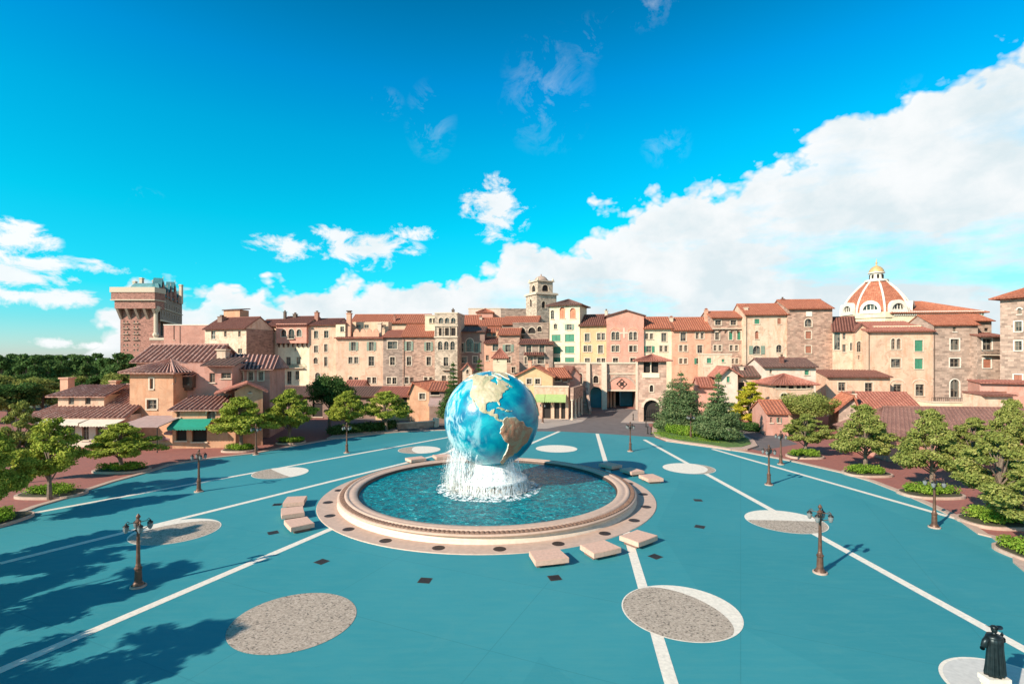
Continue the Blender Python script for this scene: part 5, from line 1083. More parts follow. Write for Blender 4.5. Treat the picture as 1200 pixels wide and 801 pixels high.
sheet('brick_pavement', [(-110,-15),(110,-15),(110,160),(-110,160)], 0.0, 'brickpave')
# asphalt road to the gate
sheet('road', gp('395,489 430,488 470,492 560,489 600,487 690,474 711,477 745,479 756,487 760,497')+gp('768,512 745,514 700,512 640,510 540,508 505,508 470,510 440,513'), 0.004, 'asphalt')
sheet('service_road', gp('840,500 880,503 905,507 935,520 890,528 872,524 858,516'), 0.006, 'asphalt')
sheet('pavement', gp('600,491 632,489 690,488 682,494 640,502 600,502'), 0.008, 'pale_paving')
sheet('pavement', gp('742,481 749,480 765,494.5 768,496 727,495'), 0.008, 'pale_paving')
sheet('plaza', plaza, 0.012, 'plaza')
def strip(pts, w, z, h, mat, name, side=1):
    """kerb or line following pts"""
    mb = MB(); P = [Vector(p) for p in pts]; n = len(P); a = []; b_ = []
    for i in range(n):
        d = (P[min(i+1,n-1)]-P[max(i-1,0)]).normalized(); nr = Vector((-d.y, d.x))*side
        if w > 0: a.append(P[i]); b_.append(P[i]+nr*w)
    for i in range(n-1):
        q = [a[i], a[i+1], b_[i+1], b_[i]]
        if side < 0: q = [b_[i], b_[i+1], a[i+1], a[i]]
        if h <= 0: mb.add([(p.x, p.y, z) for p in q], [(0,1,2,3)])
        else: mb.hexa([(p.x, p.y, z) for p in q]+[(p.x, p.y, z+h) for p in q])
    return struct(name, mb, M[mat])
Lk = near_l[::-1]+LB
def smooth(pts, k=3):
    for _ in range(k):
        pts = [pts[0]]+[p for i in range(len(pts)-1) for p in ((pts[i][0]*.75+pts[i+1][0]*.25, pts[i][1]*.75+pts[i+1][1]*.25), (pts[i][0]*.25+pts[i+1][0]*.75, pts[i][1]*.25+pts[i+1][1]*.75))]+[pts[-1]]
    return pts
strip(near_l[::-1]+LB, 0.55, 0.004, .10, 'kerb', 'kerb', 1)
strip(near_r+list(reversed(RB[4:])), 0.55, 0.004, .10, 'kerb', 'kerb', -1)
def line(p, q, w=.5, z=.018):
    p, q = Vector(p), Vector(q); d = (q-p).normalized(); n = Vector((-d.y, d.x))*w/2
    mb = MB(); mb.add([(*(p-n), z), (*(q-n), z), (*(q+n), z), (*(p+n), z)], [(0,1,2,3)]); return struct('painted_line', mb, M['linewhite'])
def cut(p, q):   # split a line so that it does not run below the fountain
    line(p, q)
A = Vector
def at_r(p, q, r):    # points where line pq crosses the circle r round the fountain
    p, q, c = A(p), A(q), A(C0); d = (q-p).normalized(); t = (c-p).dot(d); h = ((p+d*t)-c).length; s = sqrt(max(0, r*r-h*h)); return p+d*(t-s), p+d*(t+s)
for a, b_ in (((5.2,14.6),(12.9,77.5)), ((-20.7,14.5),(7.4,80.0))):
    e, f = at_r(a, b_, 13.6); line(a, e); line(f, b_)
line(G(755,515), (20.6,8.0)); line(G(0,660), (-7.8,62.2)); line((-7.8,62.2), G(560,508), .5); line(G(33,602), G(526,512)); line(G(835,526), G(1122,608))
a, b_ = G(250,563), G(400,537)
# moon phase discs: eight full circles of pale paving round the fountain, shadowed part set in pebble
ph = [(70.3,'full'),(25.3,None),(-19.7,None),(-64.7,None),(-109.7,'new'),(-154.7,None),(160.3,None),(115.3,None)]
def lens(c, R, cross, ang, n=28):
    """part of a disc: half circle at ang plus a bulging (cross>0) or hollow (cross<0) half ellipse"""
    p = [(R*cos(t), R*sin(t)) for t in [-pi/2+pi*i/n for i in range(n+1)]]
    p += [(cross*R*cos(t), R*sin(t)) for t in [pi/2-pi*i/n for i in range(1, n)]]
    return [(c[0]+x*cos(ang)-y*sin(ang), c[1]+x*sin(ang)+y*cos(ang)) for x, y in p]
moons = {70.3:(None,0,0),25.3:(.72,-20,1),-19.7:(-.05,-95,1),-64.7:(-.62,-152,1),-109.7:(None,0,2),-154.7:(-.66,-50,1),160.3:(.05,-135,1),115.3:(.35,-165,1)}
for d, (cr, ang, k) in moons.items():
    c = (C0[0]+22.5*cos(radians(d)), C0[1]+22.5*sin(radians(d))); R = 2.62
    mb = MB(); mb.add([(x, y, .024) for x, y in disc(R, 64, c)], [tuple(range(64))]); struct('moon_disc', mb, M['pebble' if k == 2 else 'linewhite'])
    if k == 1:
        mb = MB(); p = lens(c, R-.06, cr, radians(ang)); mb.add([(x, y, .030) for x, y in p], [tuple(range(len(p)))]); struct('moon_shadow', mb, M['pebble'])
cc = (17.35, 17.6); mb = MB(); mb.add([(x, y, .024) for x, y in disc(2.07, 64, cc)], [tuple(range(64))]); struct('moon_disc', mb, M['linewhite'])
mb = MB(); mb.add([(x, y, .030) for x, y in disc(1.95, 64, cc)], [tuple(range(64))]); struct('moon_shadow', mb, M['palegranite'])
# small square drains
gl = ['small square drain cover nearest the camera, in front of the fountain', 'small square drain cover beside the dark moon disc', 'small square drain cover left of the stone bench trio', 'small drain cover behind the left bench trio',
      'small square drain cover in front of the leftmost front bench', 'small drain cover beside the rightmost front bench', 'small drain cover on open teal paint right of the fountain ring', 'small drain cover left of the pale grey moon disc at right']
for (px, py), l in zip(((498,680),(377,658),(320,624),(325,591),(650,677),(768,652),(820,617),(818,586)), gl):
    x, y = G(px, py); a = atan2(y-C0[1], x-C0[0]); mb = MB(); ca, sa = cos(a), sin(a)
    for i in range(6):
        u = -.27+i*.095; q = [(u,-.28),(u+.06,-.28),(u+.06,.28),(u,.28)]; mb.add([(x+p*ca-r*sa, y+p*sa+r*ca, .030) for p, r in q], [(0,1,2,3)])
    q = [(-.32,-.32),(.32,-.32),(.32,.32),(-.32,.32)]; mb.mi = 1; mb.add([(x+p*ca-r*sa, y+p*sa+r*ca, .022) for p, r in q], [(0,1,2,3)])
    o = mb.build('drain_cover', [M['iron'], M['grate']], None, loc=(x, y, .02)); tag(o, l, 'drain cover', 'square drain covers')

# ------------------------------------------------------------------ fountain
cx, cy = C0
fo = thing('fountain', 'round granite basin fountain with carved rim in the middle of the teal plaza', 'fountain', (cx, cy, 0))
mb = MB(); mb.lathe(cx, cy, [(12.1,.06),(13.72,.06),(13.75,.01)], 96); mb.build('apron', M['granite'], fo)
mb = MB(); mb.lathe(cx, cy, [(12.25,.061),(12.22,.16),(12.0,.24),(11.95,.42),(12.05,.46)], 128); mb.build('rim_base', M['granitepale'], fo, True)
mb = MB(); mb.lathe(cx, cy, [(12.05,.46),(12.2,.50),(12.24,.56),(12.2,.61),(12.08,.64)], 128); mb.build('rim_moulding', M['granite'], fo, True)
mb = MB(); mb.lathe(cx, cy, [(12.08,.64),(11.72,.70)], 128); mb.build('carved_band', M['carved'], fo)
mb = MB(); nb = 960; prf = []
for k in range(nb):
    a = 2*pi*k/nb; h = .055*abs(sin(a*120)); prf.append([(cx+r*cos(a), cy+r*sin(a), z) for r, z in ((12.08,.655),(12.05,.665+h),(11.9,.69+h),(11.76,.70+h),(11.74,.70))])
mb.add([p for q in prf for p in q], [(k*5+j, ((k+1)%nb)*5+j, ((k+1)%nb)*5+j+1, k*5+j+1) for k in range(nb) for j in range(4)])
mb.build('bead_row', M['carved'], fo)
mb = MB(); mb.lathe(cx, cy, [(11.72,.70),(11.66,.78),(11.5,.80),(11.42,.74),(11.30,.72),(11.22,.76),(10.78,.74),(10.72,.68)], 128); mb.build('coping', M['granite'], fo, True)
mb = MB(); mb.lathe(cx, cy, [(10.72,.66),(10.62,.5),(10.6,.0),(0.1,-.02)][:3], 128); mb.build('inner_wall', M['grate'], fo)
# water: rippled sheet
mb = MB(); N = 150
for i in range(0): pass
rr = [10.66*sqrt(i/70) for i in range(1, 71)]; vs = [(cx, cy, .46)]; sg = 200
for r in rr:
    for k in range(sg):
        a = 2*pi*k/sg; x, y = cx+r*cos(a), cy+r*sin(a); h = noise.noise(Vector((x*1.1, y*1.1, 3)))*.045+noise.noise(Vector((x*3, y*3, 8)))*.02
        vs.append((x, y, .46+h*(1 if r < 10.5 else 0)))
fs = [(0, 1+k, 1+(k+1)%sg) for k in range(sg)]
for i in range(len(rr)-1):
    for k in range(sg): fs.append((1+i*sg+k, 1+(i+1)*sg+k, 1+(i+1)*sg+(k+1)%sg, 1+i*sg+(k+1)%sg))
mb.add(vs, fs); mb.build('pool_water', M['water'], fo, True)
for i in range(22):
    a = radians(-84.6+i*360/22); x, y = cx+12.98*cos(a), cy+12.98*sin(a); mb = MB(); mb.lathe(x, y, [(.01,.075),(.36,.075),(.40,.06)], 24); mb.mi = 1
    for r in (.1,.2,.3): mb.lathe(x, y, [(r-.02,.08),(r+.02,.08)], 18)
    mb.build('round_grate', [M['grate'], M['iron']], fo)
# pedestal under the globe
gx, gy, gz, GR = -1.74, 43.6, 6.34, 4.0
px_, py_ = gx, gy
mb = MB(); mb.lathe(px_, py_, [(1.3,2.75),(1.75,2.62),(1.9,2.3),(2.25,1.75),(2.5,1.62),(2.62,1.50)], 96); mb.build('pedestal', M['pedestal'], fo, True)
mb = MB(); prof = [(2.62,1.50),(3.02,1.40),(3.05,1.26),(2.85,1.18)]; mb.lathe(px_, py_, prof, 96); mb.build('pedestal_lip', M['pedestal'], fo, True)
mb = MB()
for i in range(72):
    a = 2*pi*i/72; r = 2.78+random.uniform(-.04,.04); q = Vector((cos(a), sin(a))); t = Vector((-sin(a), cos(a)))*.09; w = random.uniform(.5,1)
    for s0, s1 in ((0, 1),):
        b0 = Vector((px_, py_))+q*r; b1 = Vector((px_, py_))+q*(r-.35)
        mb.hexa([(*(b0-t*w),.4),(*(b0+t*w),.4),(*(b1+t),.4),(*(b1-t),.4),(*(b0-t*w),1.2),(*(b0+t*w),1.2),(*(b1+t),1.2),(*(b1-t),1.2)])
mb.build('pedestal_flutes', M['trimwhite'], fo)
mb = MB(); mb.lathe(px_, py_, [(2.5,.4),(2.5,1.25)], 64); mb.build('pedestal_core', M['benchbase'], fo)
# falling water: thin ribbons over the lip, down the cone and off the globe's left side
mb = MB()
def ribbon(p0, p1, w, bulge=0):
    p0, p1 = Vector(p0), Vector(p1); out = (p0-Vector((px_, py_, p0.z))); out.z = 0
    out = out.normalized() if out.length > 0 else Vector((1,0,0)); t = Vector((-out.y, out.x, 0))
    n = 6; vs = []
    for i in range(n+1):
        s = i/n; c = p0.lerp(p1, s); c += out*(sin(pi*s)*bulge)+Vector((random.uniform(-1,1), random.uniform(-1,1), 0))*.03; ww = w*(.6+.6*s)
        vs += [tuple(c-t*ww), tuple(c+t*ww)]
    mb.add(vs, [(2*i, 2*i+1, 2*i+3, 2*i+2) for i in range(n)])
for i in range(20):
    a = random.uniform(0, 2*pi); c, s = cos(a), sin(a)
    ribbon((px_+1.9*c, py_+1.9*s, 2.5), (px_+2.7*c, py_+2.7*s, 1.5), .07, .08)
for i in range(800):
    a = random.uniform(0, 2*pi); c, s = cos(a), sin(a); r = random.uniform(3.02, 3.14)
    ribbon((px_+3.02*c, py_+3.02*s, 1.42), (px_+(r+.15)*c, py_+(r+.15)*s, .45), random.uniform(.010,.035), .05)
for i in range(480):
    a = radians(random.gauss(196, 20)); r = min(3.7, max(2.45, random.gauss(3.1, .24))); z = gz-sqrt(GR*GR-r*r); c, s = cos(a), sin(a)
    ribbon((px_+r*c, py_+r*s, z), (px_+(r+random.uniform(.1,.75))*c, py_+(r+random.uniform(.1,.75))*s, random.uniform(.42,1.6)), random.uniform(.006,.026), .1)
for i in range(70):
    a = radians(random.uniform(-60, 60)); r = random.uniform(1.9, 2.7); z = gz-sqrt(GR*GR-r*r); c, s = cos(a), sin(a)
    ribbon((px_+r*c, py_+r*s, z), (px_+(r+.5)*c, py_+(r+.5)*s, random.uniform(.5,1.4)), random.uniform(.02,.05), .05)
tag(mb.build('falling_water', M['fall'], fo), 'white sheets of falling water', kind='stuff')
mb = MB()
for i in range(7000):     # droplets of spray
    a = radians(random.gauss(195, 30)) if i % 3 else random.uniform(0, 2*pi); r = abs(random.gauss(3.3, .45)) if i % 3 else random.uniform(2.9, 3.7); z = .45+abs(random.gauss(0, .9 if i % 3 else .35)); z = min(z, 3.2)
    c = Vector((px_+r*cos(a), py_+r*sin(a), z)); q = random.uniform(.008,.022)
    mb.add([tuple(c+Vector(v)*q) for v in ((1,0,0),(-1,0,0),(0,1,0),(0,-1,0),(0,0,1.6),(0,0,-1.6))], [(0,2,4),(2,1,4),(1,3,4),(3,0,4),(2,0,5),(1,2,5),(3,1,5),(0,3,5)])
tag(mb.build('spray', M['trimwhite'], fo), 'fine spray droplets', kind='stuff')
mb = MB(); sg = 180; rings = 16; vs = []
for j in range(rings+1):
    for k in range(sg):
        a = 2*pi*k/sg; left = .5+.5*cos(a-radians(200)); w = 4.15+.55*left+.25*noise.noise(Vector((cos(a)*2, sin(a)*2, 4)))
        r = 2.6+(w-2.6)*j/rings; x, y = px_+r*cos(a), py_+r*sin(a); fall = 1-j/rings
        vs.append((x, y, .47+fall*(.12+.22*(noise.noise(Vector((x*2.5, y*2.5, 1)))+.4*noise.noise(Vector((x*7, y*7, 1)))+.5))*(.6+.6*left)))
mb.add(vs, [(j*sg+k, (j+1)*sg+k, (j+1)*sg+(k+1)%sg, j*sg+(k+1)%sg) for j in range(rings) for k in range(sg)])
tag(mb.build('foam', M['foam'], fo, True), 'churned white foam ring', kind='stuff')

# ------------------------------------------------------------------ globe
gl = thing('globe', 'giant blue world globe balanced on the white pedestal in the fountain', 'globe', (gx, gy, gz))
v = (Vector((0, 0, CH))-Vector((gx, gy, gz))).normalized(); up = (Vector((0,0,1))-v*v.z).normalized(); rt = up.cross(v)
L0, B0 = radians(-90.5), radians(11)
def sph(lon, lat, r=1.0):
    lo, la = radians(lon)-L0, radians(lat)
    x = cos(la)*sin(lo); y = sin(la)*cos(B0)-cos(la)*cos(lo)*sin(B0); z = sin(la)*sin(B0)+cos(la)*cos(lo)*cos(B0)
    return Vector((gx, gy, gz))+(rt*x+up*y+v*z)*GR*r
mb = MB(); nu, nv = 160, 80; vs = []
for j in range(nv+1):
    for i in range(nu): vs.append(tuple(sph(-180+360*i/nu, -90+180*j/nv)))
mb.add(vs, [(j*nu+i, j*nu+(i+1)%nu, (j+1)*nu+(i+1)%nu, (j+1)*nu+i) for j in range(nv) for i in range(nu)]); mb.build('ocean', M['ocean'], gl, True)
CON = {
 'north_america': '-168,66 -162,70 -156,71 -141,70 -128,70 -115,69 -108,68 -95,69.5 -85,69 -82,67 -87,64 -94,61 -93,58 -88,56.5 -82,55 -82,52.5 -79,51.5 -79,55 -77,57 -78,62 -73,62 -69,59 -65,60 -61,56 -56,52.5 -60,50 -66,50 -65,48 -61,46 -66,44 -70,43.5 -70,41.7 -74,40.5 -76,37 -76,35 -80,32.5 -81.3,30.5 -80,27 -80.5,25.2 -82,27 -83,29.5 -85,29.8 -89.5,30 -91,29.3 -94,29.5 -97,27.5 -97.5,24 -97.5,21 -95.5,18.5 -92,18.6 -90.5,20.5 -87,21.5 -87.8,18 -88.8,16 -84,15.8 -83.3,14 -83.6,11 -81.5,9 -79.5,9.5 -78,8.8 -78.4,7.6 -80,7.4 -83,8.3 -85.7,10 -87.5,13 -91.5,14 -94.5,16.2 -99.5,16.8 -105,20 -105.5,22.5 -109,25.8 -112.5,30 -114.7,31.5 -112,27.5 -109.5,23.2 -112,25 -115,28.5 -117,32.5 -120.6,34.6 -123,38 -124.3,41 -124,46 -125,48.5 -128,51.5 -131,55 -136,58.5 -141,60 -147,61 -152,59.5 -154,58 -160,55.5 -164,54.7 -158,58 -164,61 -166,64 -161,65',
 'south_america': '-77.6,8.6 -75.5,10.7 -72,12 -71.5,10.8 -68,11 -62,10.7 -60,8.5 -57,6 -52,5 -50,1 -48,-1 -44,-2.7 -40,-3 -35.5,-5.2 -34.8,-8 -37.2,-11.5 -39,-14 -39.3,-18 -41,-22 -45,-23.3 -48.5,-26 -49,-28.7 -52,-32.5 -54.5,-34.7 -58,-34.3 -57,-36.5 -58,-38.3 -62,-39 -65,-41 -64,-43 -67,-46 -66,-48 -69,-50.5 -68.5,-52.5 -65.5,-54.8 -69,-55.3 -72.5,-53 -75,-50 -75,-46.5 -73.5,-41.5 -73.5,-37 -71.5,-32 -70.5,-26 -70.3,-18.5 -75,-15.3 -76.3,-13.5 -79,-8 -81.2,-5.5 -80,-3 -80.8,-1 -79,1.5 -77.3,4 -78,7.3',
 'greenland': '-73,78 -60,76 -54,71 -52,66 -44,60 -40,65 -24,69 -20,76 -18,81 -35,83.5 -60,82',
 'cuba': '-85,22 -82,23.4 -77,21.9 -74.2,20.2 -77.7,19.7 -80,21.3 -83,22', 'hispaniola': '-74.4,18.3 -72,20 -68.5,18.7 -71,17.7', 'puerto_rico': '-67.5,18.7 -65.5,18.6 -66,17.8',
 'baffin_island': '-90,73 -80,74 -68,70 -62,66 -65,62.5 -73,65 -78,70', 'victoria_island': '-117,73 -105,73 -102,70.5 -115,70.5', 'ellesmere_island': '-90,77 -75,79 -62,82.5 -90,81.5', 'newfoundland': '-59,48 -56,51.5 -53,47', 
 'africa': '-6,36 10,37 11,34 20,31 32,31 35,28 39,18 43,12 51,12 46,3 40,-4 40,-15 35,-24 31,-30 20,-35 17,-30 12,-17 13,-7 9,0 9,4 -2,5 -8,4.5 -13,9 -17,14.5 -16,22 -10,30',
 'eurasia': '-9,37 -9,43 -2,44 -5,48 3,51 8,54 10,58 5,60 12,66 25,71 40,67 60,69 75,73 100,77 115,73 140,72 165,69 178,67 163,60 155,58 143,59 135,54 140,48 128,40 122,38 121,30 115,23 108,20 105,10 100,14 97,17 90,22 80,15 77,8 72,20 60,25 52,18 44,13 35,29 36,36 27,37 22,38 15,41 8,44 2,40',
 'australia': '114,-22 122,-17 130,-12 137,-12 142,-11 146,-19 153,-26 150,-37 141,-38 132,-32 118,-35 115,-33', 'antarctica': '-60,-64 -55,-72 -20,-73 0,-70 40,-69 90,-67 140,-67 170,-72 179,-78 -179,-78 -150,-76 -100,-73 -75,-71 -66,-67'}
LBL = {'north_america': 'sandy raised North America', 'south_america': 'brown and reddish raised South America', 'greenland': 'small raised Greenland'}
def continent(nm, s):
    P = [tuple(map(float, t.split(','))) for t in s.split()]
    # roughen the coast a little
    q = []
    for i in range(len(P)):
        a, b_ = Vector(P[i]), Vector(P[(i+1)%len(P)]); d = b_-a; k = max(1, int(d.length/1.6)); n_ = Vector((-d.y, d.x)).normalized() if d.length else Vector((0,0))
        for j in range(k):
            p = a+d*j/k; q.append(p+(n_*noise.noise(Vector((p.x*.6, p.y*.6, 2)))*min(.45, d.length*.1) if j else Vector((0,0))))
    n = len(q); xs = [p.x for p in q]; ys = [p.y for p in q]; pts = list(q); g = 1.7
    y = min(ys)
    while y < max(ys):
        x = min(xs)
        while x < max(xs): pts.append(Vector((x+random.uniform(-.3,.3), y+random.uniform(-.3,.3)))); x += g
        y += g
    vs, es, fs, *_ = delaunay_2d_cdt(pts, [(i, (i+1)%n) for i in range(n)], [], 1, 1e-4)
    mb = MB(); ed = {}
    def elev(p):
        h = .016+.010*noise.noise(Vector((p.x*.25, p.y*.25, 5)))
        if nm == 'south_america': h += .014*math.exp(-((p.x-(-69.5 if p.y < -18 else -77 if p.y > -8 else -73))/3.2)**2)
        if nm == 'north_america': h += .014*math.exp(-((p.x+ (112 if p.y > 30 else 102))/6)**2)*(1+noise.noise(Vector((p.x*.5, p.y*.5, 0))))
        return 1+h
    V = [sph(p.x, p.y, elev(p)) for p in vs]; F_ = []
    for f in fs:
        if (V[f[1]]-V[f[0]]).cross(V[f[2]]-V[f[0]]).dot(V[f[0]]-Vector((gx,gy,gz))) < 0: f = f[::-1]
        F_.append(tuple(f))
        for i in range(len(f)): ed[(f[i], f[(i+1)%len(f)])] = 1
    mb.add(V, F_); mb.mi = 1
    for (a, b_) in ed:
        if (b_, a) not in ed:
            o = sph(vs[a].x, vs[a].y, .995), sph(vs[b_].x, vs[b_].y, .995)
            cen = Vector((gx,gy,gz)); e = (V[b_]-V[a]); out = e.cross((V[a]-cen)).normalized()*.022
            mb.add([V[a], V[b_], o[1]+out, o[0]+out], [(1,0,3,2)])
    ob = mb.build('continent' if nm in ('north_america','south_america','africa','eurasia','australia','antarctica') else 'island', [M['land_s' if nm in ('south_america','africa') else 'land_n'], M['coast']], gl, True)
    if nm in LBL: ob['label'] = LBL[nm]
for k, s in CON.items(): continent(k, s)

# ------------------------------------------------------------------ stone benches
def bench(ang, label):
    r0, r1, h = 14.65, 16.15, 3.45; a = radians(ang); R = 15.4; bx, by = cx+R*cos(a), cy+R*sin(a)
    t = thing('stone_bench', label, 'bench', (bx, by, 0), 'stone benches around the fountain')
    def sec(mb, ra, rb, hw, z0, z1):
        n = 6; p = [(cx+rb*cos(a+radians(-hw+2*hw*i/n)), cy+rb*sin(a+radians(-hw+2*hw*i/n))) for i in range(n+1)]+[(cx+ra*cos(a+radians(hw-2*hw*i/n)), cy+ra*sin(a+radians(hw-2*hw*i/n))) for i in range(n+1)]
        mb.prism(p, z0, z1)
    mb = MB(); sec(mb, r0, r1, h, .20, .47); sec(mb, r0+.02, r1-.02, h-.05, .47, .49); mb.build('seat', M['bench'], t)
    for s in (-1, 1):
        mb = MB(); n = 3; lo, hi = (-h+.5, -h+1.5) if s < 0 else (h-1.5, h-.5)
        p = [(cx+(r1-.25)*cos(a+radians(lo+(hi-lo)*i/n)), cy+(r1-.25)*sin(a+radians(lo+(hi-lo)*i/n))) for i in range(n+1)]+[(cx+(r0+.25)*cos(a+radians(hi-(hi-lo)*i/n)), cy+(r0+.25)*sin(a+radians(hi-(hi-lo)*i/n))) for i in range(n+1)]
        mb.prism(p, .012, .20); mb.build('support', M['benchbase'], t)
for ang, l in ((-75,'leftmost of the three pale stone benches in front of the fountain'),(-62.5,'middle of the three stone benches in front of the fountain'),(-50.5,'stone bench standing on the white line in front of the fountain'),
               (-166,'farthest of the three stone benches at the left of the fountain'),(-154.7,'middle stone bench of the trio at the left of the fountain'),(-143.5,'nearest of the three stone benches at the left of the fountain'),
               (38,'shaded stone bench farthest from the camera in the right trio'),(26.5,'middle stone bench of the trio right of the fountain'),(15,'sunlit stone bench nearest the camera in the right trio'),
               (124,'left stone bench behind the fountain, left of the globe pedestal'),(112.5,'right stone bench behind the fountain, just left of the globe'),(101,'stone bench hidden behind the pedestal and spray')):
    bench(ang, l)

# ------------------------------------------------------------------ lamps
def make_lamp():
    t = thing('street_lamp', 'x', 'street lamp', (0,0,0), 'bronze street lamps on the plaza')
    mb = MB(); mb.lathe(0, 0, [(.0,.0),(.36,.0),(.36,.07),(.30,.09)], 20); mb.build('plinth', M['kerb'], t)
    mb = MB(); mb.lathe(0, 0, [(.27,.07),(.24,.12),(.22,.2),(.17,.26),(.15,.85),(.18,.9),(.18,.96),(.13,1.0),(.115,1.1),(.10,1.15)], 12); mb.build('pedestal', M['bronze'], t)
    mb = MB(); mb.lathe(0, 0, [(.10,1.15),(.085,1.8),(.068,2.75),(.12,2.8),(.12,2.86),(.08,2.9),(.08,3.2),(.13,3.24),(.13,3.3),(.06,3.34),(.05,3.42),(.1,3.48),(.1,3.54),(.02,3.66)], 12); mb.build('shaft', M['bronze'], t)
    for k in range(4):
        a = pi/4+k*pi/2; c, s = cos(a), sin(a); mb = MB()
        mb.tube([(c*r, s*r, z) for r, z in ((.05,2.9),(.2,2.84),(.38,2.92),(.5,3.1),(.52,3.25),(.44,3.34),(.36,3.28))], .024, 6)
        mb.tube([(c*r, s*r, z) for r, z in ((.05,3.2),(.25,3.24),(.5,3.22))], .018, 5)
        arm = mb.build('arm', M['bronze'], t)
        mb = MB(); mb.lathe(c*.50, s*.50, [(.02,2.78),(.07,2.81),(.115,2.92),(.13,3.06),(.09,3.1)], 10); mb.build('lantern', M['lantern'], arm)
        mb = MB(); mb.lathe(c*.50, s*.50, [(.14,3.1),(.12,3.16),(.05,3.21),(.02,3.28)], 10); mb.build('lantern_cap', M['iron'], arm)
    return t
lamp0 = make_lamp(); first = True
for px, py, l in ((162,687,'tall bronze four-lantern lamp standing in tree shadow at front left'),(961,671,'bronze lamp beside the white line at front right'),(233,576,'bronze lamp on the left outer white line, behind the front left lamp'),
                  (1095,618,'bronze lamp near the right kerb before a round hedge'),(406.4,530.5,'bronze lamp in front of the back left hedge'),(300,532.7,'bronze lamp at the kerb beside the first yellow green tree'),
                  (901,568,'bronze lamp in the middle distance on the teal right of the moon discs'),(915,544,'thin lamp on the right kerb at the brick paving corner'),(738.6,528.7,'lamp standing alone in front of the gate road'),
                  (809.6,514,'lamp among the clipped shrubs of the green island'),(636,495,'lamp in front of the yellow shop')):
    x, y = G(px, py)
    if first: lamp0.location = (x, y, .012); lamp0['label'] = l; first = False
    else: dup(lamp0, (x, y, .012), 0, None, l)
# bollards by the gate
def bollard(px, py, l):
    x, y = G(px, py); t = thing('bollard', l, 'bollard', (x, y, .012), 'iron bollards at the gate road')
    mb = MB(); mb.lathe(x, y, [(.14,.012),(.14,.12),(.08,.2),(.07,.9),(.12,.95),(.1,1.1),(.02,1.2)], 10); mb.build('post', M['iron'], t)
for i, (px, py, l) in enumerate(((742,492,'iron bollard at the corner of the pale pavement by the gate'),(759,508,'left iron bollard of the pair before the gate tower'),(763,509,'right iron bollard of the pair before the gate tower'),(757,500,'iron bollard close to the gate tower door'))): bollard(px, py, l)
# sign board on the green island
x, y = G(854.6, 520); t = thing('sign_board', 'small blank white sign board on a post in the green island', 'sign', (x, y, 0))
mb = MB(); mb.tube([(x,y,.0),(x,y,1.1)], .04, 6); mb.build('post', M['iron'], t); mb = MB(); mb.box(x-.38,x+.38,y-.05,y+.0,1.0,2.05); mb.build('panel', M['trimwhite'], t)
# low stone wall at the back left
f = Fac(466,82,508,85); root = thing('low_wall', 'low pale stone wall with end pier at the back left of the plaza', 'wall', f.P(f.L/2,0,0))
mb = MB(); mb.fbox(f, 0, f.L, -.4, 0, 0, .9); mb.build('wall', M['stonewarm'], root); mb = MB(); mb.fbox(f, -.1, f.L+.1, -.5, .1, .903, 1.05); mb.build('coping', M['trim'], root)
mb = MB(); mb.fbox(f, f.L+.103, f.L+.9, -.6, .2, 0, 1.5); mb.build('pier', M['trim'], root)

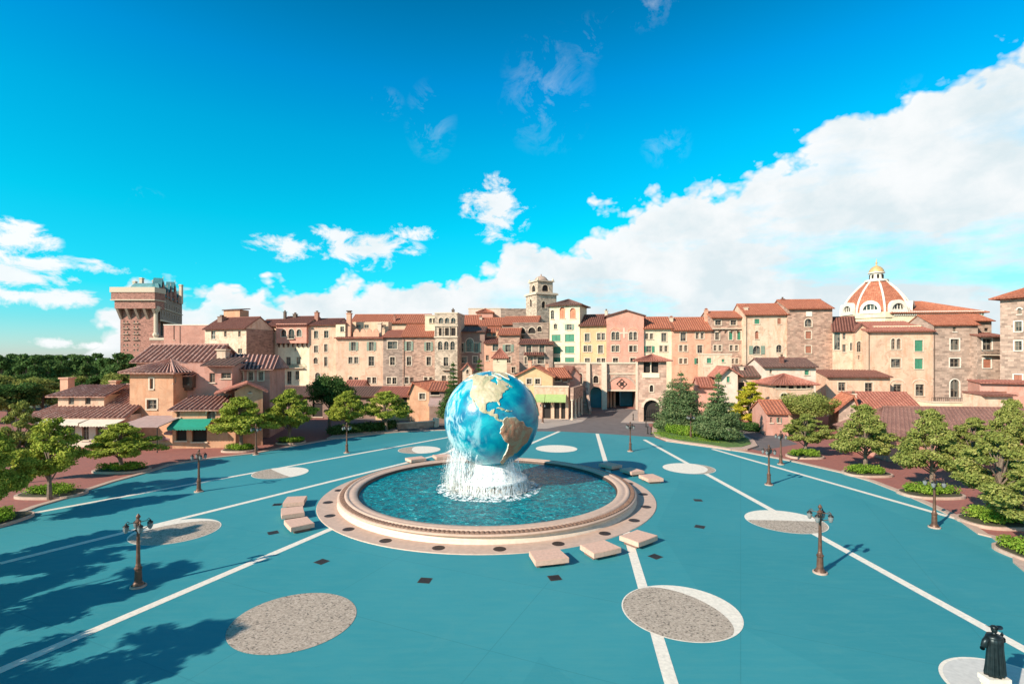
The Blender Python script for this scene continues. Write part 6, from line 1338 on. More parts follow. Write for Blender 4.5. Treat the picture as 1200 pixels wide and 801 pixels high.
# ------------------------------------------------------------------ statue on its pedestal, lower right
def statue():
    Y = 16.5; X = (1165-CX)/F*Y; zb = CH-(790-HY)/F*Y; H = 1.56
    ped = thing('stone_pedestal', 'pale square stone pedestal under the dark statue', 'pedestal', (X, Y, 0))
    mb = MB(); mb.box(X-.33,X+.25,Y-.22,Y+.10,.0,zb-.28); mb.build('die', M['palecream'], ped)
    mb = MB(); mb.box(X-.36,X+.28,Y-.26,Y+.12,zb-.277,zb-.16); mb.box(X-.40,X+.30,Y-.28,Y+.15,zb-.157,zb-.0); mb.build('cap', M['trimwhite'], ped)
    st = thing('statue', 'dark bronze statue of a robed figure in a broad hat, arm bent, seen from behind', 'statue', (X, Y, zb+.002))
    z = zb+.002
    # robe: fluted lathe with changing oval radii
    prof = [(.30,0),(.31,.04),(.27,.25),(.245,.5),(.235,.75),(.225,.9),(.24,1.0),(.27,1.12),(.28,1.2),(.22,1.28),(.11,1.31),(.07,1.35),(.065,1.38)]
    mb = MB(); sg = 64; vs = []
    for r, h in prof:
        for k in range(sg):
            a = 2*pi*k/sg; fl = 1+(.085*sin(a*11+h*2)+.05*sin(a*7-h*3))*max(0, 1-h/1.15); sx = 1.0; sy = .72 if h < 1.25 else .9
            vs.append((X+.88*r*fl*sx*cos(a), Y+r*fl*sy*sin(a), z+h))
    mb.add(vs, [(j*sg+k, j*sg+(k+1)%sg, (j+1)*sg+(k+1)%sg, (j+1)*sg+k) for j in range(len(prof)-1) for k in range(sg)]+[tuple(range(sg-1,-1,-1))]); 
    # head
    vs = []; n = 16
    for j in range(n+1):
        for k in range(20):
            t = pi*j/n; a = 2*pi*k/20; vs.append((X+.078*sin(t)*cos(a), Y+.095*sin(t)*sin(a), z+1.45-.11*cos(t)))
    mb.add(vs, [(j*20+k, j*20+(k+1)%20, (j+1)*20+(k+1)%20, (j+1)*20+k) for j in range(n) for k in range(20)])
    # arms: left hangs bent at the hip, right bent forward and out; hand stubs with fingers
    def limb(p, r): mb.tube([(X+a, Y+b_, z+c) for a, b_, c in p], r, 10)
    limb([(-.2,0,1.2),(-.3,-.01,1.08),(-.355,-.02,.93),(-.34,.04,.84),(-.26,.14,.80),(-.2,.2,.80)], [.085,.09,.085,.07,.05,.035])
    limb([(.2,0,1.2),(.28,.02,1.13),(.33,.06,1.07),(.37,.12,1.12),(.42,.18,1.18),(.47,.22,1.20)], [.085,.09,.08,.06,.045,.035])
    for hx, hy, hz, dx in ((-.2,.2,.8,.6),(.47,.22,1.20,1)):
        for q in range(4): limb([(hx, hy, hz+.025-.017*q), (hx+.035*dx, hy+.03, hz+.027-.02*q), (hx+.06*dx, hy+.05, hz+.012-.02*q)], [.011,.010,.008])
        limb([(hx,hy-.01,hz+.02),(hx+.01,hy+.03,hz+.055)], [.012,.009])
    mb.build('robed_body', M['statue'], st, True)
    mb = MB(); mb.lathe(X, Y, [(.02,z+1.585),(.07,z+1.575),(.095,z+1.55),(.1,z+1.50)], 24)
    vs = []; sg = 40
    for r in (.095,.15,.205):
        for k in range(sg):
            a = 2*pi*k/sg; dz = (.075*abs(cos(a))**2-.04*sin(a))*((r-.095)/.11); vs.append((X+r*cos(a)*1.05, Y+r*sin(a), z+1.50+dz))
    mb.add(vs, [(j*sg+k, (j+1)*sg+k, (j+1)*sg+(k+1)%sg, j*sg+(k+1)%sg) for j in range(2) for k in range(sg)])
    mb.build('hat', M['statue'], st, True)
    # mantle: a half sleeve of deep folds hanging from the shoulders down the back
    mb = MB(); vs = []; rows = [(1.24,.20),(1.18,.262),(1.05,.268),(.9,.262),(.7,.268),(.45,.285),(.2,.30),(.08,.31)]; sg = 60
    for h, r in rows:
        for k in range(sg+1):
            a = pi*1.02+pi*.96*k/sg; fold = 1+(.10*abs(sin(k*.34+h*.6))+.04*sin(k*.9))*min(1, (1.3-h)*1.1); vs.append((X+.9*r*fold*cos(a), Y+.82*r*fold*sin(a), z+h+(.03*sin(k*.5) if h < .1 else 0)))
    mb.add(vs, [(j*(sg+1)+k, (j+1)*(sg+1)+k, (j+1)*(sg+1)+k+1, j*(sg+1)+k+1) for j in range(len(rows)-1) for k in range(sg)]); mb.build('cloak', M['statue'], st, True)
statue()
# ------------------------------------------------------------------ trees
rnd = random.Random(11)
def leafmesh(blobs, n, size, up=.35, asp=.55, seed=1, shell=.55):
    """many small leaf faces spread through ellipsoid clumps: blobs = (x,y,z,rx,ry,rz)"""
    R = random.Random(seed); mb = MB(); vol = [(b[3]*b[4]+b[3]*b[5]+b[4]*b[5]) for b in blobs]; tot = sum(vol)
    for b, v_ in zip(blobs, vol):
        for _ in range(int(n*v_/tot)):
            while True:
                d = Vector((R.uniform(-1,1), R.uniform(-1,1), R.uniform(-1,1)))
                if .05 < d.length < 1: break
            d = d.normalized()*(shell+(1-shell)*R.random()**.7)*(1 if R.random() > .08 else 1.18)
            p = Vector((b[0]+d.x*b[3], b[1]+d.y*b[4], b[2]+d.z*b[5]))
            nn = (d*.6+Vector((R.gauss(0,.5), R.gauss(0,.5), R.gauss(up,.5)))).normalized()
            t = nn.orthogonal().normalized(); t.rotate(__import__('mathutils').Quaternion(nn, R.uniform(0,6.28))); w = nn.cross(t)
            s = size*R.uniform(.6,1.3); c = p; 
            mb.add([tuple(c-t*s), tuple(c-w*s*asp), tuple(c+t*s), tuple(c+w*s*asp)], [(0,1,2,3)])
    return mb
def trunkmesh(h, r, limbs, seed=1, lean=.1):
    R = random.Random(seed); mb = MB(); lx, ly = R.uniform(-lean,lean)*h, R.uniform(-lean,lean)*h
    pts = [(0,0,0),(lx*.1,ly*.1,h*.3),(lx*.5,ly*.5,h*.7),(lx,ly,h)]; mb.tube(pts, [r*1.35,r,r*.75,r*.35], 8)
    for (x, y, z) in limbs:
        s = R.uniform(.25,.6); z0 = min(h*.9, z*.62)*R.uniform(.8,1); b = Vector((lx*.4, ly*.4, z0)); e = Vector((x, y, z))
        m_ = b.lerp(e, .5)+Vector((R.uniform(-.2,.2), R.uniform(-.2,.2), .15)); mb.tube([tuple(b), tuple(m_), tuple(e)], [r*.45,r*.3,r*.1], 6)
    return mb
def maple(seed, mat, H=6.6, W=3.4, n=15000, pads=26, low=.24, leafs=.125, apex=1.7):
    """layered tree: many leafy pads from broad low tiers to a loose narrower top"""
    R = random.Random(seed); t = thing('broadleaf_tree', 'x', 'tree', (0,0,0)); bl = []; lm = []
    for i in range(pads):
        a = i*2.399+R.uniform(-.5,.5); zf = (i+.5)/pads; z = H*(low+(1-low-.05)*zf); env = W*(min(1, .62+zf*2.2) if zf < .2 else (1-((zf-.2)/.8)**apex))
        r = env*R.uniform(.42,.86); s = W*R.uniform(.20,.34)*(1.12-zf*.45); x, y = r*cos(a), r*sin(a)
        bl.append((x, y, z, s, s*R.uniform(.75,1), s*R.uniform(.42,.62))); lm.append((x*.85, y*.85, z-.1))
        for _ in range(2):
            q = R.uniform(0,6.28); bl.append((x+s*.9*cos(q), y+s*.9*sin(q), z+R.uniform(-.3,.25), s*.5, s*.45, s*.28))
    leafmesh(bl, n, leafs, .5, .6, seed, .3).build('crown', M[mat], t); trunkmesh(H*.85, .15*H/6.6, lm, seed).build('trunk', M['bark'], t)
    return t
def conifer(seed, mat, H=9, W=3.0, n=11000, nm='conifer_tree', leafs=.15, taper=1.0):
    R = random.Random(seed); t = thing(nm, 'x', 'tree', (0,0,0)); bl = []; lm = []; lev = 13
    for j in range(lev):
        f = j/(lev-1); z = H*(.16+.8*f); r = W*((1-f)**taper*.95+.05); k = max(3, int(10*(1-f)+3))
        for i in range(k):
            a = i*2*pi/k+j*.7+R.uniform(-.25,.25); rr = r*R.uniform(.35,1.0); s = max(.32, r*.36)
            bl.append((rr*.72*cos(a), rr*.72*sin(a), z-.12*rr+R.uniform(-.15,.15), s*1.2, s*1.2, s*.6)); 
            if i % 3 == 0: lm.append((rr*.7*cos(a), rr*.7*sin(a), z-.1*rr))
    bl.append((0,0,H*.97,.16,.16,.5))
    leafmesh(bl, n, leafs, .2, .35, seed, .25).build('crown', M[mat], t)
    mb = MB(); mb.tube([(0,0,0),(0,0,H*.5),(0,0,H*.97)], [.22,.14,.03], 8)
    for x, y, z in lm: mb.tube([(0,0,z+.1),(x*.6,y*.6,z+.05),(x,y,z)], [.06,.04,.015], 5)
    mb.build('trunk', M['bark'], t); return t
def roundtree(seed, mat, H=8, W=3.6, n=11000, leafs=.16, flat=1.0):
    R = random.Random(seed); t = thing('broadleaf_tree', 'x', 'tree', (0,0,0)); bl = []; lm = []
    for i in range(30):
        u = R.uniform(-.55,1); a = R.uniform(0,6.28); q = sqrt(1-u*u); rr = R.uniform(.55,.86); s = W*R.uniform(.22,.36)*(1.35 if mat == 'leafg' else 1.1)
        x, y, z = W*rr*q*cos(a), W*rr*q*sin(a), H*.60+H*.36*rr*u*flat; bl.append((x, y, z, s, s, s*.75)); 
        if i % 2: lm.append((x*.8, y*.8, z))
    leafmesh(bl, n, leafs, .3, .6, seed, .35).build('crown', M[mat], t); trunkmesh(H*.7, .2, lm, seed).build('trunk', M['bark'], t)
    return t
def pine(seed, H=9, W=3.2, n=1800, leafs=.42):
    R = random.Random(seed); t = thing('pine_tree', 'x', 'tree', (0,0,0)); bl = []; lm = []
    for i in range(9):
        a = R.uniform(0,6.28); z = H*R.uniform(.45,.97); r = W*R.uniform(.1,.75)*(1.25-z/H); s = W*R.uniform(.28,.5); bl.append((r*cos(a), r*sin(a), z, s, s, s*.5)); lm.append((r*cos(a)*.8, r*sin(a)*.8, z))
    leafmesh(bl, n, leafs, .3, .5, seed, .3).build('crown', M['leafp'], t); trunkmesh(H*.85, .2, lm, seed).build('trunk', M['bark'], t); return t
ma = [maple(21,'leafy',low=.34), maple(22,'leafy',7.0,3.6,16000,28,.38), maple(23,'leafo',7.2,3.5,16000,24,.34), maple(24,'leafo',7.6,3.7,17000,30,.27,apex=.95)]
co = [conifer(31,'leafc',9,3.0,22000), conifer(32,'leafc',9,3.1,24000,taper=.42), conifer(33,'leafd',10,2.6,15000)]
ro = [roundtree(41,'leafd'), maple(42,'leafg',8,2.6,18000,34,.14,apex=1.3), roundtree(43,'leafo',8,4.2,17000,.14,flat=.8), roundtree(44,'leafo',9,4.5,9000,.24), roundtree(45,'leafd',9,4.2,9000,.22)]
used = set()
def put(src, px, py, top, W=None, label='', group=None, rz=None, srcW=3.4, z=0.1, nat=None, cat='tree', name=None):
    """tree whose foot is at pixel (px, py) and whose top reaches row top"""
    x, y = G(px, py); H = CH-(top-HY)/F*y-z; h0 = nat; s = H/h0; sw = (W/F*y/2)/srcW if W else s
    rz = rnd.uniform(0,6.28) if rz is None else rz
    if src.name in used: o = dup(src, (x, y, z), rz, (sw, sw, s), label, group)
    else: used.add(src.name); o = src; o.location = (x, y, z); o.rotation_euler.z = rz; o.scale = (sw, sw, s); o['label'] = label; 
    if group: o['group'] = group
    if name: o.name = name
    return o
K = 'trees around the plaza'
put(ma[0], 58, 586, 489, 90, 'layered yellow green tree in the planter at the left kerb', K, nat=6.6)
put(ma[1], 142, 553, 494, 86, 'layered yellow green tree in the second planter from the left', K, nat=7, srcW=3.6)
put(ma[0], -4, 612, 505, 84, 'yellow green tree cut by the left edge of the picture', K, nat=6.6)
put(ma[2], 26, 566, 470, 62, 'taller pale tree behind the left planter tree, its top before the long house', K, nat=7, srcW=3.6)
put(ma[1], 283, 528, 463, 80, 'yellow green tree in the oval planter beside the kerb lamp', K, nat=7, srcW=3.6)
put(ma[0], 339, 519, 455, 66, 'yellow green tree in the small planter right of the kerb lamp', K, nat=6.6)
put(ro[0], 386, 500, 434, 54, 'dark evergreen tree standing behind the left row of yellow green trees', K, nat=8, srcW=3.6)
put(ma[0], 407, 508, 457, 58, 'bright green tree left end of the back left hedge', K, nat=6.6)
put(ma[1], 453, 506, 457, 62, 'yellow green tree at the right end of the back left hedge', K, nat=7, srcW=3.6)
put(co[2], 531, 498, 424, 44, 'dark narrow conifer directly left of the globe', K, nat=10, srcW=2.6)
put(co[2], 562, 492, 420, 40, 'dark conifer whose tip rises just above the globe', K, nat=10, srcW=2.6)
put(co[1], 798, 506, 436, 66, 'broad blue green conifer beside the gate tower', K, nat=9, srcW=3.1)
put(co[0], 842, 517, 437, 66, 'pointed conifer near the white sign board', K, nat=9, srcW=3.0)
put(ro[1], 880, 500, 446, 52, 'golden yellow tree behind the pointed conifer', K, nat=8, srcW=2.6)
put(ro[2], 948, 504, 457, 66, 'round deep green tree in front of the village cottages', K, nat=8, srcW=4.2)
put(ma[2], 944, 534, 483, 62, 'low spreading olive tree in the first right planter', K, nat=7.2, srcW=3.5)
put(ma[3], 1014, 550, 471, 76, 'layered olive tree in the second right planter', K, nat=7.6, srcW=3.7)
put(ma[3], 1092, 573, 476, 82, 'tall layered olive tree in the third right planter', K, nat=7.6, srcW=3.7)
put(ma[2], 1167, 610, 502, 96, 'wide olive tree in the fourth planter at the right edge', K, nat=7.2, srcW=3.5)
put(ma[3], 1184, 560, 464, 60, 'tall thin-topped tree behind the right edge trees', K, nat=7.6, srcW=3.7)
put(ma[2], 1210, 640, 540, 110, 'olive tree at the far right edge in front of the others', K, nat=7.2, srcW=3.5)
put(ma[2], 1140, 556, 487, 70, 'olive tree between the third and fourth right planters, farther back', K, nat=7.2, srcW=3.5)
put(ro[0], 1050, 530, 487, 40, 'dark shrub-like tree behind the layered olive trees', K, nat=8, srcW=3.6)
# trees beside the camera, out of frame at the left, whose shadows cross the teal
for x, y, s, l in ((-32.6,25.2,1.1,'tree left of the picture edge, nearest the left kerb'),(-29.2,18.6,1.15,'tree beyond the left picture edge'),(-23.4,12.2,1.15,'large tree beside the camera at left'),(-21.5,4.5,1.4,'largest tree behind the camera at left'),(-19,-1,1.3,'tree behind the camera')):
    o = dup(ma[2], (x, y, .1), rnd.uniform(0,6.28), s, l, K)
# far left woods
W1 = 'dark pines on the left horizon'
ps = [pine(51), pine(52), pine(53)]
for i in range(34):
    px = -12+i*5.0+rnd.uniform(-2,2); Y = rnd.uniform(150,215); x = (px-CX)/F*Y; top = 414.5+rnd.uniform(-1.5,7)+(5 if px > 120 and px < 137 else 0); H = CH-(top-HY)/F*Y; s = H/9.2
    if px > 155: continue
    src = ps[i % 3]; lab = 'dark pine in the row along the left horizon'
    if i < 3: src.location = (x, Y, 0); src.rotation_euler.z = rnd.uniform(0,6); src.scale = (s*.9, s*.9, s); src['label'] = lab; src['group'] = W1
    else: dup(src, (x, Y, 0), rnd.uniform(0,6), (s*.9, s*.9, s), lab, W1)
W2 = 'bushy trees before the left horizon'
for i, (px, Y, top, w) in enumerate(((-8,110,433,60),(18,118,436,50),(40,112,438,52),(10,95,446,70),(50,100,450,50),(66,128,440,40),(95,135,437,40),(120,132,436,40),(140,128,433,36),(78,120,447,40),(110,118,449,44),(145,112,445,30),(-15,90,455,60))):
    src = ro[3 + i % 2]; x = (px-CX)/F*Y; H = CH-(top-HY)/F*Y; s = H/9; sw = (w/F*Y/2)/4.4
    lab = ['olive green bushy tree before the pines at far left', 'darker bushy tree before the pines at far left'][i % 2]
    if src.name in used: dup(src, (x, Y, 0), rnd.uniform(0,6), (sw, sw, s), lab, W2)
    else: used.add(src.name); src.location = (x, Y, 0); src.scale = (sw, sw, s); src['label'] = lab; src['group'] = W2
# far wood as a mass beyond
mb = leafmesh([((px-CX)/F*Y, Y, h*.5, 16, 10, h*.5) for px, Y, h in [(-60+i*9, 250+rnd.uniform(-20,40), rnd.uniform(8,10.5)) for i in range(30)]], 26000, .9, .4, .6, 5, .6)
o = mb.build('far_wood', M['leafp'], None); tag(o, 'distant dark wood closing the left horizon', 'wood', kind='stuff')
mb = leafmesh([((px-CX)/F*Y, Y, h*.5, 22, 12, h*.5) for px, Y, h in [(1180+i*25, 200+rnd.uniform(-10,20), rnd.uniform(8,10)) for i in range(8)]], 5000, .9, .4, .6, 6, .6)
o = mb.build('far_wood', M['leafp'], None); tag(o, 'distant wood beyond the right edge tower', 'wood', kind='stuff')

# ------------------------------------------------------------------ planters and hedges
def planter(px, py, wpx, dep, label, hh=.55, n=3200, mat='leafh', rz=0):
    x, y = G(px, py); w = wpx/F*y/2; d = dep/2; t = thing('planter', label, 'planter', (x, y, 0), 'kerbed planters under the plaza trees')
    pts = [(w*abs(cos(a))**.7*(1 if cos(a) > 0 else -1), d*abs(sin(a))**.7*(1 if sin(a) > 0 else -1)) for a in [2*pi*i/28 for i in range(28)]]
    c, s = cos(rz), sin(rz); rot = lambda k: [(x+(a*c-b_*s)*k, y+(a*s+b_*c)*k) for a, b_ in pts]
    mb = MB(); mb.prism(rot(1.0), .01, .22); mb.build('kerb', M['kerb'], t)
    mb = MB(); mb.prism(rot(.90), .222, .26); mb.build('soil', M['soil'], t)
    R = random.Random(int(px)); bl = []
    for i in range(26):
        a, q = R.uniform(0,6.28), sqrt(R.random())*.74; u, v_ = w*q*cos(a), d*q*sin(a); bl.append((x+u*c-v_*s, y+u*s+v_*c, .3+hh*.5, min(.75,w*.3), min(.7,d*.33), hh*.55))
    leafmesh(bl, n, .085, .6, .6, int(px)+3, .3).build('hedge', M[mat], t)
planter(61, 580, 72, 3.0, 'planter with clipped hedge below the left kerb tree')
planter(143, 551.5, 60, 3.0, 'planter with clipped hedge below the second left tree')
planter(-2, 612, 46, 4.0, 'planter cut by the left edge of the picture')
planter(281, 528, 38, 3.0, 'oval planter with bright hedge below the tree beside the kerb lamp')
planter(341, 519, 32, 2.8, 'small oval planter of bright hedge right of the kerb lamp')
planter(943, 535.5, 40, 2.8, 'first small hedge planter on the right kerb', .6)
planter(1016, 556, 52, 2.8, 'second hedge planter on the right kerb', .6)
planter(1090, 580, 68, 3.0, 'third hedge planter on the right kerb, beside a lamp', .65)
planter(1168, 613, 78, 3.2, 'fourth hedge planter at the right edge', .7)
planter(1212, 652, 60, 3.6, 'planter cut by the right edge of the picture', .6)
# back left hedge island
def island():
    f = gp('383,514.5 395,508.5 430,505.5 465,502.5 466,505.5 430,510 400,514')
    t = thing('hedge_island', 'kerbed island with long dark hedge under the back left trees', 'hedge', (*G(425,509), 0)); mb = MB(); mb.prism(f[::-1], .01, .2); mb.build('kerb', M['kerb'], t)
    bl = []; R = random.Random(5)
    for i in range(46):
        k = i/45; px = 388+74*k; py = 510.5-7.0*k+R.uniform(-1.2,1.0); x, y = G(px, py); bl.append((x, y, .85, .9, .9, .75))
    leafmesh(bl, 9000, .13, .5, .6, 4, .3).build('hedge', M['leafd'], t)
island()
# green island at the right with grass, clipped balls and kerb
ed = gp('765,500 764,506 768,511.5 778,515.5 800,519.5 830,523.5 856,528 876,527.5 888,523.5 884,517 872,510.5 862,506 848,502 820,499.5 790,498')
t = thing('green_island', 'kerbed lawn island with grass right of the gate tower', 'lawn', (*G(825,512), 0)); mb = MB(); mb.prism(ed, .008, .2); mb.build('kerb', M['kerb'], t)
cxm = sum(p[0] for p in ed)/len(ed); cym = sum(p[1] for p in ed)/len(ed); inner = [(cxm+(p[0]-cxm)*.90, cym+(p[1]-cym)*.88) for p in ed]
mb = MB(); mb.prism(inner, .202, .24); mb.build('lawn', M['grass'], t)
mb = MB(); R = random.Random(9); bl = [(G(R.uniform(772,868), 0+0+500+R.uniform(3,19))) for _ in range(1)]
bl = []
for i in range(60):
    k = R.random(); px = 770+100*k; py = 505+10*k+R.uniform(0,8); x, y = G(px, py); bl.append((x, y, .26, 1.2, 1.0, .12))
o = leafmesh(bl, 7000, .09, .8, .3, 8, .1).build('grass_blades', M['leafh'], t); o['kind'] = 'stuff'
bp = [(785,508.5),(792,510),(799,511.5),(806,512),(814,512.5),(821,514),(829,514.5)]
for i, (px, py) in enumerate(bp):
    x, y = G(px, py); s = thing('clipped_shrub', 'bright clipped shrub ball in the row on the green island', 'shrub', (x, y, .2), 'row of clipped shrubs on the green island')
    leafmesh([(x, y, .95, .72, .72, .75)], 1300, .10, .3, .6, 60+i, .7).build('foliage', M['leafh'], s); mb = MB(); mb.tube([(x,y,.2),(x,y,.8)], .07, 6); mb.build('stem', M['bark'], s)
for i, (px, py, r, h, l) in enumerate(((862,503,1.6,1.5,'low dark shrub left of the golden tree foot'),(880,505,1.8,1.4,'low dark shrub under the golden tree'),(898,505,1.6,1.3,'low shrub right of the golden tree'),(774,503,1.2,1.2,'low dark shrub at the gate tower end of the lawn island'),(845,505,1.5,1.6,'dark shrub behind the pointed conifer'))):
    x, y = G(px, py); s = thing('shrub', l, 'shrub', (x, y, 0)); leafmesh([(x, y, h*.55, r, r, h*.5),(x+.5,y-.3,h*.4,r*.7,r*.7,h*.4)], 2200, .13, .3, .6, 80+i, .5).build('foliage', M['leafd'], s); mb = MB(); mb.tube([(x,y,0),(x,y,h*.6)], .07, 6); mb.build('stem', M['bark'], s)
# ------------------------------------------------------------------ sky, sun, camera
SUN_EL = radians(28.5); sd = Vector((-4.65, -3.8)).normalized()   # direction towards the sun on the ground
w = bpy.data.worlds.new('World'); SC.world = w; w.use_nodes = True; nt = w.node_tree; nt.nodes.clear()
out = nt.nodes.new('ShaderNodeOutputWorld'); bg = nt.nodes.new('ShaderNodeBackground'); nt.links.new(bg.outputs[0], out.inputs[0])
sky = nt.nodes.new('ShaderNodeTexSky'); sky.sky_type = 'NISHITA'; sky.sun_disc = False; sky.sun_elevation = SUN_EL
sky.sun_rotation = math.atan2(sd.x, sd.y); sky.air_density = 1.0; sky.dust_density = 0.3; sky.ozone_density = 2.0
bg.inputs['Strength'].default_value = 0.12
tc = nt.nodes.new('ShaderNodeTexCoord').outputs['Generated']; sx = nt.nodes.new('ShaderNodeSeparateXYZ'); nt.links.new(tc, sx.inputs[0])
X, Y, Z = sx.outputs
az = math_(nt, 'ARCTAN2', X, Y); el = math_(nt, 'ARCSINE', Z)
def vec(nt, a, b_, c=0.0):
    v = nt.nodes.new('ShaderNodeCombineXYZ')
    for i, q in enumerate((a, b_, c)):
        if hasattr(q, 'is_linked'): nt.links.new(q, v.inputs[i])
        else: v.inputs[i].default_value = q
    return v.outputs[0]
# clear sky: Nishita graded towards the deep cyan of the photograph
tint = ramp(nt, [(0.0, (0.66, 0.80, 1.08)), (0.037, (0.30, 0.86, 1.0)), (0.074, (0.05, 1.05, 1.08)), (0.157, (0.004, 1.21, 1.17)), (0.244, (0.0, 1.16, 1.27)), (0.31, (0.0, 0.98, 1.32)), (0.43, (0.0, 0.60, 0.80)), (1.0, (0.0, 0.40, 0.45))])  # last stops darken the unseen zenith to cut ambient light
nt.links.new(math_(nt, 'MULTIPLY', el, 0.64, clamp=True), tint.inputs[0])
clear = mixc(nt, 1.0, sky.outputs[0], tint.outputs[0], 'MULTIPLY')
# upper edge of the cloud bank as a function of azimuth
fc_ = nt.nodes.new('ShaderNodeFloatCurve'); cm = fc_.mapping.curves[0]
pts = [(-.80,-.08),(-.72,.02),(-.67,.13),(-.588,.175),(-.42,.175),(-.30,.195),(-.197,.205),(-.08,.225),(0,.262),(.08,.275),(.14,.295),(.20,.345),(.28,.355),(.36,.362),(.464,.395),(.588,.430),(.68,.440),(.785,.470),(1.0,.51)]
while len(cm.points) < len(pts): cm.points.new(0.5, 0.5)
for p, (a, e) in zip(cm.points, pts): p.location = ((a+1)/2.0, e+.1); p.handle_type = 'VECTOR'
fc_.mapping.update()
nt.links.new(math_(nt, 'MULTIPLY_ADD', az, .5, .5, clamp=True), fc_.inputs['Value'])
edge = math_(nt, 'SUBTRACT', fc_.outputs[0], .1)
v1 = vec(nt, math_(nt, 'MULTIPLY', az, 1.0), math_(nt, 'MULTIPLY', el, 1.35))
def vor(sc, v, sm=0.35):
    n = nt.nodes.new('ShaderNodeTexVoronoi'); n.feature = 'SMOOTH_F1'; n.inputs['Scale'].default_value = sc; n.inputs['Smoothness'].default_value = sm
    n.inputs['Detail'].default_value = 3.0; n.inputs['Roughness'].default_value = 0.55; nt.links.new(v, n.inputs['Vector']); return n.outputs['Distance']
dist = nt.nodes.new('ShaderNodeTexNoise'); dist.inputs['Scale'].default_value = 14; dist.inputs['Detail'].default_value = 5; nt.links.new(v1, dist.inputs['Vector'])
vd = nt.nodes.new('ShaderNodeVectorMath'); vd.operation = 'MULTIPLY_ADD'; nt.links.new(dist.outputs['Color'], vd.inputs[0]); vd.inputs[1].default_value = (.035,.035,0); nt.links.new(v1, vd.inputs[2])
big = noi(nt, vd.outputs[0], 5.0, 9, 0.60); puff = vor(15, vd.outputs[0])
lump = math_(nt, 'ADD', math_(nt, 'MULTIPLY_ADD', big, .16, -.08), math_(nt, 'MULTIPLY_ADD', puff, -.085, .040))
d1 = math_(nt, 'ADD', math_(nt, 'SUBTRACT', edge, el), lump)
bank = math_(nt, 'MULTIPLY', d1, 40.0, clamp=True)
# thinner, broken body further down: sky shows through in places
thin = noi(nt, vec(nt, math_(nt, 'MULTIPLY', az, .8), math_(nt, 'MULTIPLY', el, 2.6), 3.0), 4.2, 9, 0.62)
depth = math_(nt, 'MULTIPLY', d1, 6.0, clamp=True)
hole = math_(nt, 'MULTIPLY', math_(nt, 'MULTIPLY', math_(nt, 'SUBTRACT', thin, .50, clamp=True), 6.0, clamp=True), math_(nt, 'MULTIPLY', depth, .55))
bank = math_(nt, 'MULTIPLY', bank, math_(nt, 'SUBTRACT', 1.0, hole))
# single clouds: centre and half sizes; one shared noise breaks their outlines
cq = noi(nt, vec(nt, az, math_(nt, 'MULTIPLY', el, 1.7), 2.0), 15, 6, .66, .4)
wq = math_(nt, 'MULTIPLY', math_(nt, 'SUBTRACT', noi(nt, vec(nt, az, math_(nt, 'MULTIPLY', el, 1.3), 9.0), 13, 5, .7, .5), .50, clamp=True), 5.0, clamp=True)
def cl(a0, e0, wa, we):
    d = nt.nodes.new('ShaderNodeVectorMath'); d.operation = 'MULTIPLY_ADD'; nt.links.new(av, d.inputs[0]); d.inputs[1].default_value = (1/wa, 1/we, 0); d.inputs[2].default_value = (-a0/wa, -e0/we, 0)
    l = nt.nodes.new('ShaderNodeVectorMath'); l.operation = 'LENGTH'; nt.links.new(d.outputs[0], l.inputs[0]); return l.outputs['Value']
av = vec(nt, az, el)
def pxc(px, py): a = (px-CX)/F; return math.atan(a), math.atan((HY-py)/(F*sqrt(1+a*a)))
def mn(op, a, b_): return math_(nt, op, a, b_)
rr_ = None; rw = None
for px, py, wx, wy, k in ((582,245,34,30,1),(350,289,48,15,1),(425,294,60,18,1),(488,271,24,8,1),(392,276,28,10,1),(18,281,46,20,1),(66,309,90,9,1),(10,322,86,14,1),(30,347,84,13,1),(70,401,30,6,1),(108,404,34,5,1),
                          (505,143,30,40,0),(640,110,54,60,0),(690,48,20,24,0),(760,5,60,24,0),(155,228,40,12,0),(780,170,30,24,0),(455,122,20,16,0),(1090,112,70,24,0)):
    a, e = pxc(px, py); c = cl(a, e, wx/F*cos(a)**2*1.1, wy/F*cos(a)*1.1)
    if k: rr_ = c if rr_ is None else mn('MINIMUM', rr_, c)
    else: rw = c if rw is None else mn('MINIMUM', rw, c)
c1 = math_(nt, 'MULTIPLY', math_(nt, 'ADD', math_(nt, 'SUBTRACT', 1.0, rr_), math_(nt, 'MULTIPLY_ADD', cq, 5.0, -2.55)), 1.5, clamp=True)
c1 = math_(nt, 'MULTIPLY', c1, math_(nt, 'MULTIPLY', math_(nt, 'SUBTRACT', 1.25, rr_, clamp=True), 5.0, clamp=True))
c2 = math_(nt, 'MULTIPLY', math_(nt, 'MULTIPLY', math_(nt, 'SUBTRACT', 1.0, rw, clamp=True), wq), .22)
tot = mn('MAXIMUM', mn('MAXIMUM', bank, math_(nt, 'MULTIPLY', c1, .95)), c2)
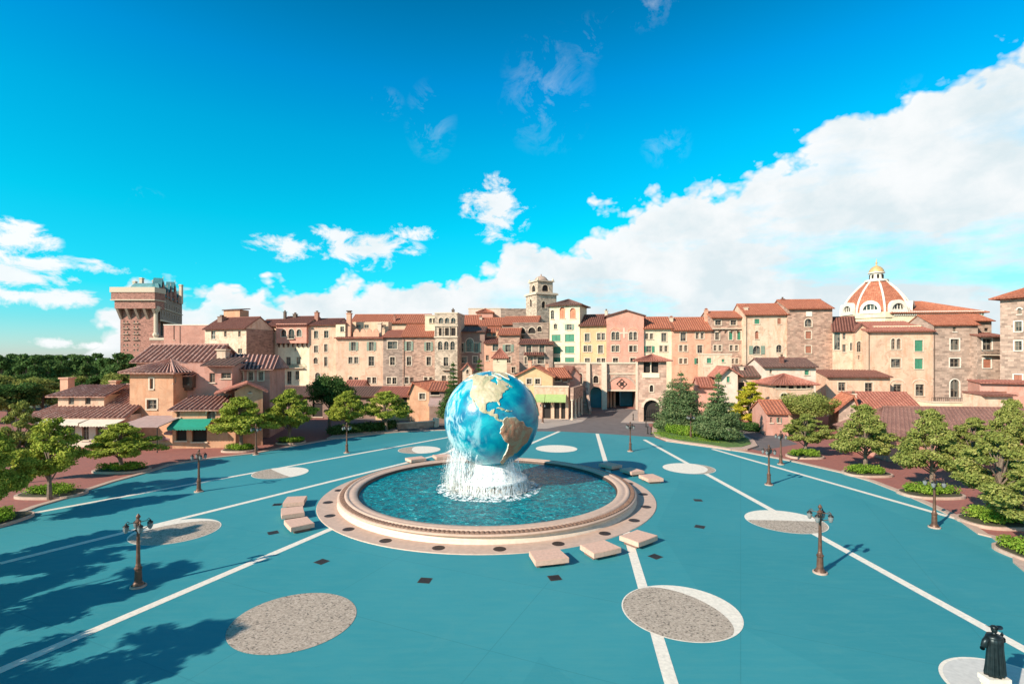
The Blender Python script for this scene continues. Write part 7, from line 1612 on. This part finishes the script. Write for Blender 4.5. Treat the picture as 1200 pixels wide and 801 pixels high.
# cloud colour: bright heads, faint blue grey in the body
sh = noi(nt, vd.outputs[0], 7.0, 8, 0.6)
ccol = ramp(nt, [(0.0, (6.8, 7.8, 8.2)), (.5, (8.5, 8.85, 9.0)), (1, (9.3, 9.4, 9.5))])
nt.links.new(math_(nt, 'ADD', math_(nt, 'MULTIPLY_ADD', sh, 2.6, -.95), math_(nt, 'MULTIPLY', math_(nt, 'SUBTRACT', .12, d1), 1.8), clamp=True), ccol.inputs[0])
sc_m = nt.nodes.new('ShaderNodeVectorMath'); sc_m.operation = 'SCALE'; nt.links.new(ccol.outputs[0], sc_m.inputs[0]); sc_m.inputs['Scale'].default_value = 1.0
above = math_(nt, 'MULTIPLY', math_(nt, 'ADD', el, .01), 40.0, clamp=True)
fin = mixc(nt, math_(nt, 'MULTIPLY', tot, above), clear, sc_m.outputs[0]); nt.links.new(fin, bg.inputs[0])
for e_ in ccol.color_ramp.elements: e_.color = tuple(x/10 for x in e_.color[:3])+(1,)
sc_m.inputs['Scale'].default_value = 6.4
sl = bpy.data.lights.new('sun', 'SUN'); sl.energy = 5.0; sl.angle = radians(.53); sl.color = (1.0, .90, .76); so = bpy.data.objects.new('sun', sl); COL.objects.link(so)
dvec = Vector((sd.x*cos(SUN_EL), sd.y*cos(SUN_EL), sin(SUN_EL))); so.rotation_euler = dvec.to_track_quat('Z', 'Y').to_euler(); so.location = (-60,-50,60)
cam = bpy.data.cameras.new('camera'); co_ = bpy.data.objects.new('camera', cam); COL.objects.link(co_); SC.camera = co_
co_.location = (0, 0, CH); co_.rotation_euler = (pi/2, 0, 0); cam.sensor_width = 36; cam.lens = 36*F/1200; cam.shift_y = (HY-400.5)/1200; cam.clip_end = 9000; cam.clip_start = .3
vs_ = SC.view_settings; vs_.view_transform = 'Standard'; vs_.look = 'None'; vs_.exposure = 0.5; vs_.gamma = 1; vs_.use_curve_mapping = False
w.cycles.sampling_method = 'MANUAL'; w.cycles.sample_map_resolution = 512
SC.cycles.max_bounces = 5; SC.cycles.diffuse_bounces = 2; SC.cycles.glossy_bounces = 2; SC.cycles.transparent_max_bounces = 10
bpy.context.view_layer.update()
